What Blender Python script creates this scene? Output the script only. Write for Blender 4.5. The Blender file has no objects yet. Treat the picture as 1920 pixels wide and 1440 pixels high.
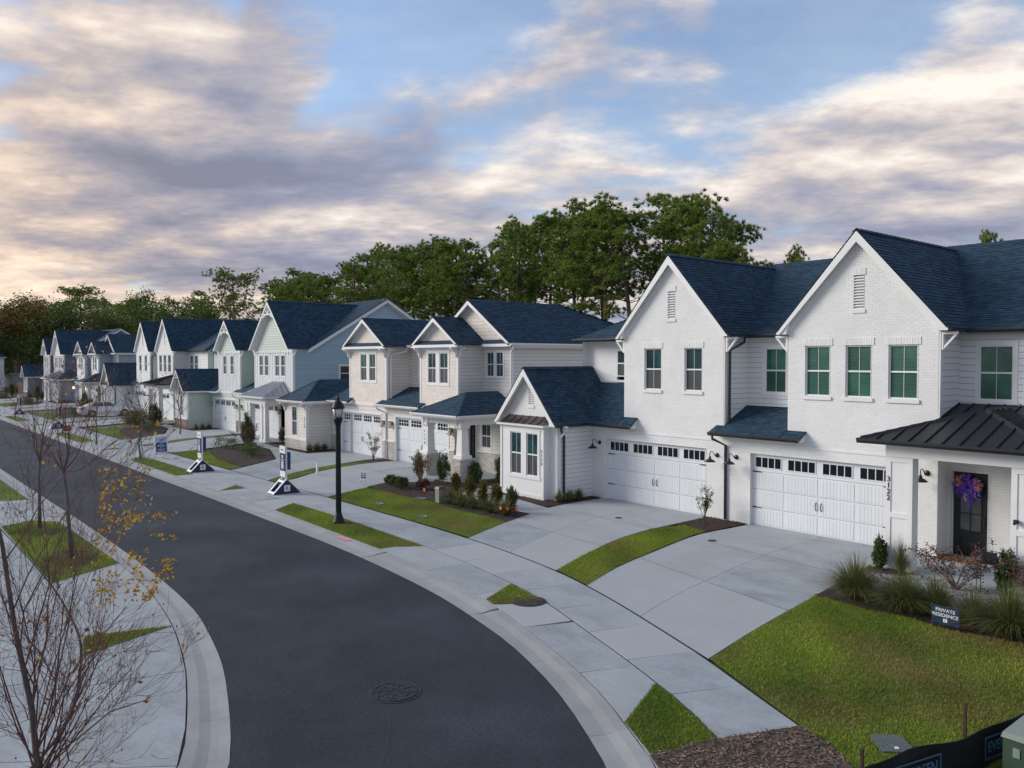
import bpy, bmesh, math, random
import numpy as np
from mathutils import Vector, Matrix
R = random.Random(7)
SC = bpy.context.scene
COL = SC.collection

# ---------------------------------------------------------------- camera
CAMZ = 5.55
FPX, HYP, THD = 1518.0, 675.0, 39.8
PITCH = math.atan((720 - HYP) / FPX)
TH = math.radians(THD)
cam = bpy.data.cameras.new('camera')
cam.sensor_width = 36.0
cam.lens = 36.0 * FPX / 1920.0
cam.clip_start = 0.1
cam.clip_end = 4000
co = bpy.data.objects.new('camera', cam)
COL.objects.link(co)
hd = Vector((-math.cos(TH), math.sin(TH), 0))
FW = hd * math.cos(PITCH) + Vector((0, 0, -math.sin(PITCH)))
UPV = hd * math.sin(PITCH) + Vector((0, 0, math.cos(PITCH)))
RT = FW.cross(UPV)
co.matrix_world = Matrix(((RT.x, UPV.x, -FW.x, 0), (RT.y, UPV.y, -FW.y, 0), (RT.z, UPV.z, -FW.z, CAMZ), (0, 0, 0, 1)))
SC.camera = co
CAMP = Vector((0, 0, CAMZ))

# ---------------------------------------------------------------- world, sun, exposure
SUN_EL, SUN_AZ = math.radians(24), math.atan2(-0.80, -0.60)      # azimuth as atan2(x, y)
W = bpy.data.worlds.new('World')
SC.world = W
W.use_nodes = True
nt = W.node_tree
nt.nodes.clear()
def N(t, **k):
    n = nt.nodes.new(t)
    for a, b in k.items(): setattr(n, a, b)
    return n
def L(a, b): nt.links.new(a, b)
def mth(op, a, b=None, clamp=False):
    n = N('ShaderNodeMath', operation=op, use_clamp=clamp)
    for i, v in enumerate((a, b)):
        if v is None: continue
        if isinstance(v, (int, float)): n.inputs[i].default_value = v
        else: L(v, n.inputs[i])
    return n.outputs[0]
def ramp(fac, stops):
    n = N('ShaderNodeValToRGB')
    e = n.color_ramp.elements
    while len(e) > 1: e.remove(e[0])
    e[0].position = stops[0][0]; e[0].color = (*stops[0][1], 1)
    for p, c in stops[1:]:
        q = e.new(p); q.color = (*c, 1)
    L(fac, n.inputs[0])
    return n.outputs[0]
tc = N('ShaderNodeTexCoord')
sky = N('ShaderNodeTexSky', sky_type='NISHITA', sun_disc=False, sun_elevation=SUN_EL, sun_rotation=SUN_AZ,
        air_density=1.0, dust_density=0.6, ozone_density=2.5)
bg_sky = N('ShaderNodeBackground'); bg_sky.inputs[1].default_value = 0.102
lav = N('ShaderNodeMix', data_type='RGBA', blend_type='MULTIPLY'); lav.inputs[0].default_value = 1.0
L(sky.outputs[0], lav.inputs[6]); lav.inputs[7].default_value = (1.13, 1.09, 1.07, 1)
L(lav.outputs[2], bg_sky.inputs[0])
sep = N('ShaderNodeSeparateXYZ'); L(tc.outputs['Generated'], sep.inputs[0])
zc = mth('ADD', mth('MAXIMUM', sep.outputs[2], 0.0), 0.15)
cmb = N('ShaderNodeCombineXYZ')
# plane of the cloud layer, its axes along and across the drift of the bands
for k, (ax, ay) in enumerate(((-0.768, 0.640), (0.640, 0.768))):
    L(mth('DIVIDE', mth('ADD', mth('MULTIPLY', sep.outputs[0], ax), mth('MULTIPLY', sep.outputs[1], ay)), zc), cmb.inputs[k])
SRC = [None]
def noise(scale, detail, rough, off=(0, 0, 0), dist=0.0, rot=0.0, sc=(1, 1, 1)):
    mp = N('ShaderNodeMapping'); mp.inputs['Location'].default_value = off
    mp.inputs['Rotation'].default_value = (0, 0, rot); mp.inputs['Scale'].default_value = sc
    L(SRC[0] or cmb.outputs[0], mp.inputs[0])
    n = N('ShaderNodeTexNoise'); n.inputs['Scale'].default_value = scale
    n.inputs['Detail'].default_value = detail; n.inputs['Roughness'].default_value = rough
    n.inputs['Distortion'].default_value = dist
    L(mp.outputs[0], n.inputs['Vector'])
    return n.outputs[0]
def blob(d, r, amp):
    v = N('ShaderNodeVectorMath', operation='DOT_PRODUCT'); L(tc.outputs['Generated'], v.inputs[0])
    v.inputs[1].default_value = d
    m = N('ShaderNodeMapRange', interpolation_type='SMOOTHSTEP')
    L(v.outputs['Value'], m.inputs[0])
    m.inputs[1].default_value = math.cos(r); m.inputs[2].default_value = 1.0
    m.inputs[3].default_value = 0.0; m.inputs[4].default_value = amp
    return m.outputs[0]
def total(xs):
    s = xs[0]
    for x in xs[1:]: s = mth('ADD', s, x)
    return s
# broad cloud banks and clear gaps of this sky
bank = total([blob((-0.93, 0.25, 0.26), 0.22, 0.20), blob((-0.96, 0.13, 0.27), 0.15, 0.20), blob((-0.90, 0.40, 0.21), 0.20, 0.14), blob((-0.802, 0.538, 0.23), 0.20, 0.14),
              blob((-0.70, 0.64, 0.29), 0.18, 0.27), blob((-0.58, 0.74, 0.32), 0.15, 0.20), blob((-0.39, 0.88, 0.25), 0.24, 0.22),
              blob((-0.82, 0.43, 0.37), 0.20, -0.34), blob((-0.72, 0.56, 0.41), 0.12, -0.16), blob((-0.45, 0.81, 0.38), 0.13, -0.24),
              blob((-0.865, 0.34, 0.38), 0.09, 0.20), blob((-0.53, 0.81, 0.20), 0.12, -0.02), blob((-0.92, 0.15, 0.41), 0.10, -0.2)])
SRC = [cmb.outputs[0]]
def lifted(f):
    v = N('ShaderNodeVectorMath', operation='SCALE'); L(cmb.outputs[0], v.inputs[0]); v.inputs['Scale'].default_value = f; return v.outputs[0]
def field(src):
    SRC[0] = src
    return total([mth('MULTIPLY', noise(1.2, 9, 0.57, (3.2, 1.7, 0), 0.25, 0.42, (1.2, 0.95, 1)), 0.94), mth('MULTIPLY', noise(4.0, 7, 0.60, (0.4, 5.1, 0), 0.2, 0.35, (1.5, 1.0, 1)), 0.24), mth('MULTIPLY', noise(11.0, 5, 0.6, (2.2, 0.7, 0), 0.1, 0.3, (1.3, 1.0, 1)), 0.09)])
f0 = field(cmb.outputs[0]); f1 = field(lifted(0.915))
SRC[0] = cmb.outputs[0]
low = N('ShaderNodeMapRange'); L(sep.outputs[2], low.inputs[0])
low.inputs[1].default_value = 0.02; low.inputs[2].default_value = 0.28; low.inputs[3].default_value = 0.24; low.inputs[4].default_value = 0.0
dens = total([f0, bank, low.outputs[0], -0.03])
mk = N('ShaderNodeMapRange', interpolation_type='SMOOTHSTEP'); L(dens, mk.inputs[0])
mk.inputs[1].default_value = 0.52; mk.inputs[2].default_value = 0.77; mk.inputs[3].default_value = 0.14
mask = mk.outputs[0]
# cloud tone: tops and thin parts cream, undersides and thick parts grey blue
relief = mth('MULTIPLY', mth('SUBTRACT', f0, f1), 1.5)
n3 = noise(0.9, 4, 0.5, (3.75, 1.45, 0.3), 0.2, 0.2, (1.5, 0.8, 1))
tone = total([mth('MULTIPLY', n3, 0.55), relief, mth('MULTIPLY', dens, -0.30), 0.62,
              blob((-0.931, 0.17, 0.345), 0.17, 0.14), blob((-0.925, 0.26, 0.250), 0.15, -0.15), blob((-0.96, 0.14, 0.235), 0.14, -0.08),
              blob((-0.73, 0.62, 0.28), 0.15, 0.14), blob((-0.34, 0.90, 0.30), 0.18, 0.12), blob((-0.58, 0.76, 0.27), 0.08, -0.08), blob((-0.99, 0.10, 0.05), 0.24, 0.24)])
ccol = ramp(tone, [(0.34, (0.205, 0.228, 0.318)), (0.50, (0.265, 0.285, 0.380)), (0.60, (0.34, 0.343, 0.425)), (0.71, (0.45, 0.425, 0.455)), (0.84, (0.65, 0.58, 0.55)), (1.0, (0.88, 0.81, 0.735))])
warm = N('ShaderNodeMix', data_type='RGBA', blend_type='MULTIPLY')
L(blob((-0.99, 0.05, 0.02), 0.5, 0.7), warm.inputs[0]); L(ccol, warm.inputs[6]); warm.inputs[7].default_value = (1.18, 1.0, 0.80, 1)
bg_c = N('ShaderNodeBackground'); bg_c.inputs[1].default_value = 0.67
L(warm.outputs[2], bg_c.inputs[0])
mx = N('ShaderNodeMixShader'); L(mask, mx.inputs[0]); L(bg_sky.outputs[0], mx.inputs[1]); L(bg_c.outputs[0], mx.inputs[2])
wo = N('ShaderNodeOutputWorld'); L(mx.outputs[0], wo.inputs[0])

sl = bpy.data.lights.new('sun', 'SUN')
sl.energy = 1.5; sl.angle = math.radians(28); sl.color = (1.0, 0.93, 0.84)
so = bpy.data.objects.new('sun', sl); COL.objects.link(so)
sd = Vector((math.sin(SUN_AZ) * math.cos(SUN_EL), math.cos(SUN_AZ) * math.cos(SUN_EL), math.sin(SUN_EL)))
so.rotation_euler = sd.to_track_quat('Z', 'Y').to_euler()
so.location = (-40, -40, 60)
SC.view_settings.view_transform = 'Standard'
SC.view_settings.look = 'None'
SC.view_settings.exposure = 0.84
SC.view_settings.gamma = 1.0
SC.view_settings.use_curve_mapping = False

# ---------------------------------------------------------------- materials
MATS = {}
def M(name, col, rough=0.6, var=0.12, scale=2.0, tint=0.0, bump=0.0, bscale=40.0, metal=0.0, spec=0.5, col2=None, fine=0.0, fscale=60.0, coat=0.0, emit=None, stretch=None, thr=(0.4, 0.62), trans=0.0, warm=None):
    m = bpy.data.materials.new(name); m.use_nodes = True
    t = m.node_tree; p = t.nodes['Principled BSDF']
    p.inputs['Roughness'].default_value = rough; p.inputs['Metallic'].default_value = metal
    p.inputs['Specular IOR Level'].default_value = spec
    if coat: p.inputs['Coat Weight'].default_value = coat; p.inputs['Coat Roughness'].default_value = 0.05
    if trans: p.inputs['Subsurface Weight'].default_value = 0
    tcn = t.nodes.new('ShaderNodeTexCoord'); src = tcn.outputs['Object']
    if stretch:
        mp = t.nodes.new('ShaderNodeMapping'); mp.inputs['Scale'].default_value = stretch
        t.links.new(src, mp.inputs[0]); src = mp.outputs[0]
    def nz(s, d=5, r=0.6):
        n = t.nodes.new('ShaderNodeTexNoise'); n.inputs['Scale'].default_value = s
        n.inputs['Detail'].default_value = d; n.inputs['Roughness'].default_value = r
        t.links.new(src, n.inputs['Vector']); return n.outputs[0]
    base = t.nodes.new('ShaderNodeRGB'); base.outputs[0].default_value = (*col, 1); c = base.outputs[0]
    if col2:
        mr = t.nodes.new('ShaderNodeMapRange'); t.links.new(nz(scale), mr.inputs[0])
        mr.inputs[1].default_value, mr.inputs[2].default_value = thr
        mx = t.nodes.new('ShaderNodeMix'); mx.data_type = 'RGBA'; t.links.new(mr.outputs[0], mx.inputs[0])
        t.links.new(c, mx.inputs[6]); mx.inputs[7].default_value = (*col2, 1); c = mx.outputs[2]
    def mul(c, fac_out, lo, hi, a=0.3, b=0.7):
        mr = t.nodes.new('ShaderNodeMapRange'); t.links.new(fac_out, mr.inputs[0])
        mr.inputs[1].default_value = a; mr.inputs[2].default_value = b
        mr.inputs[3].default_value = lo; mr.inputs[4].default_value = hi
        mx = t.nodes.new('ShaderNodeMix'); mx.data_type = 'RGBA'; mx.blend_type = 'MULTIPLY'
        mx.inputs[0].default_value = 1; t.links.new(c, mx.inputs[6]); t.links.new(mr.outputs[0], mx.inputs[7]); return mx.outputs[2]
    if var: c = mul(c, nz(scale * 0.7 + 0.13), 1 - var, 1 + var)
    if fine: c = mul(c, nz(fscale, 2, 0.7), 1 - fine, 1 + fine)
    if warm:
        at = t.nodes.new('ShaderNodeAttribute'); at.attribute_name = 'tint'; pw = t.nodes.new('ShaderNodeMath'); pw.operation = 'POWER'; t.links.new(at.outputs['Fac'], pw.inputs[0]); pw.inputs[1].default_value = 2.0
        mx = t.nodes.new('ShaderNodeMix'); mx.data_type = 'RGBA'; t.links.new(pw.outputs[0], mx.inputs[0]); t.links.new(c, mx.inputs[6]); mx.inputs[7].default_value = (*warm, 1); c = mx.outputs[2]
    if tint:
        at = t.nodes.new('ShaderNodeAttribute'); at.attribute_name = 'tint'
        c = mul(c, at.outputs['Fac'], 1 - tint, 1 + tint, 0, 1)
    t.links.new(c, p.inputs['Base Color'])
    if bump:
        b = t.nodes.new('ShaderNodeBump'); b.inputs['Strength'].default_value = bump; b.inputs['Distance'].default_value = 0.02
        t.links.new(nz(bscale, 4, 0.65), b.inputs['Height']); t.links.new(b.outputs[0], p.inputs['Normal'])
    if emit:
        p.inputs['Emission Color'].default_value = (*emit[:3], 1); p.inputs['Emission Strength'].default_value = emit[3]
    MATS[name] = m
    return m
def leafmat(name, a, b, rough=0.55, hue=0.0):
    m = bpy.data.materials.new(name); m.use_nodes = True
    t = m.node_tree; p = t.nodes['Principled BSDF']; p.inputs['Roughness'].default_value = rough
    p.inputs['Specular IOR Level'].default_value = 0.3
    at = t.nodes.new('ShaderNodeAttribute'); at.attribute_name = 'tint'
    mx = t.nodes.new('ShaderNodeMix'); mx.data_type = 'RGBA'; t.links.new(at.outputs['Fac'], mx.inputs[0])
    mx.inputs[6].default_value = (*a, 1); mx.inputs[7].default_value = (*b, 1)
    t.links.new(mx.outputs[2], p.inputs['Base Color'])
    tr = t.nodes.new('ShaderNodeBsdfTranslucent'); t.links.new(mx.outputs[2], tr.inputs[0])
    ms = t.nodes.new('ShaderNodeMixShader'); ms.inputs[0].default_value = 0.25
    o = t.nodes['Material Output']
    t.links.new(p.outputs[0], ms.inputs[1]); t.links.new(tr.outputs[0], ms.inputs[2]); t.links.new(ms.outputs[0], o.inputs[0])
    MATS[name] = m
    return m
M('white_brick', (0.80, 0.80, 0.785), 0.65, 0.05, 1.2, tint=0.03, bump=0.3, bscale=70, col2=(0.73, 0.71, 0.67), thr=(0.55, 0.8))
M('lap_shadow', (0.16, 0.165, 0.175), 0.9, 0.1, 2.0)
M('mortar_white', (0.70, 0.695, 0.68), 0.85, 0.1, 3.0)
M('white_siding', (0.77, 0.785, 0.79), 0.5, 0.03, 1.5, tint=0.02, bump=0.05, bscale=30)
M('white_trim', (0.80, 0.80, 0.79), 0.45, 0.03, 2.0)
M('beige_siding', (0.71, 0.675, 0.625), 0.55, 0.04, 1.5, tint=0.04)
M('beige_shake', (0.75, 0.685, 0.61), 0.65, 0.05, 1.5, tint=0.06, bump=0.2, bscale=60)
M('sage_siding', (0.52, 0.60, 0.54), 0.55, 0.03, 1.5, tint=0.03)
M('sky_siding', (0.36, 0.49, 0.56), 0.55, 0.03, 1.5, tint=0.03)
M('slate_blue_siding', (0.30, 0.39, 0.47), 0.55, 0.03, 1.5, tint=0.03)
M('dark_grey_siding', (0.17, 0.19, 0.23), 0.55, 0.03, 1.5, tint=0.03)
M('pale_stone', (0.56, 0.53, 0.49), 0.8, 0.1, 4, tint=0.16, bump=0.5, bscale=30)
M('brown_brick', (0.27, 0.185, 0.145), 0.8, 0.15, 4, tint=0.3, bump=0.4, bscale=40)
M('shingle', (0.015, 0.049, 0.086), 0.85, 0.16, 0.7, tint=0.36, bump=0.5, bscale=120, fine=0.25, fscale=70)
M('roof_deck', (0.016, 0.036, 0.06), 0.9, 0.2, 1.0, bump=0.4, bscale=90)
M('black_metal', (0.018, 0.02, 0.024), 0.38, 0.1, 3, metal=0.0, spec=0.6)
M('seam_metal_dark', (0.016, 0.018, 0.022), 0.42, 0.14, 2.5, metal=0.0, spec=0.35)
M('seam_metal_grey', (0.36, 0.39, 0.42), 0.4, 0.08, 2, metal=0.3)
M('copper_brown', (0.075, 0.055, 0.055), 0.38, 0.25, 3, metal=0.4)
M('garage_white', (0.76, 0.785, 0.80), 0.42, 0.03, 1.2, tint=0.02, bump=0.04, bscale=80)
M('glass_teal', (0.008, 0.048, 0.055), 0.06, 0.8, 1.1, spec=0.5, bump=0.06, bscale=1.2, col2=(0.02, 0.075, 0.085))
M('glass_green', (0.022, 0.105, 0.070), 0.07, 0.6, 1.0, spec=0.5, bump=0.06, bscale=1.2, col2=(0.055, 0.15, 0.105))
M('glass_dark', (0.010, 0.014, 0.019), 0.06, 0.4, 1.2, spec=0.5)
M('screen_grey', (0.062, 0.070, 0.076), 0.35, 0.25, 1.5, spec=0.4)
M('screen_green', (0.022, 0.088, 0.066), 0.32, 0.3, 1.5, spec=0.4)
M('blind', (0.11, 0.25, 0.185), 0.5, 0.1, 3)
M('door_black', (0.012, 0.014, 0.016), 0.4, 0.1, 3)
M('door_glass', (0.10, 0.115, 0.12), 0.2, 0.4, 4.0, spec=0.6)
M('asphalt', (0.018, 0.028, 0.041), 0.88, 0.30, 0.45, bump=0.8, bscale=160, fine=0.34, fscale=15, col2=(0.029, 0.040, 0.054), thr=(0.42, 0.66))
M('concrete', (0.355, 0.392, 0.41), 0.85, 0.15, 0.8, tint=0.07, bump=0.25, bscale=150, fine=0.08, fscale=9, col2=(0.285, 0.320, 0.340), thr=(0.45, 0.75), stretch=(1, 1.6, 1), warm=(0.375, 0.395, 0.40))
M('gutter_concrete', (0.34, 0.35, 0.345), 0.88, 0.12, 1.3, tint=0.06, bump=0.3, bscale=120, col2=(0.30, 0.31, 0.315), thr=(0.5, 0.75))
M('joint', (0.045, 0.048, 0.052), 0.95, 0.2, 6)
M('soil', (0.12, 0.085, 0.06), 0.95, 0.3, 3, bump=0.6, bscale=40)
M('ground', (0.085, 0.10, 0.045), 0.95, 0.3, 0.6, bump=0.5, bscale=40, col2=(0.14, 0.12, 0.07))
M('lawn', (0.085, 0.150, 0.018), 0.95, 0.3, 0.5, bump=0.8, bscale=90, fine=0.45, fscale=25, col2=(0.18, 0.165, 0.045), thr=(0.5, 0.72))
M('mulch', (0.050, 0.033, 0.024), 0.95, 0.3, 3, bump=0.9, bscale=60, fine=0.4, fscale=35)
M('mulch_chip', (0.070, 0.044, 0.033), 0.95, 0.1, 3, tint=0.55)
M('wood_chip', (0.22, 0.155, 0.11), 0.9, 0.1, 3, tint=0.6)
M('chip_soil', (0.085, 0.062, 0.046), 0.95, 0.3, 3, bump=0.7, bscale=50, fine=0.4, fscale=30)
M('bark', (0.10, 0.075, 0.06), 0.9, 0.3, 3, bump=0.8, bscale=14)
M('pine_bark', (0.13, 0.085, 0.062), 0.9, 0.35, 1.5, bump=0.9, bscale=6)
M('twig', (0.145, 0.072, 0.060), 0.85, 0.3, 5)
M('young_bark', (0.125, 0.105, 0.095), 0.85, 0.3, 6, bump=0.4, bscale=40)
M('grey_bark', (0.17, 0.145, 0.125), 0.9, 0.3, 2)
M('lamp_green', (0.007, 0.014, 0.017), 0.48, 0.1, 5, spec=0.35)
M('lamp_glass', (0.62, 0.58, 0.54), 0.18, 0.15, 6, spec=0.5)
M('navy', (0.010, 0.028, 0.075), 0.45, 0.08, 5)
M('sign_blue', (0.012, 0.045, 0.19), 0.4, 0.08, 5)
M('sign_white', (0.80, 0.80, 0.80), 0.45, 0.04, 5)
M('pale_blue_print', (0.50, 0.58, 0.72), 0.45, 0.04, 5)
M('red', (0.42, 0.012, 0.02), 0.5, 0.1, 5)
M('orange', (0.75, 0.16, 0.02), 0.5, 0.1, 5)
M('pink_paint', (0.85, 0.30, 0.36), 0.8, 0.3, 14)
M('road_iron', (0.021, 0.027, 0.036), 0.75, 0.35, 12, bump=0.4, bscale=60)
M('iron', (0.050, 0.040, 0.036), 0.7, 0.35, 12, bump=0.4, bscale=60)
M('utility_green', (0.045, 0.085, 0.055), 0.5, 0.1, 3)
M('utility_pale', (0.24, 0.29, 0.25), 0.5, 0.1, 3)
M('lid_grey', (0.10, 0.125, 0.135), 0.6, 0.15, 8)
M('silt_fabric', (0.006, 0.007, 0.010), 0.75, 0.4, 5, bump=0.5, bscale=18)
M('fabric_print', (0.055, 0.15, 0.25), 0.7, 0.2, 9)
M('rust', (0.055, 0.020, 0.014), 0.8, 0.3, 12)
M('car_silver', (0.66, 0.68, 0.70), 0.30, 0.02, 2, metal=0.12, coat=0.8)
M('rubber', (0.012, 0.012, 0.013), 0.8, 0.1, 6)
M('rim_metal', (0.5, 0.5, 0.52), 0.3, 0.05, 5, metal=0.8)
M('car_glass', (0.012, 0.02, 0.028), 0.05, 0.2, 2, spec=0.9, coat=0.8)
M('tail_red', (0.38, 0.01, 0.015), 0.25, 0.1, 6, coat=0.5)
M('headlamp', (0.7, 0.72, 0.75), 0.12, 0.1, 6, coat=0.6)
M('coir', (0.20, 0.10, 0.045), 0.95, 0.3, 9, bump=0.6, bscale=90)
M('lit_lamp', (1.0, 0.62, 0.25), 0.4, 0.0, 5, emit=(1.0, 0.50, 0.14, 5.0))
M('wood_brown', (0.17, 0.095, 0.05), 0.85, 0.25, 2, tint=0.3, stretch=(1, 1, 0.1))
M('ribbon_purple', (0.13, 0.05, 0.42), 0.5, 0.1, 8, tint=0.5)
M('ribbon_gold', (0.55, 0.22, 0.03), 0.5, 0.1, 8, tint=0.4)
M('burlap', (0.55, 0.42, 0.24), 0.8, 0.1, 8)
M('pebble', (0.45, 0.30, 0.10), 0.7, 0.2, 6)
leafmat('pine_needle', (0.085, 0.155, 0.024), (0.300, 0.370, 0.066))
leafmat('oak_leaf', (0.045, 0.095, 0.018), (0.155, 0.205, 0.045))
leafmat('autumn_leaf', (0.12, 0.075, 0.022), (0.33, 0.19, 0.05))
leafmat('shrub_leaf', (0.026, 0.060, 0.018), (0.110, 0.160, 0.045))
leafmat('gold_shrub_leaf', (0.040, 0.052, 0.010), (0.21, 0.17, 0.030))
leafmat('bronze_leaf', (0.045, 0.026, 0.020), (0.16, 0.085, 0.055))
leafmat('yellow_leaf', (0.40, 0.19, 0.018), (0.76, 0.50, 0.05))
leafmat('red_leaf', (0.16, 0.03, 0.012), (0.42, 0.12, 0.03))
leafmat('fountain_grass', (0.060, 0.090, 0.022), (0.24, 0.24, 0.085))
leafmat('pink_plume', (0.12, 0.08, 0.075), (0.30, 0.19, 0.19))
leafmat('turf_blade', (0.075, 0.160, 0.010), (0.400, 0.455, 0.050), 0.6)
leafmat('dry_blade', (0.17, 0.15, 0.035), (0.36, 0.30, 0.10), 0.6)

# ---------------------------------------------------------------- mesh helpers
ORG = {}
def V3(*a): return Vector(a)
class MB:
    def __init__(s): s.v = []; s.f = []; s.t = []
    def quad(s, a, b, c, d, tint=0.5):
        i = len(s.v); s.v += [tuple(a), tuple(b), tuple(c), tuple(d)]; s.f.append((i, i + 1, i + 2, i + 3)); s.t.append(tint)
    def poly(s, pts, tint=0.5):
        i = len(s.v); s.v += [tuple(p) for p in pts]; s.f.append(tuple(range(i, i + len(pts)))); s.t.append(tint)
    def raw(s, vs, fs, tint=0.5):
        i = len(s.v); s.v += [tuple(p) for p in vs]
        for f in fs: s.f.append(tuple(i + k for k in f)); s.t.append(tint)
    def hexa(s, p, tint=0.5):           # 8 points: bottom ring 0-3, top ring 4-7
        s.raw(p, [(3, 2, 1, 0), (4, 5, 6, 7), (0, 1, 5, 4), (1, 2, 6, 5), (2, 3, 7, 6), (3, 0, 4, 7)], tint)
    def box(s, x0, x1, y0, y1, z0, z1, tint=0.5):
        s.hexa([(x0, y0, z0), (x1, y0, z0), (x1, y1, z0), (x0, y1, z0), (x0, y0, z1), (x1, y0, z1), (x1, y1, z1), (x0, y1, z1)], tint)
    def frame_box(s, O, A, B, C, a0, a1, b0, b1, c0, c1, tint=0.5):
        P = lambda a, b, c: O + A * a + B * b + C * c
        s.hexa([P(a0, b0, c0), P(a1, b0, c0), P(a1, b1, c0), P(a0, b1, c0), P(a0, b0, c1), P(a1, b0, c1), P(a1, b1, c1), P(a0, b1, c1)], tint)
    def prism(s, pts, ext, tint=0.5):   # polygon extruded by a vector
        n = len(pts); e = Vector(ext); q = [Vector(p) for p in pts]
        s.raw([*q, *[p + e for p in q]], [tuple(reversed(range(n))), tuple(range(n, 2 * n))] + [(i, (i + 1) % n, n + (i + 1) % n, n + i) for i in range(n)], tint)
    def tube(s, path, rad, n=8, tint=0.5, cap=True):
        path = [Vector(p) for p in path]; rads = rad if isinstance(rad, (list, tuple)) else [rad] * len(path)
        i0 = len(s.v)
        up = None
        for k, p in enumerate(path):
            d = (path[min(k + 1, len(path) - 1)] - path[max(k - 1, 0)]).normalized()
            a = d.orthogonal().normalized() if up is None else (up - d * up.dot(d)).normalized()
            up = a; b = d.cross(a)
            for j in range(n):
                w = 2 * math.pi * j / n
                s.v.append(tuple(p + (a * math.cos(w) + b * math.sin(w)) * rads[k]))
        for k in range(len(path) - 1):
            for j in range(n):
                a = i0 + k * n + j; b = i0 + k * n + (j + 1) % n
                s.f.append((a, b, b + n, a + n)); s.t.append(tint)
        if cap:
            s.f.append(tuple(reversed(range(i0, i0 + n)))); s.t.append(tint)
            e = i0 + (len(path) - 1) * n; s.f.append(tuple(range(e, e + n))); s.t.append(tint)
    def lathe(s, c, prof, n=16, tint=0.5):
        s.tube([(c[0], c[1], c[2] + z + k * 1e-5) for k, (r, z) in enumerate(prof)], [max(r, 1e-3) for r, z in prof], n, tint)
    def build(s, name, mat, parent=None, smooth=False):
        if not s.f: return None
        me = bpy.data.meshes.new(name)
        o = ORG.get(parent.name, Vector((0, 0, 0))) if parent else Vector((0, 0, 0))
        me.from_pydata([(p[0] - o.x, p[1] - o.y, p[2] - o.z) for p in s.v], [], s.f)
        at = me.attributes.new('tint', 'FLOAT', 'FACE'); at.data.foreach_set('value', s.t)
        me.materials.append(MATS[mat])
        if smooth: me.polygons.foreach_set('use_smooth', [True] * len(s.f))
        me.update()
        return link(name, me, parent)
def link(name, me, parent=None):
    ob = bpy.data.objects.new(name, me); COL.objects.link(ob)
    if parent:
        ob.parent = parent; ORG[ob.name] = ORG.get(parent.name, Vector((0, 0, 0)))
    else: ORG[ob.name] = Vector((0, 0, 0))
    return ob
def tag(o, label=None, cat=None, group=None, kind=None):
    if label: o['label'] = label
    if cat: o['category'] = cat
    if group: o['group'] = group
    if kind: o['kind'] = kind
    return o
def thing(name, label, cat, loc=(0, 0, 0), rz=0.0, group=None, local=False):
    o = bpy.data.objects.new(name, None); COL.objects.link(o)
    o.location = loc; o.rotation_euler = (0, 0, rz); o.empty_display_size = 0.3
    ORG[o.name] = Vector((0, 0, 0)) if local else Vector(loc)
    return tag(o, label, cat, group)
def np_mesh(name, verts, faces, tint, mat, parent=None, smooth=False):
    verts = np.asarray(verts, np.float32); faces = np.asarray(faces, np.int32); k = faces.shape[1]
    me = bpy.data.meshes.new(name)
    me.vertices.add(len(verts)); me.vertices.foreach_set('co', verts.ravel())
    me.loops.add(faces.size); me.loops.foreach_set('vertex_index', faces.ravel())
    me.polygons.add(len(faces)); me.polygons.foreach_set('loop_start', np.arange(0, faces.size, k, dtype=np.int32))
    me.polygons.foreach_set('loop_total', np.full(len(faces), k, np.int32))
    me.update(calc_edges=True)
    at = me.attributes.new('tint', 'FLOAT', 'FACE'); at.data.foreach_set('value', np.asarray(tint, np.float32))
    me.materials.append(MATS[mat])
    return me
def copy_tree(o, parent=None):
    c = o.copy(); COL.objects.link(c)
    if parent: c.parent = parent
    for ch in list(o.children): copy_tree(ch, c)
    return c
def text_mesh(name, s, size, mat, parent, O, A, B, Nn, depth=0.008, sx=1.0, bold=0.0):
    """lettering: centred at O, reading along A, up along B, raised along Nn"""
    cu = bpy.data.curves.new('lettering', 'FONT'); cu.body = s; cu.size = size; cu.align_x = 'CENTER'; cu.align_y = 'CENTER'
    cu.extrude = depth; cu.offset = bold; cu.resolution_u = 3
    to = bpy.data.objects.new('lettering', cu); COL.objects.link(to)
    dg = bpy.context.evaluated_depsgraph_get()
    me = bpy.data.meshes.new_from_object(to.evaluated_get(dg))
    bpy.data.objects.remove(to); bpy.data.curves.remove(cu)
    o = ORG.get(parent.name, Vector((0, 0, 0))) if parent else Vector((0, 0, 0))
    for v in me.vertices:
        c = v.co.copy(); p = O + A * (c.x * sx) + B * c.y + Nn * c.z; v.co = p - o
    me.materials.clear(); me.materials.append(MATS[mat])
    return link(name, me, parent)
# ---------------------------------------------------------------- house kit
X, Y, Z = Vector((1, 0, 0)), Vector((0, 1, 0)), Vector((0, 0, 1))
NF = Vector((0, -1, 0))                       # outward normal of a street front
class House:
    def __init__(s, name, label, loc, trim, gut, roofmat='shingle', fine=True, group='duplex houses along the street'):
        s.root = thing(name, label, 'house', loc, group=group)
        s.trim, s.gut, s.fine = trim, gut, fine
        s.pieces = []; s.tr = MB(); s.gt = MB(); s.sof = MB(); s.dx = loc[0]
    def mb(s, m, name, mat, parent=None, smooth=False): return m.build(name, mat, parent or s.root, smooth)
def inter(poly, z):
    xs = []
    n = len(poly)
    for i in range(n):
        (a, za), (b, zb) = poly[i], poly[(i + 1) % n]
        if (za <= z < zb) or (zb <= z < za): xs.append(a + (b - a) * (z - za) / (zb - za))
    return (min(xs), max(xs)) if len(xs) >= 2 else None
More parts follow.
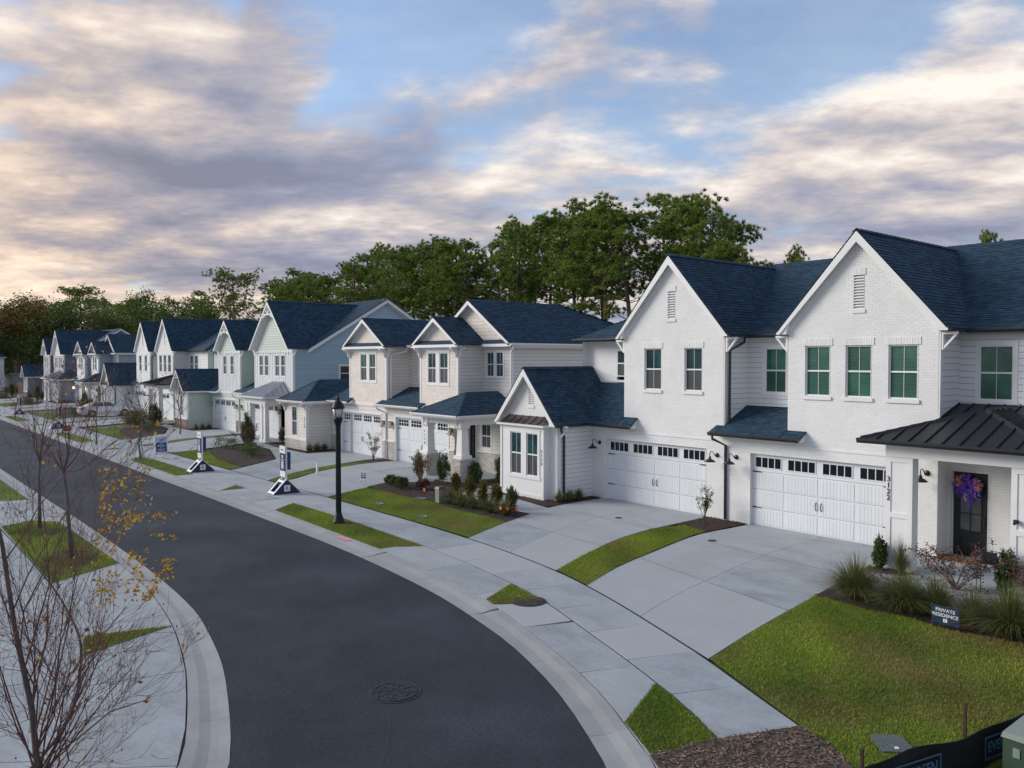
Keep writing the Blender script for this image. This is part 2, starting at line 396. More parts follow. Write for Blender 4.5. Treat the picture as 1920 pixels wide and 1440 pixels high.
def bands(poly, levels, holes=()):
    out = []
    lv = sorted(set(round(l, 4) for l in levels))
    for z0, z1 in zip(lv, lv[1:]):
        if z1 - z0 < 1e-3: continue
        e = min(1e-4, (z1 - z0) * 0.1)
        i0, i1 = inter(poly, z0 + e), inter(poly, z1 - e)
        if not i0 or not i1: continue
        segs = [(i0[0], i0[1], i1[0], i1[1])]
        zm = (z0 + z1) / 2
        for (h0, h1, g0, g1) in holes:
            if g0 < zm < g1:
                ns = []
                for (a0, b0, a1, b1) in segs:
                    if h1 <= min(a0, a1) or h0 >= max(b0, b1): ns.append((a0, b0, a1, b1)); continue
                    if h0 > min(a0, a1): ns.append((a0, min(b0, h0), a1, min(b1, h0)))
                    if h1 < max(b0, b1): ns.append((max(a0, h1), b0, max(a1, h1), b1))
                segs = ns
        for q in segs:
            if max(q[1] - q[0], q[3] - q[2]) > 0.01: out.append((z0, z1, *q))
    return out
def zlev(poly, holes=()):
    return [p[1] for p in poly] + [z for h in holes for z in h[2:4] if min(p[1] for p in poly) < z < max(p[1] for p in poly)]
def wall(h, name, O, S, Nn, poly, holes, mat, style='plain', jamb=0.14, back=None, base=0.0):
    """backing with openings and reveals, then the real courses of its cladding"""
    b = MB(); P = lambda s, z, d=0.0: O + S * s + Z * z + Nn * d
    for z0, z1, a0, b0, a1, b1 in bands(poly, zlev(poly, holes), holes):
        b.quad(P(a0, z0), P(b0, z0), P(b1, z1), P(a1, z1))
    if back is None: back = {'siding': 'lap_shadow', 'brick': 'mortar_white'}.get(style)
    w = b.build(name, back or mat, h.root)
    for (s0, s1, z0, z1) in holes:
        f = 0.012; b = MB()
        b.quad(P(s0, z0, f), P(s0, z1, f), P(s0, z1, -jamb), P(s0, z0, -jamb)); b.quad(P(s1, z0, f), P(s1, z0, -jamb), P(s1, z1, -jamb), P(s1, z1, f))
        b.quad(P(s0, z1, f), P(s1, z1, f), P(s1, z1, -jamb), P(s0, z1, -jamb)); b.quad(P(s0, z0, f), P(s0, z0, -jamb), P(s1, z0, -jamb), P(s1, z0, f))
        b.build('opening_reveal', mat, w)
    zmin, zmax = min(p[1] for p in poly), max(p[1] for p in poly)
    if style == 'siding':
        e = 0.178
        lv = [zmin + k * e for k in range(int((zmax - zmin) / e) + 2)]
        m = MB()
        allv = [z for z in lv if z < zmax] + zlev(poly, holes)
        for z0, z1, a0, b0, a1, b1 in bands(poly, allv, holes):
            zb = zmin + math.floor((z0 - zmin + 1e-3) / e) * e
            d0 = 0.020 - 0.014 * (z0 - zb) / e; d1 = 0.020 - 0.014 * (z1 - zb) / e; g = 0.003
            zq = z0 + (.011 if abs(z0 - zb) < 2e-3 else 0)
            pts = [P(a0, zq), P(b0, zq), P(b0, zq, d0), P(a0, zq, d0), P(a1, z1), P(b1, z1), P(b1, z1, d1), P(a1, z1, d1)]
            t = R.random()
            fs = [(3, 2, 6, 7), (0, 1, 2, 3), (0, 3, 7, 4), (1, 5, 6, 2)]
            if h.fine:
                q = MB(); q.raw(pts, fs, t); q.build('siding_board', mat, w)
            else: m.raw(pts, fs, t)
        o = m.build('siding', mat, w)
        if o: o['kind'] = 'stuff'
    elif style in ('brick', 'shake', 'stone'):
        H, Ls, gap = {'brick': (0.076, (0.203,), 0.0075), 'shake': (0.175, (0.13, 0.19, 0.25), 0.006), 'stone': (0.10, (0.16, 0.26, 0.36), 0.008)}[style]
        k = 0; z = zmin
        while z < zmax - 0.02:
            z1 = min(z + H, zmax - 0.001)
            i0, i1 = inter(poly, z + 1e-4), inter(poly, z1 - 1e-4)
            if i0 and i1:
                lo, hi = max(i0[0], i1[0]), min(i0[1], i1[1])
                hs = [(q[0], q[1]) for q in holes if q[2] < z1 - 0.02 and q[3] > z + 0.02]
                segs = [(lo, hi)]
                for a, c in hs:
                    segs = [s for (u, v) in segs for s in ((u, min(v, a)), (max(u, c), v)) if s[1] - s[0] > 0.02]
                for (u, v) in segs:
                    if style == 'brick':
                        s0 = math.floor(u / 0.21) * 0.21 - (0.105 if k % 2 else 0)
                        while s0 < v:
                            p, q = max(s0, u), min(s0 + 0.203, v)
                            if q - p > 0.03: h.pieces.append(('brick', mat, w, P(p, z), S, Z, Nn, round(q - p, 3), round(z1 - z - gap, 3), R.choice((0.2, 0.4, 0.6, 0.8)), abs(q - p - 0.203) < 1e-3))
                            s0 += 0.21
                    else:
                        s0 = u
                        while s0 < v - 0.01:
                            l = R.choice(Ls); q = min(s0 + l, v)
                            if v - q < 0.05: q = v
                            dz = R.choice((0, 0.006, 0.012)) if style == 'shake' else 0
                            h.pieces.append(('shake' if style == 'shake' else 'stone', mat, w, P(s0, z - dz), S, Z, Nn, round(q - s0 - gap, 3), round(z1 - z + dz - (0 if style == 'shake' else gap), 3), R.choice((0.1, 0.35, 0.6, 0.85)), True))
                            s0 = q
            z += H; k += 1
    elif style == 'batten':
        m = MB(); s0 = min(p[0] for p in poly) + 0.15; s1 = max(p[0] for p in poly)
        pt = [(z, s) for s, z in poly]
        while s0 < s1:
            iv = inter(pt, s0)
            if iv:
                segs = [iv]
                for (a, c, g0, g1) in holes:
                    if a - 0.09 < s0 < c + 0.09: segs = [x for (u, v) in segs for x in ((u, min(v, g0 - 0.1)), (max(u, g1 + 0.1), v)) if x[1] - x[0] > 0.05]
                for u, v in segs:
                    q = m if not h.fine else MB()
                    q.frame_box(O, S, Z, Nn, s0 - 0.024, s0 + 0.024, u, v - 0.02, 0.0, 0.022)
                    if h.fine: q.build('batten', mat, w)
            s0 += 0.295
        o = m.build('batten', mat, w)
        if o: o['kind'] = 'stuff'
    return w
def piece_geo(kind, a, b):
    if kind in ('brick', 'stone'):
        d = 0.0035 if kind == 'brick' else 0.022; e = 0.004
        return [(0, 0, 0), (a, 0, 0), (a, b, 0), (0, b, 0), (e, e, d), (a - e, e, d), (a - e, b - e, d), (e, b - e, d)], [(4, 5, 6, 7), (0, 1, 5, 4), (1, 2, 6, 5), (2, 3, 7, 6), (3, 0, 4, 7)]
    t = 0.022 if kind == 'shingle' else 0.018
    return [(0, 0, 0), (a, 0, 0), (a, 0, t), (0, 0, t), (a, b, 0.003), (0, b, 0.003)], [(3, 2, 4, 5), (0, 1, 2, 3), (0, 3, 5), (1, 4, 2)]
def in_frame(p):
    q = p - CAMP; d = q.dot(FW)
    if d < 0.5: return 0
    return d if abs(q.dot(RT) * FPX / d) < 955 and abs(q.dot(UPV) * FPX / d) < 715 else 0
def finish_pieces(h):
    by = {}
    for p in h.pieces: by.setdefault(p[0], []).append(p)
    pick = {}
    for kind, ps in by.items():
        single = set()
        if h.fine:
            sc = []
            for i, p in enumerate(ps):
                if not p[10]: continue
                c = p[3] + p[4] * p[7] / 2 + p[5] * p[8] / 2
                d = in_frame(c)
                if not d: continue
                v = (CAMP - c); r = v.length; f = v.dot(p[6]) / r
                if f > 0.05: sc.append((p[7] * p[8] * f / r / r, i))
            sc.sort(reverse=True); single = set(i for _, i in sc[:285])
        cache = {}; rest = {}
        for i, (kd, mat, par, P, A, B, Nn, a, b, t, full) in enumerate(ps):
            vs, fs = piece_geo(kd, a, b)
            if i in single:
                key = (a, b, t, mat, tuple(round(x, 3) for x in (*A, *B)))
                me = cache.get(key)
                if not me:
                    me = bpy.data.meshes.new(kd); me.from_pydata([tuple(A * x + B * y + Nn * z) for x, y, z in vs], [], fs)
                    at = me.attributes.new('tint', 'FLOAT', 'FACE'); at.data.foreach_set('value', [t] * len(fs))
                    me.materials.append(MATS[mat]); cache[key] = me
                nm = {'brick': 'brick', 'stone': 'stone', 'shake': 'wall_shingle', 'shingle': 'roof_shingle'}[kd]
                o = bpy.data.objects.new(nm, me); COL.objects.link(o); o.parent = par; o.location = P - ORG[par.name]
            else:
                m = rest.setdefault((par.name, mat), (MB(), par))[0]
                m.raw([P + A * x + B * y + Nn * z for x, y, z in vs], fs, t)
        for (pn, mat), (m, par) in rest.items():
            o = m.build({'brick': 'brickwork', 'stone': 'stonework', 'shake': 'shingle_cladding', 'shingle': 'shingle_courses'}[kind], mat, par)
            if o: o['kind'] = 'stuff'
def roof_plane(h, name, pts, style='shingle', mat='shingle', deck='roof_deck', skip=None, exp_=0.14, thick=0.10, seam=0.42):
    """pts: 3D polygon whose first edge is the eave, left to right as seen from outside"""
    pts = [Vector(p) for p in pts]
    S = (pts[1] - pts[0]).normalized(); Nn = S.cross(pts[2] - pts[0]).normalized()
    if Nn.z < 0: Nn = -Nn
    T = Nn.cross(S).normalized(); O = pts[0]
    if T.z < 0: T = -T
    b = MB(); b.poly(pts); 
    for i in range(len(pts)):
        p, q = pts[i], pts[(i + 1) % len(pts)]; b.quad(p, p - Nn * 0.03, q - Nn * 0.03, q)
    ro = b.build(name, deck, h.root)
    h.sof.poly([p - Nn * thick for p in pts])
    poly = [((p - O).dot(S), (p - O).dot(T)) for p in pts]
    tmax = max(p[1] for p in poly)
    if style == 'shingle':
        t = -0.02; k = 0
        while t < tmax - 0.03:
            t1 = min(t + exp_, tmax - 1e-3)
            i0, i1 = inter(poly, max(t, 0) + 1e-4), inter(poly, t1 - 1e-4)
            if i0 and i1:
                lo, hi = max(i0[0], i1[0]) - 0.0, min(i0[1], i1[1]) + 0.0
                lo0, hi0 = min(i0[0], i1[0]), max(i0[1], i1[1])
                s = lo0 - R.random() * 0.25
                while s < hi0:
                    l = R.choice((0.17, 0.22, 0.22, 0.30)); a, c = max(s, lo0), min(s + l, hi0)
                    if c - a > 0.04:
                        pm = O + S * ((a + c) / 2) + T * (t + exp_ / 2)
                        if not (skip and skip(pm)):
                            full = abs(c - a - l) < 1e-6 and a >= lo and c <= hi
                            h.pieces.append(('shingle', mat, ro, O + S * a + T * t + Nn * 0.001 * R.randint(0, 3), S, T, Nn, round(c - a - 0.005, 3), round(min(t1 - t + 0.03, tmax - t), 3), R.choice((0.0, 0.25, 0.5, 0.75, 1.0)), full))
                    s += l
            t += exp_; k += 1
    else:
        pt = [(t, s) for s, t in poly]; s0, s1 = min(p[0] for p in poly), max(p[0] for p in poly)
        n = max(1, round((s1 - s0) / seam)); st = (s1 - s0) / n
        b2 = MB(); b2.poly([p + Nn * 0.004 for p in pts]); b2.build('roof_panel', mat, ro)
        for k in range(n + 1):
            s = min(max(s0 + k * st, s0 + 0.015), s1 - 0.015); iv = inter(pt, s)
            if iv and iv[1] - iv[0] > 0.1:
                q = MB(); q.frame_box(O, S, T, Nn, s - 0.014, s + 0.014, iv[0] + 0.01, iv[1] - 0.03, 0.0, 0.045); q.build('roof_seam', mat, ro)
    return ro
def cap(h, a, b, mat='shingle', w=0.13, name='ridge_cap', hgt=0.03):
    a, b = Vector(a), Vector(b); d = (b - a).normalized(); s = d.cross(Z).normalized(); u = s.cross(d)
    m = MB(); n = max(1, int((b - a).length / 0.3))
    for k in range(n):
        p, q = a + (b - a) * (k / n), a + (b - a) * ((k + 1.15) / n)
        tt = R.random()
        m.raw([p + u * (hgt + .012), p - s * w - u * (w * .5), q - s * w - u * (w * .5), q + u * hgt, p + s * w - u * (w * .5), q + s * w - u * (w * .5)], [(0, 1, 2, 3), (4, 0, 3, 5), (1, 0, 4)], tt)
    m.build(name, mat, h.root)
def gutter(h, a, b, off, sz=0.115):
    """K-style trough along an eave, off points outward"""
    a, b = Vector(a), Vector(b); off = Vector(off).normalized(); d = (b - a).normalized()
    prof = [(0, 0.0), (0, -sz), (sz * .65, -sz), (sz, -sz * .35), (sz, 0.012), (sz - .015, 0.012), (sz - .015, -.02), (0.012, -.03)]
    q = MB(); q.prism([a + off * x + Z * z for x, z in prof], b - a); return q.build('gutter', h.gut, h.root)
def downspout(h, pts, r=0.048):
    q = MB(); q.tube(pts, r, 6); q.build('downspout', h.gut, h.root)
def gable(h, c, half, ze, zr, yf, yw, y_eave, slope, roof='roof', hw=None, style='shingle', rake=0.24, ret=True, mat='shingle', left_cut=None):
    """front-facing gable roof running back into a main slope that starts at y_eave and rises by slope"""
    yb = y_eave + (zr - ze) / slope
    k = (zr - ze) / half
    roof_plane(h, roof, [(c + half, yf, ze), (c + half, y_eave, ze), (c, yb, zr), (c, yf, zr)], mat=mat)
    roof_plane(h, roof, [(c - half, y_eave, ze), (c - half, yf, ze), (c, yf, zr), (c, yb, zr)], mat=mat)
    cap(h, (c, yf, zr), (c, yb, zr), mat)
    ang = math.atan(k); hw = hw or half - 0.3
    for sg in (-1, 1):
        A = Vector((-sg * math.cos(ang), 0, math.sin(ang))); Nn = Vector((sg * math.sin(ang), 0, math.cos(ang)))
        O = Vector((c + sg * half, yf, ze)); Ln = half / math.cos(ang)
        m = MB()
        cut = rake * math.tan(ang) * 0.0
        top = Vector((c, yf, zr)); tip = O
        a0 = tip - Z * 0.0; 
        pr = [tip + Nn * 0.0, top, top - Z * (rake / math.cos(ang)), tip - Z * 0.08 - A * 0 + Vector((-sg * 0.10, 0, 0)), tip - Z * 0.08]
        m.prism(pr, (0, 0.045, 0)); m.build('rake_board', h.trim, h.root)
        if ret:     # closed eave return between rake and wall
            xw = c + sg * hw; zw = ze + (half - hw) * k
            m = MB(); m.prism([(c + sg * half, yf + 0.047, ze - 0.075), (xw, yf + 0.047, ze - 0.075), (xw - sg * 0.10, yf + 0.047, ze + (half - hw + .1) * k - 0.06), (c + sg * (half - .02), yf + 0.047, ze - 0.03)], (0, yw - yf - 0.045, 0)); m.build('eave_return', h.trim, h.root)
            # frieze board on the wall under the soffit
        m = MB(); zt = lambda x: ze + (half - abs(x - c)) * k
        x0, x1 = c + sg * hw, c
        pr = [(x0, yw - 0.03, zt(x0) - 0.13), (x1, yw - 0.03, zr - 0.13), (x1, yw - 0.03, zr - 0.13 - 0.2 / math.cos(ang)), (x0 - sg * 0.0, yw - 0.03, zt(x0) - 0.13 - 0.2 / math.cos(ang))]
        m.prism(pr, (0, 0.03, 0)); m.build('frieze_board', h.trim, h.root)
def gpoly(c, hw, z0, ze, half, zr, drop=0.10):
    """wall outline under a gable"""
    k = (zr - ze) / half
    zw = ze + (half - hw) * k - drop
    return [(c - hw, z0), (c + hw, z0), (c + hw, zw), (c, zr - drop), (c - hw, zw)]
def window(h, O, S, Nn, s0, s1, z0, z1, up='glass_teal', lo='screen_grey', d=-0.07, trim=0.0, sill=False, lintel=False, muntin=True, rail=True, blinds=False):
    P = O
    fr = MB(); w = 0.042
    bx = lambda a0, a1, b0, b1, c0, c1, m=fr: m.frame_box(P, S, Z, Nn, a0, a1, b0, b1, c0, c1)
    bx(s0, s0 + w, z0, z1, d - .03, d + .03); bx(s1 - w, s1, z0, z1, d - .03, d + .03)
    bx(s0 + w, s1 - w, z0, z0 + w, d - .03, d + .03); bx(s0 + w, s1 - w, z1 - w, z1, d - .03, d + .03)
    zm = (z0 + z1) / 2
    if rail: bx(s0 + w, s1 - w, zm - .026, zm + .026, d - .02, d + .022)
    if muntin:
        sm = (s0 + s1) / 2
        bx(sm - .006, sm + .006, z0 + w, zm - .026, d - .01, d + .004); bx(sm - .006, sm + .006, zm + .026, z1 - w, d - .01, d + .006)
    wo = fr.build('window', h.trim, h.root)
    for (a, b, mt) in ((z0 + w, zm - .026, lo), (zm + .026, z1 - w, up)):
        q = MB(); q.frame_box(P, S, Z, Nn, s0 + w, s1 - w, a, b, d - .018, d - .010); q.build('pane', mt, wo)
        if blinds:
            nb = int((b - a) / 0.055)
            q = MB()
            for i in range(nb): q.frame_box(P, S, Z, Nn, s0 + w + .01, s1 - w - .01, a + .02 + i * .055, a + .026 + i * .055, d - .0095, d - .006)
            q.build('blind', 'blind', wo)
    if trim:
        t = trim; q = MB(); e = .028
        q.frame_box(P, S, Z, Nn, s0 - t, s0 - .001, z0 - t, z1 + t, 0, e); q.frame_box(P, S, Z, Nn, s1 + .001, s1 + t, z0 - t, z1 + t, 0, e)
        q.frame_box(P, S, Z, Nn, s0 - t * 1.15, s1 + t * 1.15, z1 + .001, z1 + t * 1.2, 0, e + .006); q.frame_box(P, S, Z, Nn, s0 - t * 1.15, s1 + t * 1.15, z0 - t, z0 - .001, 0, e + .008)
        q.build('casing', h.trim, wo)
    if sill:
        q = MB(); q.frame_box(P, S, Z, Nn, s0 - .06, s1 + .06, z0 - .115, z0 - .004, -.06, .05); q.build('sill', 'white_brick', wo)
    if lintel:
        q = MB(); n = max(3, round((s1 - s0 + .16) / .076)); st = (s1 - s0 + .16) / n
        for i in range(n): q.frame_box(P, S, Z, Nn, s0 - .08 + i * st + .003, s0 - .08 + (i + 1) * st - .003, z1 + .004, z1 + .225, 0, .022 + .002 * (i % 2), R.random())
        q.build('lintel', 'white_brick', wo)
    return wo
def garage_door(h, O, S, Nn, s0, s1, z1, d=-0.13, rows=2, z0=0.03, cols=4, frame=True):
    P = O; m = MB(); m.frame_box(P, S, Z, Nn, s0, s1, z0, z1, d - .05, d)
    g = m.build('garage_door', 'garage_white', h.root)
    W_ = s1 - s0; cw = W_ / cols; hs = (z1 - z0) / 4
    for c in range(cols):
        a, b = s0 + c * cw + .05, s0 + (c + 1) * cw - .05
        for r in range(3):
            za, zb = z0 + r * hs + .05, z0 + (r + 1) * hs - .05
            q = MB(); n = 10; st = (b - a) / n
            for i in range(n): q.frame_box(P, S, Z, Nn, a + i * st + .004, a + (i + 1) * st - .004, za, zb, d, d + .012, R.random())
            q.build('door_panel', 'garage_white', g)
        za, zb = z0 + 3 * hs + .13, z1 - .12
        a += cw * .06; b -= cw * .06
        q = MB(); q.frame_box(P, S, Z, Nn, a, b, za, zb, d, d + .006); q.build('pane', 'glass_dark', g)
        q = MB()
        for i in range(5):
            s = a + (b - a) * i / 4; q.frame_box(P, S, Z, Nn, s - .013, s + .013, za - .012, zb + .012, d, d + .02)
        for zz in ([za, zb] if rows == 1 else [za, (za + zb) / 2, zb]): q.frame_box(P, S, Z, Nn, a - .02, b + .02, zz - .013, zz + .013, d, d + .0195)
        q.build('window_grille', 'garage_white', g)
    q = MB()
    for r in range(1, 4): q.frame_box(P, S, Z, Nn, s0, s1, z0 + r * hs - .004, z0 + r * hs + .004, d, d + .002)
    q.build('section_joint', 'joint', g)
    for s in (s0 + W_ / 2 - .09, s0 + W_ / 2 + .09):
        q = MB(); zc = z0 + 1.5 * hs
        q.tube([P + S * s + Z * (zc - .13) + Nn * (d + .01), P + S * s + Z * (zc - .08) + Nn * (d + .05), P + S * s + Z * (zc + .08) + Nn * (d + .05), P + S * s + Z * (zc + .13) + Nn * (d + .01)], .014, 6)
        q.build('handle', 'black_metal', g)
    for s, sg in ((s0 + .03, 1), (s1 - .03, -1)):
        for zc in (z0 + 1 * hs, z0 + 3 * hs - .02):
            q = MB(); q.prism([P + S * s + Z * (zc - .022) + Nn * (d + .006), P + S * (s + sg * .32) + Z * (zc - .010) + Nn * (d + .006), P + S * (s + sg * .36) + Z * zc + Nn * (d + .006), P + S * (s + sg * .32) + Z * (zc + .010) + Nn * (d + .006), P + S * s + Z * (zc + .022) + Nn * (d + .006)], Nn * .014)
            q.build('hinge', 'black_metal', g)
    if frame:
        q = MB(); e = .10
        q.frame_box(P, S, Z, Nn, s0 - e, s0 + .008, 0.02, z1 + e, d + .03, .035); q.frame_box(P, S, Z, Nn, s1 - .008, s1 + e, 0.02, z1 + e, d + .03, .035); q.frame_box(P, S, Z, Nn, s0 + .009, s1 - .009, z1 - .008, z1 + e, d + .03, .034)
        q.build('door_frame', h.trim, g)
    q = MB(); q.frame_box(P, S, Z, Nn, s0, s1, 0.021, z0 - .001, d - .04, d + .002); q.build('door_seal', 'rubber', g)
    return g
def vent(h, O, S, Nn, s0, s1, z0, z1):
    q = MB(); q.frame_box(O, S, Z, Nn, s0, s1, z0, z1, -.10, -.08)
    v = q.build('gable_vent', 'white_trim', h.root)
    n = int((z1 - z0) / .085)
    for i in range(n):
        z = z0 + i * (z1 - z0) / n; P = lambda s, zz, d: O + S * s + Z * zz + Nn * d
        q = MB(); q.hexa([P(s0, z, .01), P(s1, z, .01), P(s1, z + .02, .01), P(s0, z + .02, .01), P(s0, z + .06, -.075), P(s1, z + .06, -.075), P(s1, z + .078, -.075), P(s0, z + .078, -.075)]); q.build('louvre', 'white_trim', v)
    q = MB(); q.frame_box(O, S, Z, Nn, s0 - .05, s1 + .05, z0 - .11, z0 - .002, -.02, .035); q.build('sill', 'white_brick', v)
    q = MB(); n = 6; st = (s1 - s0 + .1) / n
    for i in range(n): q.frame_box(O, S, Z, Nn, s0 - .05 + i * st + .003, s0 - .05 + (i + 1) * st - .003, z1 + .002, z1 + .21, 0, .022 + .002 * (i % 2), R.random())
    q.build('lintel', 'white_brick', v)
def barn_light(h, p, Nn=NF, side=X):
    p = Vector(p); q = MB(); q.tube([p, p + Nn * .03], [.085, .075], 14)
    l = q.build('wall_lamp', 'black_metal', h.root, True)
    q = MB(); q.tube([p + Nn * .03, p + Nn * .16 + Z * .02, p + Nn * .26 + Z * .13, p + Nn * .36 + Z * .15, p + Nn * .41 + Z * .08, p + Nn * .41 - Z * .02], .014, 7); q.build('lamp_arm', 'black_metal', l, True)
    q = MB(); c = p + Nn * .41; q.lathe((c.x, c.y, c.z - .20), [(.20, 0), (.19, .015), (.12, .07), (.05, .10), (.045, .17), (.02, .19)], 18); q.build('lamp_shade', 'black_metal', l, True)
def box_lantern(h, p, Nn=NF, S=X, lit=False):
    p = Vector(p); q = MB(); q.frame_box(p, S, Z, Nn, -.06, .06, -.1, .1, 0, .03); q.frame_box(p, S, Z, Nn, -.02, .02, .02, .05, .03, .12)
    l = q.build('wall_lamp', 'black_metal', h.root)
    q = MB(); q.frame_box(p, S, Z, Nn, -.075, .075, .10, .13, .05, .21); q.frame_box(p, S, Z, Nn, -.075, .075, -.22, -.20, .05, .21)
    for a in (-.07, .06):
        for b in (.055, .195): q.frame_box(p, S, Z, Nn, a, a + .01, -.2, .1, b, b + .01)
    q.build('lantern_frame', 'black_metal', l)
    q = MB(); q.frame_box(p, S, Z, Nn, -.055, .055, -.19, .09, .07, .19); q.build('lantern_glass', 'lit_lamp' if lit else 'lamp_glass', l)
def bracket(h, p, out):
    """small open knee brace under an eave tip"""
    p, out = Vector(p), Vector(out); sd = out.cross(Z); q = MB()
    q.frame_box(p, out, Z, sd, 0, .07, -.5, 0, -.045, .045); q.frame_box(p, out, Z, sd, .071, .44, -.07, 0, -.045, .045)
    a, b = p + out * .06 - Z * .46, p + out * .40 - Z * .07; d = (b - a); n = Vector(sd)
    u = d.normalized(); v = u.cross(n).normalized()
    q.frame_box(a, u, v, n, 0, d.length, -.03, .03, -.035, .035)
    q.build('eave_bracket', h.trim, h.root)
def corner_board(h, x, y, z0, z1, sx, w=.10, sy=-1):
    q = MB(); e = .026
    q.box(min(x, x - sx * w), max(x, x - sx * w) + 0, y - e, y, z0, z1); q.box(min(x, x + sx * e), max(x, x + sx * e), y - e - .001, y + w, z0, z1)
    q.build('corner_board', h.trim, h.root)
def fl(x, z=0): return Vector((x, 0, z))
def main_block(h, xl, xr, yfs, yback, z1, mat):
    """plain side and rear walls closing the volume"""
    q = MB()
    q.quad((xr, yfs, 0), (xr, yback, 0), (xr, yback, z1), (xr, yfs, z1)); q.quad((xl, yback, 0), (xl, yfs, 0), (xl, yfs, z1), (xl, yback, z1)); q.quad((xr, yback, 0), (xl, yback, 0), (xl, yback, z1), (xr, yback, z1))
    return q.build('wall', mat, h.root)
def finish(h):
    h.mb(h.sof, 'soffit', h.trim); finish_pieces(h)
Y0 = 23.43

def standing_door(h, O, s0, s1, z1, d, mat='door_black', cols=2, rows=3, zg=0.78):
    q = MB(); q.frame_box(O, X, Z, NF, s0, s1, .06, z1, d - .05, d)
    dr = q.build('front_door', mat, h.root)
    w = s1 - s0; a, b = s0 + .17, s1 - .17; za, zb = zg, z1 - .2
    for c in range(cols):
        for r in range(rows):
            q = MB(); q.frame_box(O, X, Z, NF, a + (b - a) * c / cols + .012, a + (b - a) * (c + 1) / cols - .012, za + (zb - za) * r / rows + .012, za + (zb - za) * (r + 1) / rows - .012, d, d + .004); q.build('pane', 'door_glass', dr)
    q = MB()
    for c in range(cols + 1): s = a + (b - a) * c / cols; q.frame_box(O, X, Z, NF, s - .014, s + .014, za - .014, zb + .014, d, d + .016)
    for r in range(rows + 1): zz = za + (zb - za) * r / rows; q.frame_box(O, X, Z, NF, a, b, zz - .014, zz + .014, d, d + .0155)
    q.frame_box(O, X, Z, NF, a, b, .30, .32, d, d + .012); q.frame_box(O, X, Z, NF, a, b, .58, .60, d, d + .012); q.frame_box(O, X, Z, NF, a, a + .02, .301, .599, d, d + .0125); q.frame_box(O, X, Z, NF, b - .02, b, .301, .599, d, d + .0125)
    q.build('glazing_bar', mat, dr)
    q = MB(); q.tube([O + X * (s1 - .09) + Z * .95 + NF * (d + .05), O + X * (s1 - .09) + Z * 1.2 + NF * (d + .05)], .014, 6); q.build('handle', 'black_metal', dr)
    q = MB(); q.frame_box(O, X, Z, NF, s0 - .1, s0, .05, z1 + .1, d - .05, d + .06); q.frame_box(O, X, Z, NF, s1, s1 + .1, .05, z1 + .1, d - .05, d + .06); q.frame_box(O, X, Z, NF, s0 + .001, s1 - .001, z1 + .001, z1 + .1, d - .05, d + .059)
    q.frame_box(O, X, Z, NF, s0 - .1, s1 + .1, .0, .05, d - .05, d + .12)
    q.build('door_frame', h.trim, dr)
    return dr

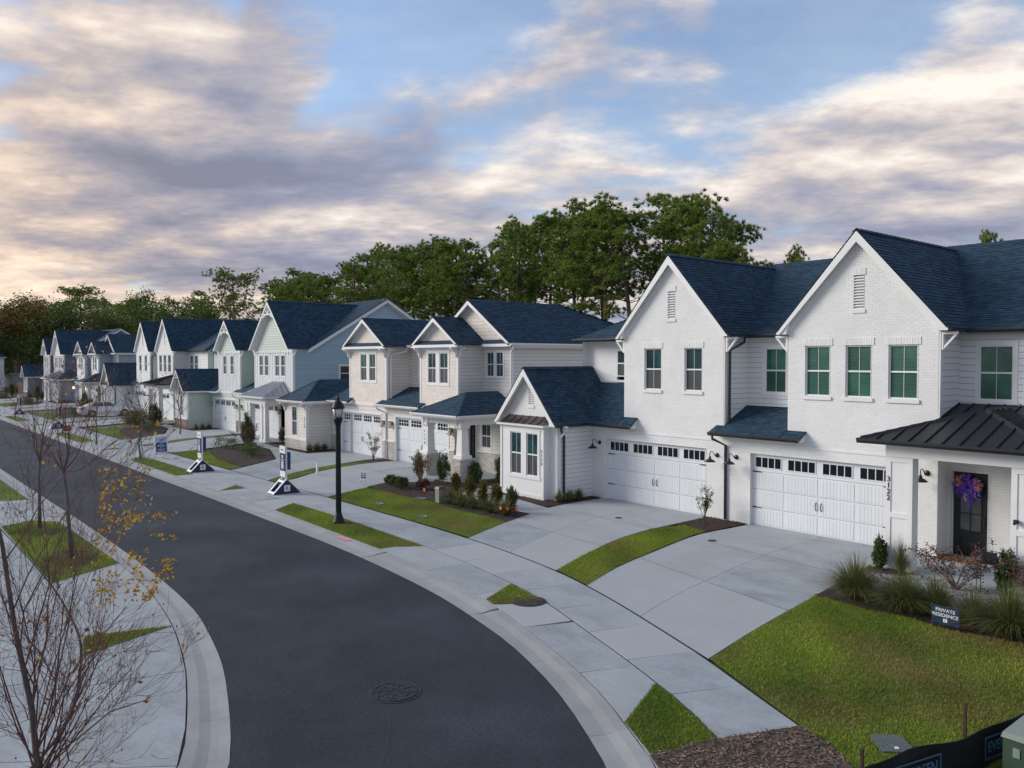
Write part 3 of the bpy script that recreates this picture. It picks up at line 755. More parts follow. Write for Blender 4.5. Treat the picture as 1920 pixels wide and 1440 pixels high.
# ---------------------------------------------------------------- house A: white painted brick, two tall gables
def house_a(dx, label, fine, numbers, end=-4.1):
    h = House('duplex_house', label, (-16 + dx, Y0, 0), 'white_trim', 'black_metal', fine=fine)
    D = lambda x: x + dx
    O = Vector((0, Y0, 0)); Om = Vector((0, 24.8, 0)); Ol = Vector((0, 25.15, 0))
    ye, ze, sl_, yr, zr = 24.5, 6.43, 0.522, 30.5, 9.56
    wb = 'white_brick'; ws = 'white_siding'
    st = 'brick'
    # first floor brick front with the two garage openings
    G1, G2 = (D(-22.27), D(-17.45)), (D(-15.65), D(-10.85))
    wall(h, 'wall', O, X, NF, [(D(-23.05), 0), (D(-9.64), 0), (D(-9.64), 3.0), (D(-23.05), 3.0)], [(G1[0], G1[1], 0.0, 2.45), (G2[0], G2[1], 0.0, 2.45)], wb, st, 0.16)
    garage_door(h, O, X, NF, G1[0], G1[1], 2.45, rows=1, frame=False); garage_door(h, O, X, NF, G2[0], G2[1], 2.45, rows=1, frame=False)
    # upper gable walls
    g1 = dict(c=D(-19.03), half=2.56, ze=6.44, zr=9.38); g2 = dict(c=D(-11.97), half=2.62, ze=6.44, zr=9.42)
    W1 = [(D(-20.30), D(-19.50), 4.44, 5.98), (D(-18.42), D(-17.66), 4.44, 5.98)]
    V1 = (D(-19.19), D(-18.87), 7.05, 8.05)
    W2 = [(D(-13.69), D(-12.86), 4.43, 5.99), (D(-12.36), D(-11.56), 4.43, 5.99), (D(-11.06), D(-10.22), 4.43, 5.99)]
    V2 = (D(-12.13), D(-11.81), 7.06, 8.08)
    p1 = gpoly(g1['c'], 2.29, 3.0, g1['ze'], g1['half'], g1['zr'], 0.12); p2 = gpoly(g2['c'], 2.31, 3.0, g2['ze'], g2['half'], g2['zr'], 0.12)
    wall(h, 'wall', O, X, NF, p1, W1 + [V1], wb, st); wall(h, 'wall', O, X, NF, p2, W2 + [V2], wb, st)
    for w in W1: window(h, O, X, NF, *w, sill=True, lintel=True)
    gr = dict(up='glass_green', lo='screen_green') if numbers else dict(up='glass_teal', lo='screen_grey')
    for i, w in enumerate(W2): window(h, O, X, NF, *w, sill=True, lintel=True, blinds=bool(numbers), **(gr if i != 1 or not numbers else dict(up='glass_green', lo='glass_green')))
    vent(h, O, X, NF, *V1); vent(h, O, X, NF, *V2)
    for g, hw in ((g1, 2.29), (g2, 2.31)):
        gable(h, g['c'], g['half'], g['ze'], g['zr'], Y0 - .22, Y0, ye, sl_, hw=hw)
    # main hipped roof
    xl, xr = D(-25.25), D(end)
    def sk(p): return any(p.y < ye + (g['zr'] - ze) / sl_ and abs(p.x - g['c']) < g['half'] * (1 - (p.z - g['ze']) / (g['zr'] - g['ze'])) - .1 for g in (g1, g2))
    yb = 2 * yr - ye; hr = yr - ye
    roof_plane(h, 'roof', [(xl, ye, ze), (xr, ye, ze), (xr - hr, yr, zr), (xl + hr, yr, zr)], skip=sk)
    roof_plane(h, 'roof', [(xl, yb, ze), (xl, ye, ze), (xl + hr, yr, zr)]); roof_plane(h, 'roof', [(xr, yb, ze), (xl, yb, ze), (xl + hr, yr, zr), (xr - hr, yr, zr)], exp_=.4); roof_plane(h, 'roof', [(xr, ye, ze), (xr, yb, ze), (xr - hr, yr, zr)], exp_=.3)
    cap(h, (xl + hr, yr, zr), (xr - hr, yr, zr)); cap(h, (xr, ye, ze), (xr - hr, yr, zr)); cap(h, (xl, ye, ze), (xl + hr, yr, zr)); cap(h, (xl, yb, ze), (xl + hr, yr, zr))
    for a, b in ((xl, g1['c'] - 2.56), (g1['c'] + 2.56, g2['c'] - 2.62), (g2['c'] + 2.62, xr)): gutter(h, (a, ye, ze), (b, ye, ze), NF)
    for g in (g1, g2):
        for sg in (-1, 1): gutter(h, (g['c'] + sg * g['half'], Y0 - .2, ze), (g['c'] + sg * g['half'], ye, ze), (sg, 0, 0), .07)
    # recessed second floor walls
    wmid = wall(h, 'wall', Om, X, NF, [(D(-16.74), 3.85), (D(-14.28), 3.85), (D(-14.28), 6.35), (D(-16.74), 6.35)], [(D(-16.0), D(-15.17), 4.42, 5.96)], ws, 'siding')
    window(h, Om, X, NF, D(-16.0), D(-15.17), 4.42, 5.96, trim=.10, d=-.02, **gr)
    wall(h, 'wall', Om, X, NF, [(D(-9.66), 3.8), (D(end - .4), 3.8), (D(end - .4), 6.35), (D(-9.66), 6.35)], [(D(-9.13), D(-8.25), 4.42, 5.96), (D(-7.9), D(-7.04), 4.42, 5.96)], ws, 'siding')
    window(h, Om, X, NF, D(-9.13), D(-8.25), 4.42, 5.96, trim=.10, d=-.02, up='glass_green', lo='glass_green', blinds=bool(numbers)); window(h, Om, X, NF, D(-7.9), D(-7.04), 4.42, 5.96, trim=.10, d=-.02, **gr)
    wall(h, 'wall', Ol, X, NF, [(D(-25.0), 3.4), (D(-21.32), 3.4), (D(-21.32), 6.35), (D(-25.0), 6.35)], [(D(-23.30), D(-22.5), 4.42, 5.96)], ws, 'plain')
    window(h, Ol, X, NF, D(-23.30), D(-22.5), 4.86, 5.96, trim=0, d=-.02)
    q = MB(); q.frame_box(Ol, X, Z, NF, D(-24.66), D(-22.2), 6.06, 6.09, 0, .02); q.frame_box(Ol, X, Z, NF, D(-24.69), D(-24.66), 4.6, 6.09, 0, .019); q.frame_box(Ol, X, Z, NF, D(-25.0), D(-24.87), 3.4, 6.3, 0, .028); q.frame_box(Ol, X, Z, NF, D(-24.8), D(-21.4), 4.62, 4.72, 0, .03); q.build('panel_trim', 'white_trim', h.root)
    # returns of the gables
    for x0, y1 in ((D(-16.745), 24.8), (D(-9.66), 24.8)):
        wall(h, 'wall', Vector((x0, Y0 + .03, 0)), Y, X, [(0, 2.95), (y1 - Y0 - .03, 2.95), (y1 - Y0 - .03, 6.36), (0, 6.36)], [], ws, 'siding'); corner_board(h, x0 + .02, Y0 + .03, 3.0, 6.36, 1, .13)
    q = MB(); q.quad((D(-21.32), 25.15, 2.9), (D(-21.32), Y0, 2.9), (D(-21.32), Y0, 6.36), (D(-21.32), 25.15, 6.36)); q.build('wall', ws, h.root); q = MB(); q.quad((D(-14.28), 24.8, 2.9), (D(-14.28), Y0, 2.9), (D(-14.28), Y0, 6.36), (D(-14.28), 24.8, 6.36)); q.build('wall', ws, h.root)
    main_block(h, D(-25.0), D(end - .4), 24.8, 36.2, 6.36, ws)
    for x_, o_, y_ in ((D(-21.56), -1, Y0 + .1), (D(-16.5), 1, Y0 + .06), (D(-14.5), -1, Y0 + .06), (D(-9.45), 1, Y0 + .06)):
        bracket(h, (x_ - o_ * .18, y_, 6.33), (o_, 0, 0))
    # lean-to over the middle piers
    a, b = D(-17.0), D(-13.62); zt = 3.08 + (24.8 - 22.98) * .475
    roof_plane(h, 'roof', [(D(-16.72), 22.98, 3.08), (D(-14.30), 22.98, 3.08), (D(-14.30), 24.8, zt), (D(-16.72), 24.8, zt)])
    zs = 3.08 + (Y0 - .01 - 22.98) * .475
    roof_plane(h, 'roof', [(a, 22.98, 3.08), (D(-16.74), 22.98, 3.08), (D(-16.74), Y0 - .01, zs), (a, Y0 - .01, zs)], exp_=.15); roof_plane(h, 'roof', [(D(-14.28), 22.98, 3.08), (b, 22.98, 3.08), (b, Y0 - .01, zs), (D(-14.28), Y0 - .01, zs)])
    gutter(h, (a, 22.98, 3.08), (b, 22.98, 3.08), NF)
    q = MB(); q.prism([(a + .02, 22.99, 2.96), (a + .02, Y0 - .01, 2.96), (a + .02, Y0 - .01, zs - .07)], (b - a - .04, 0, 0)); q.build('lean_to_fascia', 'white_trim', h.root)
    q = MB(); q.box(G1[0] - .3, G1[1] + .3, Y0 - .025, Y0 + .02, 2.74, 2.80); q.build('brick_band', wb, h.root); q = MB(); q.box(G2[0] - .3, G2[1] + .3, Y0 - .025, Y0 + .02, 2.74, 2.80); q.build('brick_band', wb, h.root)
    downspout(h, [(D(-16.60), ye - .06, ze - .09), (D(-16.60), ye - .06, ze - .25), (D(-16.62), Y0 + .18, ze - .55), (D(-16.62), Y0 + .18, zs + .1)])
    downspout(h, [(D(-16.83), 22.93, 2.99), (D(-16.83), 22.93, 2.86), (D(-16.6), Y0 - .06, 2.62), (D(-16.6), Y0 - .06, .08)])
    for x in (D(-22.62), D(-16.98), D(-16.2)): barn_light(h, (x, Y0 - .01, 2.25))
    # side wing with its own gable and box bay
    yw = 21.48; Ow = Vector((0, yw, 0))
    wp = gpoly(D(-24.74), 1.68, 0, 3.04, 1.86, 5.25, .12)
    wall(h, 'wall', Ow, X, NF, wp, [(D(-24.72), D(-24.42), 3.72, 4.42)], wb, st)
    vent(h, Ow, X, NF, D(-24.72), D(-24.42), 3.72, 4.42)
    wall(h, 'wall', Vector((D(-23.06), yw + .02, 0)), Y, X, [(0, 0), (1.93, 0), (1.93, 3.0), (0, 3.0)], [], ws, 'siding'); corner_board(h, D(-23.04), yw + .02, 0.02, 3.0, 1, .13)
    q = MB(); q.quad((D(-26.42), 25.15, 0), (D(-26.42), yw, 0), (D(-26.42), yw, 3.05), (D(-26.42), 25.15, 3.05)); q.build('wall', ws, h.root)
    g3 = (D(-24.74), 1.86, 3.04, 5.25); k3 = (5.25 - 3.04) / 1.86; yv = 25.15; s3 = .72
    ylo = 23.0
    yv1 = ylo + (g3[3] - g3[2]) / s3
    yv1 = min(yv1, 25.15)
    xv = g3[0] + g3[1] - (25.15 - ylo) * s3 / k3; zv = g3[2] + (25.15 - ylo) * s3
    roof_plane(h, 'roof', [(g3[0] + g3[1], yw - .3, g3[2]), (g3[0] + g3[1], ylo, g3[2]), (xv, 25.15, zv), (g3[0], 25.15, g3[3]), (g3[0], yw - .3, g3[3])])
    roof_plane(h, 'roof', [(g3[0] - g3[1], 25.15, g3[2]), (g3[0] - g3[1], yw - .3, g3[2]), (g3[0], yw - .3, g3[3]), (g3[0], 25.15, g3[3])])
    roof_plane(h, 'roof', [(g3[0] + g3[1], ylo, g3[2]), (D(-21.34), ylo, g3[2]), (D(-21.34), 25.15, zv), (xv, 25.15, zv)])
    zs2 = g3[2] + (Y0 - .01 - ylo) * s3
    roof_plane(h, 'roof', [(D(-21.30), ylo, g3[2]), (D(-20.62), ylo, g3[2]), (D(-20.62), Y0 - .01, zs2), (D(-21.30), Y0 - .01, zs2)])
    q = MB(); q.prism([(D(-23.0), ylo + .01, 2.93), (D(-23.0), Y0 - .01, 2.93), (D(-23.0), Y0 - .01, zs2 - .07)], (2.34, 0, 0)); q.build('lean_to_fascia', 'white_trim', h.root)
    cap(h, (g3[0], yw - .3, g3[3]), (g3[0], 25.1, g3[3]))
    gutter(h, (g3[0] + g3[1], yw - .28, 3.04), (g3[0] + g3[1], ylo - .05, 3.04), X); gutter(h, (g3[0] + g3[1] + .05, ylo, 3.04), (D(-20.62), ylo, 3.04), NF)
    # its rake boards
    h2 = h; ang = math.atan(k3)
    for sg in (-1, 1):
        tip = Vector((g3[0] + sg * g3[1], yw - .3, g3[2])); top = Vector((g3[0], yw - .3, g3[3]))
        q = MB(); q.prism([tip, top, top - Z * (.22 / math.cos(ang)), tip - Z * .08 - X * sg * .18, tip - Z * .08], (0, .045, 0)); q.build('rake_board', 'white_trim', h.root)
        xw = g3[0] + sg * 1.5
        q = MB(); q.prism([tip + Vector((-sg * .01, .047, -.075)), (xw, yw - .253, 2.965), (xw, yw - .253, g3[2] + .36 * k3 - .08), tip + Vector((-sg * .01, .047, -.03))], (0, .25, 0)); q.build('eave_return', 'white_trim', h.root)
    bracket(h, (D(-23.02), yw + .12, 2.98), (1, 0, 0))
    downspout(h, [(D(-22.8), yw + .0, 2.95), (D(-22.8), yw + .0, 2.8), (D(-22.98), yw + .32, 2.55), (D(-22.98), yw + .32, .1)])
    yb_ = 21.18; Ob = Vector((0, yb_, 0)); b0, b1 = D(-26.15), D(-23.46)
    bw = [(D(-25.50), D(-24.82), .92, 2.64), (D(-24.50), D(-23.82), .92, 2.64)]
    wall(h, 'wall', Ob, X, NF, [(b0, 0), (b1, 0), (b1, 2.95), (b0, 2.95)], bw, 'white_trim', 'plain')
    for w in bw: window(h, Ob, X, NF, *w, d=-.03, trim=0)
    q = MB(); e = .03
    for s in (D(-25.62), D(-24.82), D(-23.82)): q.frame_box(Ob, X, Z, NF, s + (0 if s != D(-24.82) else .0), s + (.12 if s != D(-24.82) else .32), .92, 2.64, 0, e)
    q.frame_box(Ob, X, Z, NF, D(-25.64), D(-23.68), 2.642, 2.78, 0, e); q.frame_box(Ob, X, Z, NF, D(-25.66), D(-23.66), .79, .918, 0, e + .01); q.frame_box(Ob, X, Z, NF, b0, b1, .0, .2, 0, e)
    q.frame_box(Ob, X, Z, NF, b0, b0 + .11, .201, 2.9, 0, e); q.frame_box(Ob, X, Z, NF, b1 - .11, b1, .201, 2.9, 0, e)
    q.build('bay_trim', 'white_trim', h.root)
    q = MB(); q.quad((b1, yb_, 0), (b1, yw, 0), (b1, yw, 2.95), (b1, yb_, 2.95)); q.quad((b0, yw, 0), (b0, yb_, 0), (b0, yb_, 2.95), (b0, yw, 2.95)); q.build('wall', 'white_siding', h.root)
    q = MB(); q.box(b0 - .1, b1 + .1, yb_ - .16, yw - .001, 2.90, 3.0); q.build('bay_cornice', 'white_trim', h.root)
    # flared metal hood over the bay
    prof = [(0, 0), (.10, .035), (.20, .09), (.30, .17), (.40, .29)]
    xs0, xs1 = b0 - .14, b1 + .14
    q = MB()
    for (d0, z0), (d1, z1) in zip(prof, prof[1:]):
        i0, i1 = d0 * .9, d1 * .9
        q.quad((xs0 + i0, yb_ - .2 + d0 * 1.15, 3.01 + z0), (xs1 - i0, yb_ - .2 + d0 * 1.15, 3.01 + z0), (xs1 - i1, yb_ - .2 + d1 * 1.15, 3.01 + z1), (xs0 + i1, yb_ - .2 + d1 * 1.15, 3.01 + z1))
        q.quad((xs1 - i0, yb_ - .2 + d0 * 1.15, 3.01 + z0), (xs1 - i0, yw, 3.01 + z0), (xs1 - i1, yw, 3.01 + z1), (xs1 - i1, yb_ - .2 + d1 * 1.15, 3.01 + z1)); q.quad((xs0 + i0, yw, 3.01 + z0), (xs0 + i0, yb_ - .2 + d0 * 1.15, 3.01 + z0), (xs0 + i1, yb_ - .2 + d1 * 1.15, 3.01 + z1), (xs0 + i1, yw, 3.01 + z1))
    hood = q.build('bay_hood', 'copper_brown', h.root)
    for k in range(6):
        xx = xs0 + .4 + (xs1 - xs0 - .8) * k / 5
        q = MB(); q.tube([(xx + (0 if d < .01 else 0), yb_ - .2 + d * 1.15, 3.025 + z) for d, z in prof], .018, 5); q.build('hood_seam', 'copper_brown', hood)
    if numbers:
        for i, ch in enumerate('3124'): text_mesh('house_number', ch, .17, 'black_metal', h.root, Vector((D(-23.57), yb_ - .035, 1.96 - i * .165)), X, Z, NF)
    # porch
    py = 21.23; Op = Vector((0, py, 0)); wy = 24.15; Od = Vector((0, wy, 0))
    d0, d1 = D(-9.54), D(-8.60)
    wall(h, 'wall', Od, X, NF, [(D(-9.64), 0), (D(end - .4), 0), (D(end - .4), 3.9), (D(-9.64), 3.9)], [(d0, d1, 0, 2.5)], wb, st)
    q = MB(); q.quad((D(-9.64), Y0, 0), (D(-9.64), wy, 0), (D(-9.64), wy, 3.0), (D(-9.64), Y0, 3.0)); q.build('wall', wb, h.root)
    q = MB(); q.quad((D(end - .4), wy, 0), (D(end - .4), 24.8, 0), (D(end - .4), 24.8, 3.9), (D(end - .4), wy, 3.9)); q.build('wall', ws, h.root)
    q = MB(); q.box(D(-5.7), D(end - .3), wy - .12, 24.79, 3.88, 3.95); q.build('ledge_flashing', 'black_metal', h.root)
    standing_door(h, Od, d0 + .02, d1 - .02, 2.42, -.06)
    q = MB(); q.box(D(-10.1), D(-6.2), py - .05, wy, 0.0, .075); q.build('porch_floor', 'concrete', h.root)
    for (a, b) in ((D(-10.03), D(-9.36)), (D(-7.06), D(-6.39))):
        q = MB(); q.box(a, b, py, py + .34, 0.0, 3.02)
        c = q.build('porch_column', 'white_trim', h.root)
        q = MB(); e = .022
        for (u0, u1, v0, v1) in ((a - .01, a + .12, 0.001, 3.02), (b - .12, b + .01, 0.001, 3.02), (a + .121, b - .121, 1.42, 1.56), (a + .121, b - .121, 0.001, .2), (a + .121, b - .121, 2.88, 3.02)): q.box(u0, u1, py - e, py, v0, v1)
        q.build('column_panel', 'white_trim', c)
    q = MB(); q.box(D(-10.05), D(-6.36), py - .03, py + .36, 3.021, 3.40); q.box(D(-6.70), D(-6.36), py + .361, wy - .01, 3.021, 3.40); q.box(D(-10.05), D(-9.7), py + .361, Y0, 3.021, 3.40); bm_ = q.build('porch_beam', 'white_trim', h.root)
    q = MB(); q.box(D(-9.9), D(-6.5), py - .05, py - .031, 3.30, 3.37); q.box(D(-9.9), D(-6.5), py - .05, py - .031, 3.021, 3.12); q.build('beam_moulding', 'white_trim', bm_)
    q = MB(); q.box(D(-10.0), D(-6.4), py, wy - .01, 3.405, 3.42); q.build('porch_ceiling', 'white_trim', h.root)
    ex0, ex1, ey, ez = D(-10.55), D(-6.05), 20.86, 3.47
    hh = (ex1 - ex0) / 2; xm = (ex0 + ex1) / 2; s4 = .335; za = ez + hh * s4
    roof_plane(h, 'roof', [(ex0, ey, ez), (ex1, ey, ez), (xm, ey + hh, za)], 'seam', 'seam_metal_dark', 'seam_metal_dark', seam=.40)
    roof_plane(h, 'roof', [(ex1, ey, ez), (ex1, 24.8, ez), (xm, 24.8, za), (xm, ey + hh, za)], 'seam', 'seam_metal_dark', 'seam_metal_dark', seam=.40)
    yq = Y0 - .02
    roof_plane(h, 'roof', [(ex0, yq, ez), (ex0, ey, ez), (xm, ey + hh, za), (xm, 24.8, za), (D(-9.64), 24.8, ez + (D(-9.64) - ex0) * s4), (D(-9.64), yq, ez + (D(-9.64) - ex0) * s4)], 'seam', 'seam_metal_dark', 'seam_metal_dark', seam=.40)
    for a, b in (((ex0, ey, ez), (xm, ey + hh, za)), ((ex1, ey, ez), (xm, ey + hh, za)), ((xm, ey + hh, za), (xm, 24.79, za))): cap(h, a, b, 'seam_metal_dark', .15, 'hip_flashing', .06)
    roof_plane(h, 'roof', [(D(-9.63), 22.0, 3.49), (ex1, 22.0, 3.49), (ex1, 24.79, 4.30), (D(-9.63), 24.79, 4.30)], 'seam', 'seam_metal_dark', 'seam_metal_dark', seam=.40)
    gutter(h, (ex0 - .08, ey, ez), (ex1, ey, ez), NF); gutter(h, (ex0, ey - .05, ez), (ex0, yq, ez), -X)
    barn_light(h, (D(-9.93), Y0 - .01, 2.38))
    q = MB(); q.box(D(-6.99), D(-6.89), py - .10, py - .03, 1.72, 1.80); q.tube([(D(-6.94), py - .1, 1.74), (D(-6.94), py - .17, 1.72)], .035, 8); q.build('door_camera', 'black_metal', h.root)
    q = MB(); q.box(D(-23.05), D(-23.02), 22.35, 22.45, .5, .66); q.build('outlet_cover', 'white_trim', h.root)
    if numbers:
        for i, ch in enumerate('3122'): text_mesh('house_number', ch, .20, 'black_metal', h.root, Vector((D(-9.965), py - .03, 2.42 - i * .165)), X, Z, NF)
    finish(h)
    return h
def pent(h, c, half, ze, yf, yw, mat='shingle'):
    """small skirt roof and fascia closing the foot of a gable"""
    roof_plane(h, 'roof', [(c - half + .1, yf, ze), (c + half - .1, yf, ze), (c + half - .42, yw, ze + .2), (c - half + .42, yw, ze + .2)], exp_=.13, thick=.04)
    q = MB(); q.box(c - half, c + half, yf - .03, yf + .02, ze - .15, ze - .012); q.box(c - half, c + half, yf + .021, yw + .02, ze - .15, ze - .12); q.build('pent_fascia', h.trim, h.root)
def hip_wing(h, x0, x1, yf, yb, ze, sl_, name='roof'):
    """hip roof running back (ridge along y) with a front hip"""
    hw = (x1 - x0) / 2; xm = (x0 + x1) / 2; zr = ze + hw * sl_
    roof_plane(h, name, [(x0, yf, ze), (x1, yf, ze), (xm, yf + hw, zr)])
    roof_plane(h, name, [(x1, yf, ze), (x1, yb, ze), (xm, yb, zr), (xm, yf + hw, zr)])
    roof_plane(h, name, [(x0, yb, ze), (x0, yf, ze), (xm, yf + hw, zr), (xm, yb, zr)])
    cap(h, (x0, yf, ze), (xm, yf + hw, zr)); cap(h, (x1, yf, ze), (xm, yf + hw, zr)); cap(h, (xm, yf + hw, zr), (xm, yb, zr))
    gutter(h, (x0, yf, ze), (x1, yf, ze), NF); gutter(h, (x1, yf - .05, ze), (x1, yb, ze), X); gutter(h, (x0, yf - .05, ze), (x0, yb, ze), -X)
    q = MB(); q.box(x0 + .02, x1 - .02, yf + .02, yf + .05, ze - .18, ze - .02); q.box(x1 - .05, x1 - .02, yf + .051, yb, ze - .18, ze - .02); q.build('eave_fascia', h.trim, h.root)
    return zr
def scroll_bracket(h, p, out):
    p, out = Vector(p), Vector(out); sd = out.cross(Z); q = MB()
    pts = [(0, 0), (.42, 0), (.42, -.07), (.30, -.12), (.16, -.24), (.10, -.46), (0, -.50)]
    q.prism([p + out * a + Z * b - sd * .05 for a, b in pts], sd * .10); q.build('eave_bracket', h.trim, h.root)
def stone_pier(h, x0, x1, y0, y1, z1, mat='pale_stone'):
    O = Vector((0, y0, 0))
    w = wall(h, 'stone_base', O, X, NF, [(x0, 0), (x1, 0), (x1, z1), (x0, z1)], [], mat, 'stone')
    wall(h, 'stone_base', Vector((x1, y0, 0)), Y, X, [(0, 0), (y1 - y0, 0), (y1 - y0, z1), (0, z1)], [], mat, 'stone')
    q = MB(); q.quad((x0, y1, 0), (x0, y0, 0), (x0, y0, z1), (x0, y1, z1)); q.quad((x1, y1, 0), (x0, y1, 0), (x0, y1, z1), (x1, y1, z1)); q.build('stone_base', mat, h.root)
    return w

LITL = (0, 2)
# ---------------------------------------------------------------- house B: shingled gables, stone bases, hipped porch
def house_b(dx, label, fine, siding, shake, numbers, lit=False):
    h = House('duplex_house', label, (-38 + dx, Y0, 0), 'white_trim', 'white_trim', fine=fine)
    D = lambda x: x + dx
    O = Vector((0, Y0, 0)); Om = Vector((0, 24.95, 0))
    ye, ze, yr, zr = 24.6, 6.35, 30.9, 8.72; sm = (zr - ze) / (yr - ye)
    G1, G2 = (D(-44.2), D(-39.6)), (D(-38.05), D(-33.1))
    wall(h, 'wall', O, X, NF, [(D(-45.57), 0), (D(-32.55), 0), (D(-32.55), 3.05), (D(-45.57), 3.05)], [(*G1, 0, 2.45), (*G2, 0, 2.45)], siding, 'siding')
    garage_door(h, O, X, NF, *G1, 2.45, rows=2); garage_door(h, O, X, NF, *G2, 2.45, rows=2)
    for a, b in ((D(-39.48), D(-38.17)), (D(-45.55), D(-44.32)), (D(-32.98), D(-32.55))):
        wall(h, 'stone_base', O + NF * .02, X, NF, [(a, 0), (b, 0), (b, 1.02), (a, 1.02)], [], 'pale_stone', 'stone')
        q = MB(); q.frame_box(O, X, Z, NF, a, b, 1.021, 1.10, 0, .07); q.build('stone_cap', 'white_trim', h.root)
    ga = dict(c=D(-41.1), half=2.46, ze=6.33, zr=7.93); gb = dict(c=D(-33.93), half=2.05, ze=6.33, zr=7.72)
    gc = dict(c=D(-33.05), half=3.35, ze=6.37, zr=8.60)
    def shake_wall(g, hw, wins):
        wall(h, 'wall', O, X, NF, [(g['c'] - hw, 3.05), (g['c'] + hw, 3.05), (g['c'] + hw, 6.2), (g['c'] - hw, 6.2)], wins, shake, 'shake')
        k = (g['zr'] - g['ze']) / g['half']
        wall(h, 'wall', O, X, NF, [(g['c'] - g['half'] + .35, 6.45), (g['c'] + g['half'] - .35, 6.45), (g['c'], 6.45 + (g['half'] - .35) * k)], [], shake, 'shake')
        gable(h, g['c'], g['half'], g['ze'], g['zr'], Y0 - .36, Y0, ye, sm, hw=hw, ret=False, rake=.2)
        pent(h, g['c'], g['half'], g['ze'], Y0 - .33, Y0 - .01)
        q = MB(); q.box(g['c'] - hw, g['c'] + hw, Y0 - .03, Y0 + .01, 6.02, 6.199); q.box(g['c'] - hw - .03, g['c'] + hw + .03, Y0 - .05, Y0 + .01, 2.93, 3.06); q.build('frieze_board', 'white_trim', h.root)
        for sg in (-1, 1):
            corner_board(h, g['c'] + sg * hw, Y0, 3.07, 6.01, sg, .11)
            scroll_bracket(h, (g['c'] + sg * (hw + .02), Y0 + .08, 6.17), (sg, 0, 0)); scroll_bracket(h, (g['c'] + sg * (hw - .06), Y0 - .03, 6.17), (0, -1, 0))
    WA = [(D(-41.88), D(-41.18), 4.36, 5.9), (D(-40.88), D(-40.18), 4.36, 5.9)]; WB = [(D(-34.88), D(-34.15), 4.36, 5.92), (D(-33.83), D(-33.1), 4.36, 5.92)]
    shake_wall(ga, 2.1, WA); shake_wall(gb, 1.68, WB)
    for ws_ in (WA, WB):
        for w in ws_: window(h, O, X, NF, *w, d=-.02, trim=.0, up='glass_green' if ws_ is WA else 'glass_teal')
        a, b = ws_[0][0], ws_[1][1]; z0, z1 = ws_[0][2:]
        q = MB(); e = .03
        for u, v in ((a - .12, a - .001), (ws_[0][1] + .001, ws_[1][0] - .001), (b + .001, b + .12)): q.frame_box(O, X, Z, NF, u, v, z0, z1, 0, e)
        q.frame_box(O, X, Z, NF, a - .14, b + .14, z1 + .001, z1 + .13, 0, e + .008); q.frame_box(O, X, Z, NF, a - .14, b + .14, z0 - .12, z0 - .001, 0, e + .008); q.build('window_casing', 'white_trim', h.root)
    # second floor behind: middle recess, right front under the broad gable
    wall(h, 'wall', Om, X, NF, [(D(-39.0), 3.8), (D(-35.6), 3.8), (D(-35.6), 6.3), (D(-39.0), 6.3)], [(D(-38.0), D(-37.2), 4.36, 5.92)], siding, 'siding')
    window(h, Om, X, NF, D(-38.0), D(-37.2), 4.36, 5.92, d=-.02, trim=.1)
    wall(h, 'wall', Om, X, NF, [(D(-32.25), 3.2), (D(-30.0), 3.2), (D(-30.0), 6.25), (D(-32.25), 6.25)], [(D(-31.9), D(-31.33), 4.72, 5.95), (D(-31.17), D(-30.6), 4.72, 5.95)], siding, 'siding')
    for a, b in ((D(-31.9), D(-31.33)), (D(-31.17), D(-30.6))): window(h, Om, X, NF, a, b, 4.72, 5.95, d=-.02, trim=.075, up='glass_teal', lo='glass_teal')
    k = (gc['zr'] - gc['ze']) / gc['half']
    wall(h, 'wall', Om, X, NF, [(gc['c'] - gc['half'] + .3, 6.45), (gc['c'] + gc['half'] - .3, 6.45), (gc['c'], 6.45 + (gc['half'] - .3) * k)], [], shake, 'shake')
    cx, hf = gc['c'], gc['half']
    # broad gable roof; its right slope is also the right hip of the main roof
    xr_ = cx + hf; yB = 2 * yr - ye
    zt = gc['zr']
    roof_plane(h, 'roof', [(xr_, 24.6, ze), (xr_, yB, ze), (cx, yr, zt), (cx, 24.6, zt)])
    roof_plane(h, 'roof', [(cx - hf, yr, ze), (cx - hf, 24.6, ze), (cx, 24.6, zt), (cx, yr, zt)])
    cap(h, (cx, 24.6, zt), (cx, yr, zt)); cap(h, (xr_, yB, ze), (cx, yr, zt))
    ang = math.atan(k)
    for sg in (-1, 1):
        tip = Vector((cx + sg * hf, 24.6, ze)); top = Vector((cx, 24.6, zt))
        q = MB(); q.prism([tip, top, top - Z * (.2 / math.cos(ang)), tip - Z * .1 - X * sg * .12, tip - Z * .1], (0, .045, 0)); q.build('rake_board', 'white_trim', h.root)
        q = MB(); a = cx + sg * (hf - .35); kk = lambda x: ze + (hf - abs(x - cx)) * k
        q.prism([(a, 24.92, kk(a) - .1), (cx, 24.92, zt - .1), (cx, 24.92, zt - .34), (a, 24.92, kk(a) - .34)], (0, .03, 0)); q.build('frieze_board', 'white_trim', h.root)
    roof_plane(h, 'roof', [(D(-32.2), 24.62, ze + .0), (xr_ - .12, 24.62, ze + .0), (xr_ - .4, 24.94, ze + .2), (D(-32.2), 24.94, ze + .2)], exp_=.13, thick=.04)
    q = MB(); q.box(D(-32.2), xr_ - .02, 24.60, 24.64, ze - .15, ze - .012); q.box(D(-32.2), xr_ - .02, 24.641, 24.96, ze - .15, ze - .12); q.build('pent_fascia', 'white_trim', h.root)
    def sk(p): return any(p.y < ye + (g['zr'] - g['ze']) / sm and abs(p.x - g['c']) < g['half'] * (1 - (p.z - g['ze']) / (g['zr'] - g['ze'])) - .1 for g in (ga,)) or (abs(p.x - cx) < hf * (1 - (p.z - ze) / (zt - ze)) - .1)
    xl = D(-43.6)
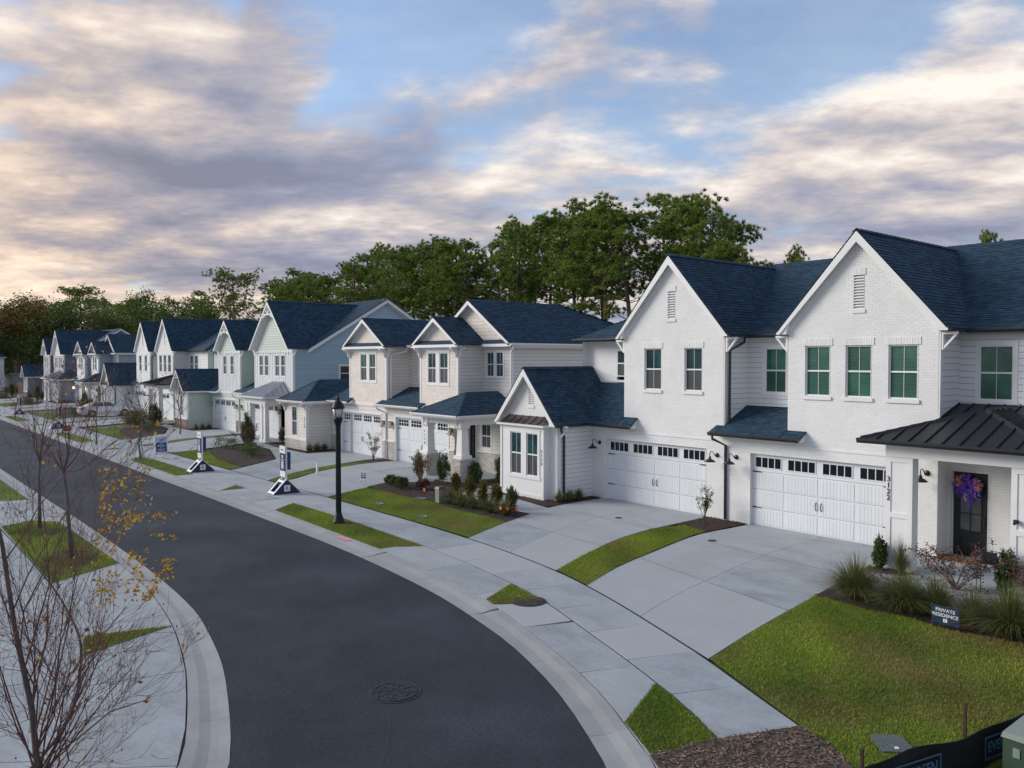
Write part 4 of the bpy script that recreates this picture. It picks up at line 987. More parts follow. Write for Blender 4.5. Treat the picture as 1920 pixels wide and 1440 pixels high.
    roof_plane(h, 'roof', [(xl, ye, ze), (cx, ye, ze), (cx, yr, zr - .1), (xl + 4, yr, zr - .1)], skip=sk); roof_plane(h, 'roof', [(xl, yB, ze), (xl, ye, ze), (xl + 4, yr, zr - .1)], exp_=.4)
    roof_plane(h, 'roof', [(xr_, yB, ze), (xl, yB, ze), (xl + 4, yr, zr - .1), (cx, yr, zr - .1)], exp_=.4)
    cap(h, (xl + 4, yr, zr - .1), (cx, yr, zr - .1))
    gutter(h, (ga['c'] + 2.46, ye, ze), (gb['c'] - 2.05, ye, ze), NF); gutter(h, (xr_, 24.6, ze), (xr_, yB, ze), X)
    q = MB(); q.box(xr_ - .05, xr_ - .02, 24.65, yB, ze - .2, ze - .02); q.build('eave_fascia', 'white_trim', h.root)
    # side walls
    xs = D(-30.0); Os = Vector((xs, 24.95, 0))
    wall(h, 'wall', Os, Y, X, [(0, 0), (11.8, 0), (11.8, 6.3), (0, 6.3)], [(.9, 1.7, .9, 2.6)], siding, 'siding'); corner_board(h, xs + .02, 24.95, 3.2, 6.2, 1, .12)
    window(h, Os, Y, X, .9, 1.7, .9, 2.6, d=-.02, trim=.1)
    wall(h, 'wall', Vector((D(-39.0), Y0 + .03, 0)), Y, X, [(0, 3.0), (1.5, 3.0), (1.5, 6.3), (0, 6.3)], [], siding, 'siding'); wall(h, 'wall', Vector((D(-32.25), Y0 + .03, 0)), Y, X, [(0, 3.0), (1.5, 3.0), (1.5, 6.3), (0, 6.3)], [], siding, 'siding')
    q = MB(); q.quad((D(-43.2), 36.7, 0), (D(-43.2), Y0, 0), (D(-43.2), Y0, 6.3), (D(-43.2), 36.7, 6.3)); q.quad((xs, 36.7, 0), (D(-43.2), 36.7, 0), (D(-43.2), 36.7, 6.3), (xs, 36.7, 6.3)); q.quad((D(-35.6), 25, 3), (D(-35.6), Y0, 3), (D(-35.6), Y0, 6.3), (D(-35.6), 25, 6.3)); q.build('wall', siding, h.root)
    downspout(h, [(D(-38.72), ye - .05, 6.2), (D(-38.72), ye - .05, 6.05), (D(-38.86), Y0 + .2, 5.8), (D(-38.86), Y0 + .2, 3.4)]); downspout(h, [(D(-39.3), 22.95, 2.98), (D(-39.3), 22.95, 2.86), (D(-39.0), Y0 - .06, 2.6), (D(-39.0), Y0 - .06, 1.2), (D(-39.0), Y0 - .12, 1.05), (D(-39.0), Y0 - .12, .08)])
    downspout(h, [(D(-29.62), 24.75, 6.25), (D(-29.62), 24.75, 6.1), (D(-29.93), 24.9, 5.85), (D(-29.93), 24.9, 3.3)])
    # lean-to roofs
    def lean(x0, x1, c0, c1):
        s = .475; z0 = 3.10; zt_ = z0 + (24.95 - 22.98) * s; zs = z0 + (Y0 - .01 - 22.98) * s
        roof_plane(h, 'roof', [(c0, 22.98, z0), (c1, 22.98, z0), (c1, 24.95, zt_), (c0, 24.95, zt_)])
        for a, b in ((x0, c0 - .02), (c1 + .02, x1)):
            if b - a > .05: roof_plane(h, 'roof', [(a, 22.98, z0), (b, 22.98, z0), (b, Y0 - .01, zs), (a, Y0 - .01, zs)])
        gutter(h, (x0, 22.98, z0), (x1, 22.98, z0), NF); q = MB(); q.prism([(x0 + .02, 22.99, 2.98), (x0 + .02, Y0 - .01, 2.98), (x0 + .02, Y0 - .01, zs - .06)], (x1 - x0 - .04, 0, 0)); q.build('lean_to_fascia', 'white_trim', h.root)
    lean(D(-39.45), D(-35.15), D(-39.0) + .02, D(-35.6) - .02); lean(D(-45.2), D(-42.75), D(-45.2), D(-43.2) - .02); roof_plane(h, 'roof', [(D(-43.2), 29, 3.3), (D(-43.2), 24.9, 4.02), (D(-45.3), 24.9, 4.02), (D(-45.3), 29, 3.3)], exp_=.3)
    for i, x in enumerate((D(-44.75), D(-39.25), D(-38.42), D(-32.75))): box_lantern(h, (x, Y0 - .02, 2.05), lit=lit and i in LITL)
    # left wing
    yw = 21.78; Ow = Vector((0, yw, 0))
    wall(h, 'wall', Ow, X, NF, [(D(-48.6), 0), (D(-45.57), 0), (D(-45.57), 2.95), (D(-48.6), 2.95)], [(D(-47.6), D(-46.9), .86, 2.68)], siding, 'siding'); window(h, Ow, X, NF, D(-47.6), D(-46.9), .86, 2.68, d=-.02, trim=.11)
    wall(h, 'stone_base', Ow + NF * .022, X, NF, [(D(-48.6), 0), (D(-45.57), 0), (D(-45.57), .62), (D(-48.6), .62)], [], 'pale_stone', 'stone'); q = MB(); q.frame_box(Ow, X, Z, NF, D(-48.62), D(-45.54), .621, .74, 0, .075); q.build('stone_cap', 'white_trim', h.root)
    wall(h, 'wall', Vector((D(-45.57), yw, 0)), Y, X, [(0, 0), (1.63, 0), (1.63, 2.95), (0, 2.95)], [], siding, 'siding'); corner_board(h, D(-45.55), yw, .75, 2.93, 1, .12); corner_board(h, D(-48.6), yw, .75, 2.93, -1, .12)
    q = MB(); q.quad((D(-48.6), 29, 0), (D(-48.6), yw, 0), (D(-48.6), yw, 2.95), (D(-48.6), 29, 2.95)); q.poly([(D(-43.2), 28.99, 0), (D(-48.6), 28.99, 0), (D(-48.98), 28.99, 3.04), (D(-47.07), 28.99, 4.25), (D(-45.17), 28.99, 3.04), (D(-43.2), 28.99, 3.04)]); q.build('wall', siding, h.root)
    hip_wing(h, D(-49.0), D(-45.15), 21.42, 29.0, 3.05, .64)
    scroll_bracket(h, (D(-45.62), yw - .0, 2.86), (0, -1, 0)); scroll_bracket(h, (D(-45.55), yw + .06, 2.86), (1, 0, 0)); scroll_bracket(h, (D(-48.55), yw, 2.86), (0, -1, 0))
    downspout(h, [(D(-45.1), yw - .2, 2.95), (D(-45.1), yw - .2, 2.82), (D(-45.48), yw - .06, 2.55), (D(-45.48), yw - .06, .08)])
    if numbers:
        for i, ch in enumerate('3130'): text_mesh('house_number', ch, .17, 'black_metal', h.root, Vector((D(-45.83), yw - .03, 2.0 - i * .17)), X, Z, NF)
    q = MB(); q.box(D(-45.55), D(-45.52), 22.2, 22.32, .45, .62); q.build('outlet_box', 'white_trim', h.root)
    # porch
    hip_wing(h, D(-32.85), D(-29.08), 21.1, 24.94, 3.05, .5)
    wall(h, 'wall', Vector((0, 24.3, 0)), X, NF, [(D(-32.55), 0), (D(-30.0), 0), (D(-30.0), 2.95), (D(-32.55), 2.95)], [(D(-31.5), D(-30.75), 1.25, 2.42), (D(-32.5), D(-31.95), 0, 2.4)], siding, 'siding')
    window(h, Vector((0, 24.3, 0)), X, NF, D(-31.5), D(-30.75), 1.25, 2.42, d=-.02, trim=.1)
    wall(h, 'stone_base', Vector((0, 24.278, 0)), X, NF, [(D(-31.8), 0), (D(-30.02), 0), (D(-30.02), 1.02), (D(-31.8), 1.02)], [], 'pale_stone', 'stone'); q = MB(); q.box(D(-31.82), D(-30.0), 24.21, 24.28, 1.021, 1.10); q.build('stone_cap', 'white_trim', h.root)
    standing_door(h, Vector((0, 24.3, 0)), D(-32.48), D(-31.97), 2.34, -.03, 'door_black', cols=1, rows=4, zg=.3)
    q = MB(); q.quad((D(-30.0), 24.3, 0), (D(-30.0), 24.95, 0), (D(-30.0), 24.95, 3.3), (D(-30.0), 24.3, 3.3)); q.quad((D(-32.55), Y0, 0), (D(-32.55), 24.3, 0), (D(-32.55), 24.3, 3), (D(-32.55), Y0, 3)); q.build('wall', siding, h.root)
    q = MB(); q.box(D(-33.0), D(-29.3), 21.2, 24.28, 0, .07); q.build('porch_floor', 'concrete', h.root)
    for x in (D(-32.45), D(-29.72)):
        stone_pier(h, x - .38, x + .38, 21.45, 22.21, 1.0)
        q = MB(); q.box(x - .43, x + .43, 21.40, 22.26, 1.001, 1.07); q.build('stone_cap', 'pale_stone', h.root)
        q = MB(); yc = 21.83; a, b = .215, .165
        q.hexa([(x - a, yc - a, 1.21), (x + a, yc - a, 1.21), (x + a, yc + a, 1.21), (x - a, yc + a, 1.21), (x - b, yc - b, 2.45), (x + b, yc - b, 2.45), (x + b, yc + b, 2.45), (x - b, yc + b, 2.45)])
        q.box(x - .3, x + .3, yc - .3, yc + .3, 1.071, 1.209); q.box(x - .24, x + .24, yc - .24, yc + .24, 2.451, 2.58); q.build('porch_column', 'white_trim', h.root)
        scroll_bracket(h, (x - .1, 21.62, 2.9), (-1, 0, 0)); scroll_bracket(h, (x + .1, 21.62, 2.9), (1, 0, 0))
    q = MB(); q.box(D(-32.7), D(-29.45), 21.62, 22.0, 2.581, 2.92); q.box(D(-29.83), D(-29.46), 22.001, 24.27, 2.581, 2.92); q.build('porch_beam', 'white_trim', h.root)
    if numbers:
        for i, ch in enumerate('3128'): text_mesh('house_number', ch, .17, 'black_metal', h.root, Vector((D(-32.45), 21.57, 2.15 - i * .19)), X, Z, NF)
    finish(h)
    return h

# ---------------------------------------------------------------- house C: steep gables over board and batten
def house_c(dx, label, fine, siding, side, tri, lower, numbers):
    h = House('duplex_house', label, (-60 + dx, Y0, 0), 'white_trim', 'white_trim', fine=fine)
    D = lambda x: x + dx
    O = Vector((0, Y0, 0)); Om = Vector((0, 24.9, 0))
    ye, ze, yr, zr = 24.45, 6.32, 30.6, 9.95; sm = (zr - ze) / (yr - ye)
    G1, G2 = (D(-66.0), D(-61.3)), (D(-58.0), D(-53.3))
    wall(h, 'wall', O, X, NF, [(D(-66.45), 0), (D(-53.0), 0), (D(-53.0), 3.05), (D(-66.45), 3.05)], [(*G1, 0, 2.45), (*G2, 0, 2.45)], siding, 'siding')
    garage_door(h, O, X, NF, *G1, 2.45, rows=1); garage_door(h, O, X, NF, *G2, 2.45, rows=1)
    for a, b in ((D(-61.1), D(-60.7)), (D(-60.3), D(-59.2)), (D(-53.2), D(-52.3))):
        wall(h, 'brick_base', O + NF * .02, X, NF, [(a, 0), (b, 0), (b, .92), (a, .92)], [], 'brown_brick', 'stone')
    gs = (dict(c=D(-62.48), half=2.4, zr=8.66, hw=2.24), dict(c=D(-54.25), half=3.35, zr=9.68, hw=3.19))
    W1 = [(D(-63.72), D(-63.06), 4.43, 5.88), (D(-62.2), D(-61.55), 4.43, 5.88)]
    W2 = [(D(-56.58), D(-55.95), 4.43, 5.88), (D(-55.65), D(-55.02), 4.43, 5.88), (D(-53.85), D(-53.2), 4.43, 5.88), (D(-52.9), D(-52.25), 4.43, 5.88)]
    for g, ws_ in zip(gs, (W1, W2)):
        c, hf, hw, zg = g['c'], g['half'], g['hw'], g['zr']; k = (zg - ze) / hf
        wall(h, 'wall', O, X, NF, [(c - hw, 3.05), (c + hw, 3.05), (c + hw, 6.12), (c - hw, 6.12)], ws_, lower, 'batten')
        wall(h, 'wall', O, X, NF, [(c - hw, 6.12), (c + hw, 6.12), (c + hw, ze + (hf - hw) * k - .1), (c, zg - .1), (c - hw, ze + (hf - hw) * k - .1)], [], tri, 'siding')
        for i, w in enumerate(ws_): window(h, O, X, NF, *w, d=-.02, trim=.075, up='glass_teal' if i % 2 else 'glass_green')
        gable(h, c, hf, ze, zg, Y0 - .42, Y0, ye, sm, hw=hw, ret=True, rake=.2)
        q = MB(); q.box(c - hw, c + hw, Y0 - .035, Y0 + .01, 6.05, 6.16)
        n = int(2 * hw / .42)
        for i in range(n): q.box(c - hw + .25 + i * .42, c - hw + .33 + i * .42, Y0 - .06, Y0 - .036, 5.96, 6.15)
        q.build('frieze_board', 'white_trim', h.root)
        q = MB(); q.box(c - hw - .02, c + hw + .02, Y0 - .04, Y0 + .01, 2.95, 3.06); q.build('band_board', 'white_trim', h.root)
        for sg in (-1, 1): corner_board(h, c + sg * hw, Y0, 3.07, 6.04, sg, .11); bracket(h, (c + sg * (hw + .02), Y0 + .06, 6.24), (sg, 0, 0))
        # open truss ornament in the gable peak
        yo = Y0 - .40; t = .96; q = MB()
        wd = t / k - .12
        q.box(c - wd, c + wd, yo, yo + .05, zg - t - .05, zg - t + .05); q.box(c - .035, c + .035, yo + .001, yo + .051, zg - t + .051, zg - .25)
        for sg in (-1, 1):
            a = Vector((c + sg * .03, yo + .02, zg - t + .06)); b = Vector((c + sg * wd * .55, yo + .02, zg - t * .55)); d = (b - a)
            q.frame_box(a, d.normalized(), d.normalized().cross(Y), Y, 0, d.length, -.03, .03, -.018, .03)
            a = Vector((c + sg * .5 * wd, yo + .02, zg - t - .06)); b = Vector((c + sg * wd * 1.05, yo + .02, zg - t - .22)); d = b - a
            q.frame_box(a, d.normalized(), d.normalized().cross(Y), Y, 0, d.length, -.05, .05, -.018, .03)
        q.build('gable_truss', 'white_trim', h.root)
    # recess between the gables
    wall(h, 'wall', Om, X, NF, [(D(-60.25), 3.8), (D(-57.4), 3.8), (D(-57.4), 6.3), (D(-60.25), 6.3)], [], siding, 'siding')
    wall(h, 'wall', Vector((D(-60.25), Y0 + .03, 0)), Y, X, [(0, 3), (1.47, 3), (1.47, 6.3), (0, 6.3)], [], siding, 'siding')
    s = .475; z0 = 3.1; zt_ = z0 + (24.9 - 22.98) * s; zs = z0 + (Y0 - .01 - 22.98) * s
    roof_plane(h, 'roof', [(D(-60.22), 22.98, z0), (D(-57.46), 22.98, z0), (D(-57.46), 24.9, zt_), (D(-60.22), 24.9, zt_)])
    roof_plane(h, 'roof', [(D(-60.7), 22.98, z0), (D(-60.24), 22.98, z0), (D(-60.24), Y0 - .01, zs), (D(-60.7), Y0 - .01, zs)])
    gutter(h, (D(-60.7), 22.98, z0), (D(-57.0), 22.98, z0), NF); q = MB(); q.prism([(D(-60.68), 22.99, 2.98), (D(-60.68), Y0 - .01, 2.98), (D(-60.68), Y0 - .01, zs - .06)], (3.66, 0, 0)); q.build('lean_to_fascia', 'white_trim', h.root)
    downspout(h, [(D(-60.6), 22.93, 2.98), (D(-60.6), 22.93, 2.85), (D(-60.4), Y0 - .06, 2.6), (D(-60.4), Y0 - .06, .1)])
    # main roof with a gable end to the right
    xr, xl = D(-50.72), D(-70.2); yB = 2 * yr - ye
    def sk(p): return any(p.y < ye + (g['zr'] - ze) / sm and abs(p.x - g['c']) < g['half'] * (1 - (p.z - ze) / (g['zr'] - ze)) - .1 for g in gs)
    roof_plane(h, 'roof', [(xl, ye, ze), (xr, ye, ze), (xr, yr, zr), (xl, yr, zr)], skip=sk); roof_plane(h, 'roof', [(xr, yB, ze), (xl, yB, ze), (xl, yr, zr), (xr, yr, zr)], exp_=.4)
    cap(h, (xl, yr, zr), (xr, yr, zr))
    for sg in (-1, 1):
        tip = Vector((xr, yr + sg * (yr - ye), ze)); top = Vector((xr, yr, zr))
        q = MB(); q.prism([tip, top, top - Z * .27, tip - Z * .27], (-.05, 0, 0)); q.build('rake_board', 'white_trim', h.root)
        q = MB(); q.prism([tip + Vector((-.29, 0, -.1)), top + Vector((-.29, 0, -.1)), top + Vector((-.29, 0, -.36)), tip + Vector((-.29, 0, -.36))], (-.035, 0, 0)); q.build('frieze_board', 'white_trim', h.root)
    xs = D(-51.04); Os = Vector((xs, Y0 + .03, 0)); Ln = yB - Y0 - .4; yo = yr - Y0 - .03
    wall(h, 'wall', Os, Y, X, [(0, 0), (Ln, 0), (Ln, 6.25), (yo, zr - .12), (ye - Y0 + .05, 6.25), (0, 6.25)], [(3.45, 4.5, 4.1, 5.15)], side, 'siding'); window(h, Os, Y, X, 3.45, 4.5, 4.1, 5.15, d=-.02, trim=.09, muntin=False, up='glass_dark', lo='glass_dark')
    corner_board(h, xs + .02, Y0 + .02, 0.05, 6.2, 1, .12)
    q = MB(); q.quad((D(-70), 36.5, 0), (D(-70), Y0 + 1.4, 0), (D(-70), Y0 + 1.4, 6.3), (D(-70), 36.5, 6.3)); q.poly([(D(-70), 36.5, 6.3), (D(-70), 24.6, 6.3), (D(-70), yr, zr - .15)]); q.quad((xs, 36.4, 0), (D(-70), 36.4, 0), (D(-70), 36.4, 6.3), (xs, 36.4, 6.3)); q.quad((D(-70), 24.9, 3), (D(-64.7), 24.9, 3), (D(-64.7), 24.9, 6.3), (D(-70), 24.9, 6.3)); q.quad((D(-64.72), 24.9, 3), (D(-64.72), Y0, 3), (D(-64.72), Y0, 6.2), (D(-64.72), 24.9, 6.2)); q.quad((D(-57.42), 24.9, 3), (D(-57.42), Y0, 3), (D(-57.42), Y0, 6.2), (D(-57.42), 24.9, 6.2)); q.build('wall', siding, h.root)
    gutter(h, (gs[0]['c'] + 2.4, ye, ze), (gs[1]['c'] - 3.35, ye, ze), NF)
    # porch with pale metal roof
    ex0, ex1, ey, ez = D(-55.65), D(-51.35), 21.5, 3.08; zt2 = 4.05; m_ = 'seam_metal_grey'
    roof_plane(h, 'roof', [(ex0, ey, ez), (ex1, ey, ez), (ex1 - 1.1, Y0 - .02, zt2), (ex0 + 1.6, Y0 - .02, zt2)], 'seam', m_, m_, seam=.42)
    roof_plane(h, 'roof', [(ex1, ey, ez), (ex1, Y0 - .02, ez), (ex1 - 1.1, Y0 - .02, zt2)], 'seam', m_, m_); roof_plane(h, 'roof', [(ex0, Y0 - .02, ez), (ex0, ey, ez), (ex0 + 1.6, Y0 - .02, zt2)], 'seam', m_, m_)
    cap(h, (ex1, ey, ez), (ex1 - 1.1, Y0 - .03, zt2), m_, .09, 'hip_flashing', .04); cap(h, (ex0, ey, ez), (ex0 + 1.6, Y0 - .03, zt2), m_, .09, 'hip_flashing', .04)
    gutter(h, (ex0, ey, ez), (ex1, ey, ez), NF); gutter(h, (ex1, ey - .05, ez), (ex1, Y0, ez), X)
    for x in (D(-55.0), D(-54.5), D(-52.5), D(-51.95)):
        q = MB(); q.box(x - .14, x + .14, 21.8, 22.08, .26, 2.45); q.box(x - .19, x + .19, 21.75, 22.13, .07, .259); q.box(x - .18, x + .18, 21.76, 22.12, 2.451, 2.6); q.build('porch_column', 'white_trim', h.root)
    q = MB(); q.box(D(-55.3), D(-51.65), 21.74, 22.14, 2.601, 2.96); q.box(D(-52.02), D(-51.65), 22.141, Y0 + .8, 2.601, 2.96); q.box(D(-55.3), D(-54.94), 22.141, Y0 - .03, 2.601, 2.96); q.build('porch_beam', 'white_trim', h.root)
    q = MB(); q.box(D(-55.3), D(-51.5), 21.5, 24.38, 0, .07); q.build('porch_floor', 'concrete', h.root)
    wall(h, 'wall', Vector((0, 24.4, 0)), X, NF, [(D(-53.0), 0), (xs, 0), (xs, 3), (D(-53.0), 3)], [(D(-52.2), D(-51.5), 0, 2.35)], siding, 'siding')
    standing_door(h, Vector((0, 24.4, 0)), D(-52.18), D(-51.52), 2.3, -.03, 'screen_grey', cols=1, rows=4, zg=.3)
    for x in (D(-66.2), D(-61.0), D(-60.0), D(-52.95)): box_lantern(h, (x, Y0 - .02, 2.05))
    # left wing
    yw = 21.5; Ow = Vector((0, yw, 0)); cw, hf, zw_ = D(-68.0), 1.76, 4.8; kw = (zw_ - 3.04) / hf
    wall(h, 'wall', Ow, X, NF, gpoly(cw, 1.53, 0, 3.04, hf, zw_, .1), [(D(-68.1), D(-67.5), 1.02, 2.68)], lower, 'batten'); window(h, Ow, X, NF, D(-68.1), D(-67.5), 1.02, 2.68, d=-.02, trim=.09, up='glass_green')
    wall(h, 'brick_base', Ow + NF * .022, X, NF, [(D(-69.53), 0), (D(-66.47), 0), (D(-66.47), .76), (D(-69.53), .76)], [], 'brown_brick', 'stone'); q = MB(); q.frame_box(Ow, X, Z, NF, D(-69.55), D(-66.43), .761, .85, 0, .07); q.build('brick_cap', 'white_trim', h.root)
    wall(h, 'wall', Vector((D(-66.47), yw, 0)), Y, X, [(0, 0), (1.92, 0), (1.92, 3), (0, 3)], [], siding, 'siding'); corner_board(h, D(-66.45), yw, .86, 2.95, 1, .12)
    q = MB(); q.quad((D(-69.53), 25.5, 0), (D(-69.53), yw, 0), (D(-69.53), yw, 3), (D(-69.53), 25.5, 3)); q.build('wall', siding, h.root)
    roof_plane(h, 'roof', [(cw + hf, yw - .42, 3.04), (cw + hf, 24.9, 3.04), (cw, 24.9, zw_), (cw, yw - .42, zw_)]); roof_plane(h, 'roof', [(cw - hf, 24.9, 3.04), (cw - hf, yw - .42, 3.04), (cw, yw - .42, zw_), (cw, 24.9, zw_)])
    cap(h, (cw, yw - .42, zw_), (cw, 24.9, zw_)); gutter(h, (cw + hf, yw - .4, 3.04), (cw + hf, 22.95, 3.04), X)
    roof_plane(h, 'roof', [(cw + hf, 22.95, 3.04), (D(-64.75), 22.95, 3.04), (D(-64.75), 24.9, 4.0), (cw + hf, 24.9, 4.0)]); gutter(h, (cw + hf, 22.95, 3.04), (D(-64.3), 22.95, 3.04), NF)
    q = MB(); q.prism([(D(-66.4), 22.96, 2.93), (D(-66.4), Y0 - .01, 2.93), (D(-66.4), Y0 - .01, 3.2)], (2.0, 0, 0)); q.build('lean_to_fascia', 'white_trim', h.root)
    ang = math.atan(kw)
    for sg in (-1, 1):
        tip = Vector((cw + sg * hf, yw - .42, 3.04)); top = Vector((cw, yw - .42, zw_))
        q = MB(); q.prism([tip, top, top - Z * (.18 / math.cos(ang)), tip - Z * .08 - X * sg * .14, tip - Z * .08], (0, .045, 0)); q.build('rake_board', 'white_trim', h.root)
    q = MB(); q.box(cw - .55, cw + .55, yw - .40, yw - .35, zw_ - .72, zw_ - .64); q.box(cw - .03, cw + .03, yw - .399, yw - .351, zw_ - .639, zw_ - .2); q.build('gable_truss', 'white_trim', h.root)
    roof_plane(h, 'roof', [(D(-69.2), yw - .45, 3.0), (D(-66.8), yw - .45, 3.0), (D(-66.95), yw - .02, 3.35), (D(-69.05), yw - .02, 3.35)], 'seam', m_, m_, seam=.3)
    if numbers:
        for i, ch in enumerate('3134'): text_mesh('house_number', ch, .17, 'black_metal', h.root, Vector((D(-54.5), 21.77, 2.0 - i * .18)), X, Z, NF)
        for i, ch in enumerate('3136'): text_mesh('house_number', ch, .17, 'black_metal', h.root, Vector((D(-66.72), yw - .04, 2.0 - i * .18)), X, Z, NF)
    finish(h)
    return h
house_a(0, 'nearest white painted brick duplex with two steep gables and black metal porch roof', True, True, -3.0)
house_b(0, 'beige shingled duplex with small twin gables and stone pillars beside the white brick house', True, 'beige_siding', 'beige_shake', True)
house_c(0, 'sage green duplex with white board and batten gables and a broad blue side wall', True, 'sage_siding', 'sky_siding', 'sage_siding', 'white_siding', True)
house_a(-66.6, 'white duplex halfway down the row, with the silver car on its driveway', False, False)
house_b(-71.3, 'far slate blue duplex with small white twin gables and two lit lanterns', False, 'slate_blue_siding', 'white_siding', False, True)
house_c(-71.4, 'far dark grey duplex with cream gables at the far end of the row', False, 'dark_grey_siding', 'dark_grey_siding', 'beige_siding', 'white_siding', False)
def plain_house(label, x0, x1, y0, y1, ze, zr, wallm, wins):
    h = House('house', label, ((x0 + x1) / 2, y0, 0), 'white_trim', 'white_trim', fine=False, group='houses beyond the side street')
    O = Vector((x0, y0, 0)); wall(h, 'wall', O, X, NF, [(0, 0), (x1 - x0, 0), (x1 - x0, ze), (0, ze)], [], wallm, 'siding')
    Os = Vector((x1, y0, 0)); wall(h, 'wall', Os, Y, X, [(0, 0), (y1 - y0, 0), (y1 - y0, ze), (0, ze)], wins, wallm, 'siding')
    for w in wins: window(h, Os, Y, X, *w, d=-.02, trim=.1)
    q = MB(); q.quad((x0, y1, 0), (x0, y0, 0), (x0, y0, ze), (x0, y1, ze)); q.build('wall', wallm, h.root); q = MB(); q.quad((x1, y1, 0), (x0, y1, 0), (x0, y1, ze), (x1, y1, ze)); q.build('wall', wallm, h.root)
    e = .35; hw = (y1 - y0) / 2 + e; ym = (y0 + y1) / 2; a, b, c, d = x0 - e, x1 + e, y0 - e, y1 + e; r0, r1 = a + hw * .8, b - hw * .8
    roof_plane(h, 'roof', [(a, c, ze), (b, c, ze), (r1, ym, zr), (r0, ym, zr)], exp_=.25); roof_plane(h, 'roof', [(b, c, ze), (b, d, ze), (r1, ym, zr)], exp_=.25); roof_plane(h, 'roof', [(b, d, ze), (a, d, ze), (r0, ym, zr), (r1, ym, zr)], exp_=.25); roof_plane(h, 'roof', [(a, d, ze), (a, c, ze), (r0, ym, zr)], exp_=.25)
    gutter(h, (a, c, ze), (b, c, ze), NF); gutter(h, (b, c, ze), (b, d, ze), X)
    finish(h)
plain_house('pale two-storey house at the left edge of the picture beyond the side street', -184, -171.5, 15.5, 23.2, 6.0, 8.3, 'white_siding', [(5.6, 6.6, 3.9, 5.4), (5.6, 6.6, .9, 2.3)])
plain_house('low house with a dark roof behind the brown board fence', -198, -184, 26.5, 34, 2.9, 4.9, 'slate_blue_siding', [(2, 3, 1, 2.2)])
# ---------------------------------------------------------------- ground, road, walks
NR = np.random.default_rng(5)
def structure(o): o['kind'] = 'structure'; return o
def sheet(name, pts, z, mat, parent=None):
    m = MB(); m.poly([(p[0], p[1], z) for p in pts]); return structure(m.build(name, mat, parent)) if not parent else m.build(name, mat, parent)
def smooth(pl, n=4):
    pl = [Vector((p[0], p[1], 0)) for p in pl]; out = []
    for i in range(len(pl) - 1):
        p0, p1, p2, p3 = pl[max(i - 1, 0)], pl[i], pl[i + 1], pl[min(i + 2, len(pl) - 1)]
        if (p2 - p1).length > 12 or (p1 - p0).length > 12 or (p3 - p2).length > 12: out.append(p1); continue
        for k in range(n):
            t = k / n
            out.append(0.5 * ((2 * p1) + (p2 - p0) * t + (2 * p0 - 5 * p1 + 4 * p2 - p3) * t * t + (3 * p1 - p0 - 3 * p2 + p3) * t ** 3))
    return out + [pl[-1]]
def at_len(pl, s):
    for a, b in zip(pl, pl[1:]):
        l = (b - a).length
        if s <= l: return a + (b - a) * (s / l if l else 0)
        s -= l
    return pl[-1]
def plen(pl): return sum((b - a).length for a, b in zip(pl, pl[1:]))
AR = smooth([(-320, 11.6), (-130, 11.6), (-60, 11.55), (-43.8, 11.45), (-32.5, 11.42), (-26.3, 11.36), (-23.2, 11.33), (-20.6, 11.24), (-18.3, 11.08), (-15.6, 10.78), (-13.06, 10.26), (-11.84, 9.93), (-10.55, 9.47), (-9.48, 9.01), (-8.5, 8.5), (-7.5, 7.93), (-6.2, 6.9), (-5.1, 5.6), (-4.2, 3.9), (-3.6, 1.8), (-3.4, -1), (-3.4, -6)])
GR = smooth([(-320, 12.35), (-130, 12.35), (-60, 12.33), (-43.8, 12.3), (-32.5, 12.27), (-26.2, 12.2), (-22.95, 12.11), (-19.46, 11.98), (-17.5, 11.8), (-15.69, 11.54), (-14.0, 11.2), (-11.84, 10.56), (-10.02, 9.93), (-8.81, 9.38), (-8.02, 8.95), (-7.05, 8.4), (-5.65, 7.3), (-4.5, 5.9), (-3.55, 4.1), (-2.9, 1.9), (-2.6, -1), (-2.6, -6)])
AL = smooth([(-320, 6.25), (-130, 6.25), (-60, 6.28), (-40, 6.3), (-31, 6.34), (-24.2, 6.28), (-20.5, 6.15), (-18.2, 5.98), (-16.71, 5.74), (-14.77, 5.33), (-13.25, 4.88), (-11.7, 4.35), (-10.78, 3.96), (-9.6, 3.15), (-8.6, 1.95), (-8.0, 0.3), (-7.8, -2), (-7.8, -7)])
GL = smooth([(-320, 5.6), (-130, 5.6), (-60, 5.62), (-40, 5.65), (-31, 5.72), (-24.2, 5.78), (-21.74, 5.73), (-19.52, 5.56), (-17.36, 5.27), (-15.15, 4.8), (-13.64, 4.36), (-12.1, 3.84), (-11.2, 3.44), (-10.2, 2.65), (-9.35, 1.55), (-8.75, 0.1), (-8.55, -2), (-8.55, -7)])
SN = smooth([(-320, 13.45), (-130, 13.45), (-60, 13.44), (-48, 13.42), (-38.6, 13.42), (-30.8, 13.43), (-25, 13.45), (-22.4, 13.38), (-19.82, 13.26), (-17.5, 13.05), (-15.21, 12.71), (-13.7, 12.36), (-12.58, 11.98), (-11.29, 11.53), (-10.18, 11.14), (-8.92, 10.66), (-7.81, 10.18), (-7.02, 9.74)])
SF = smooth([(-320, 15.05), (-130, 15.05), (-60, 15.04), (-48, 15.03), (-38.6, 15.03), (-31, 15.06), (-25.2, 15.02), (-22.6, 15.0), (-20.03, 14.9), (-17.7, 14.7), (-15.46, 14.36), (-13.9, 13.97), (-12.4, 13.49), (-11.0, 12.98), (-9.51, 12.41), (-9.0, 12.2), (-7.7, 11.6), (-6.48, 11.06)])
structure(sheet('ground', [(-1500, -1200), (1200, -1200), (1200, 1500), (-1500, 1500)], -0.05, 'ground'))
m = MB()
n = 160; la, lb = plen(AL), plen(AR)
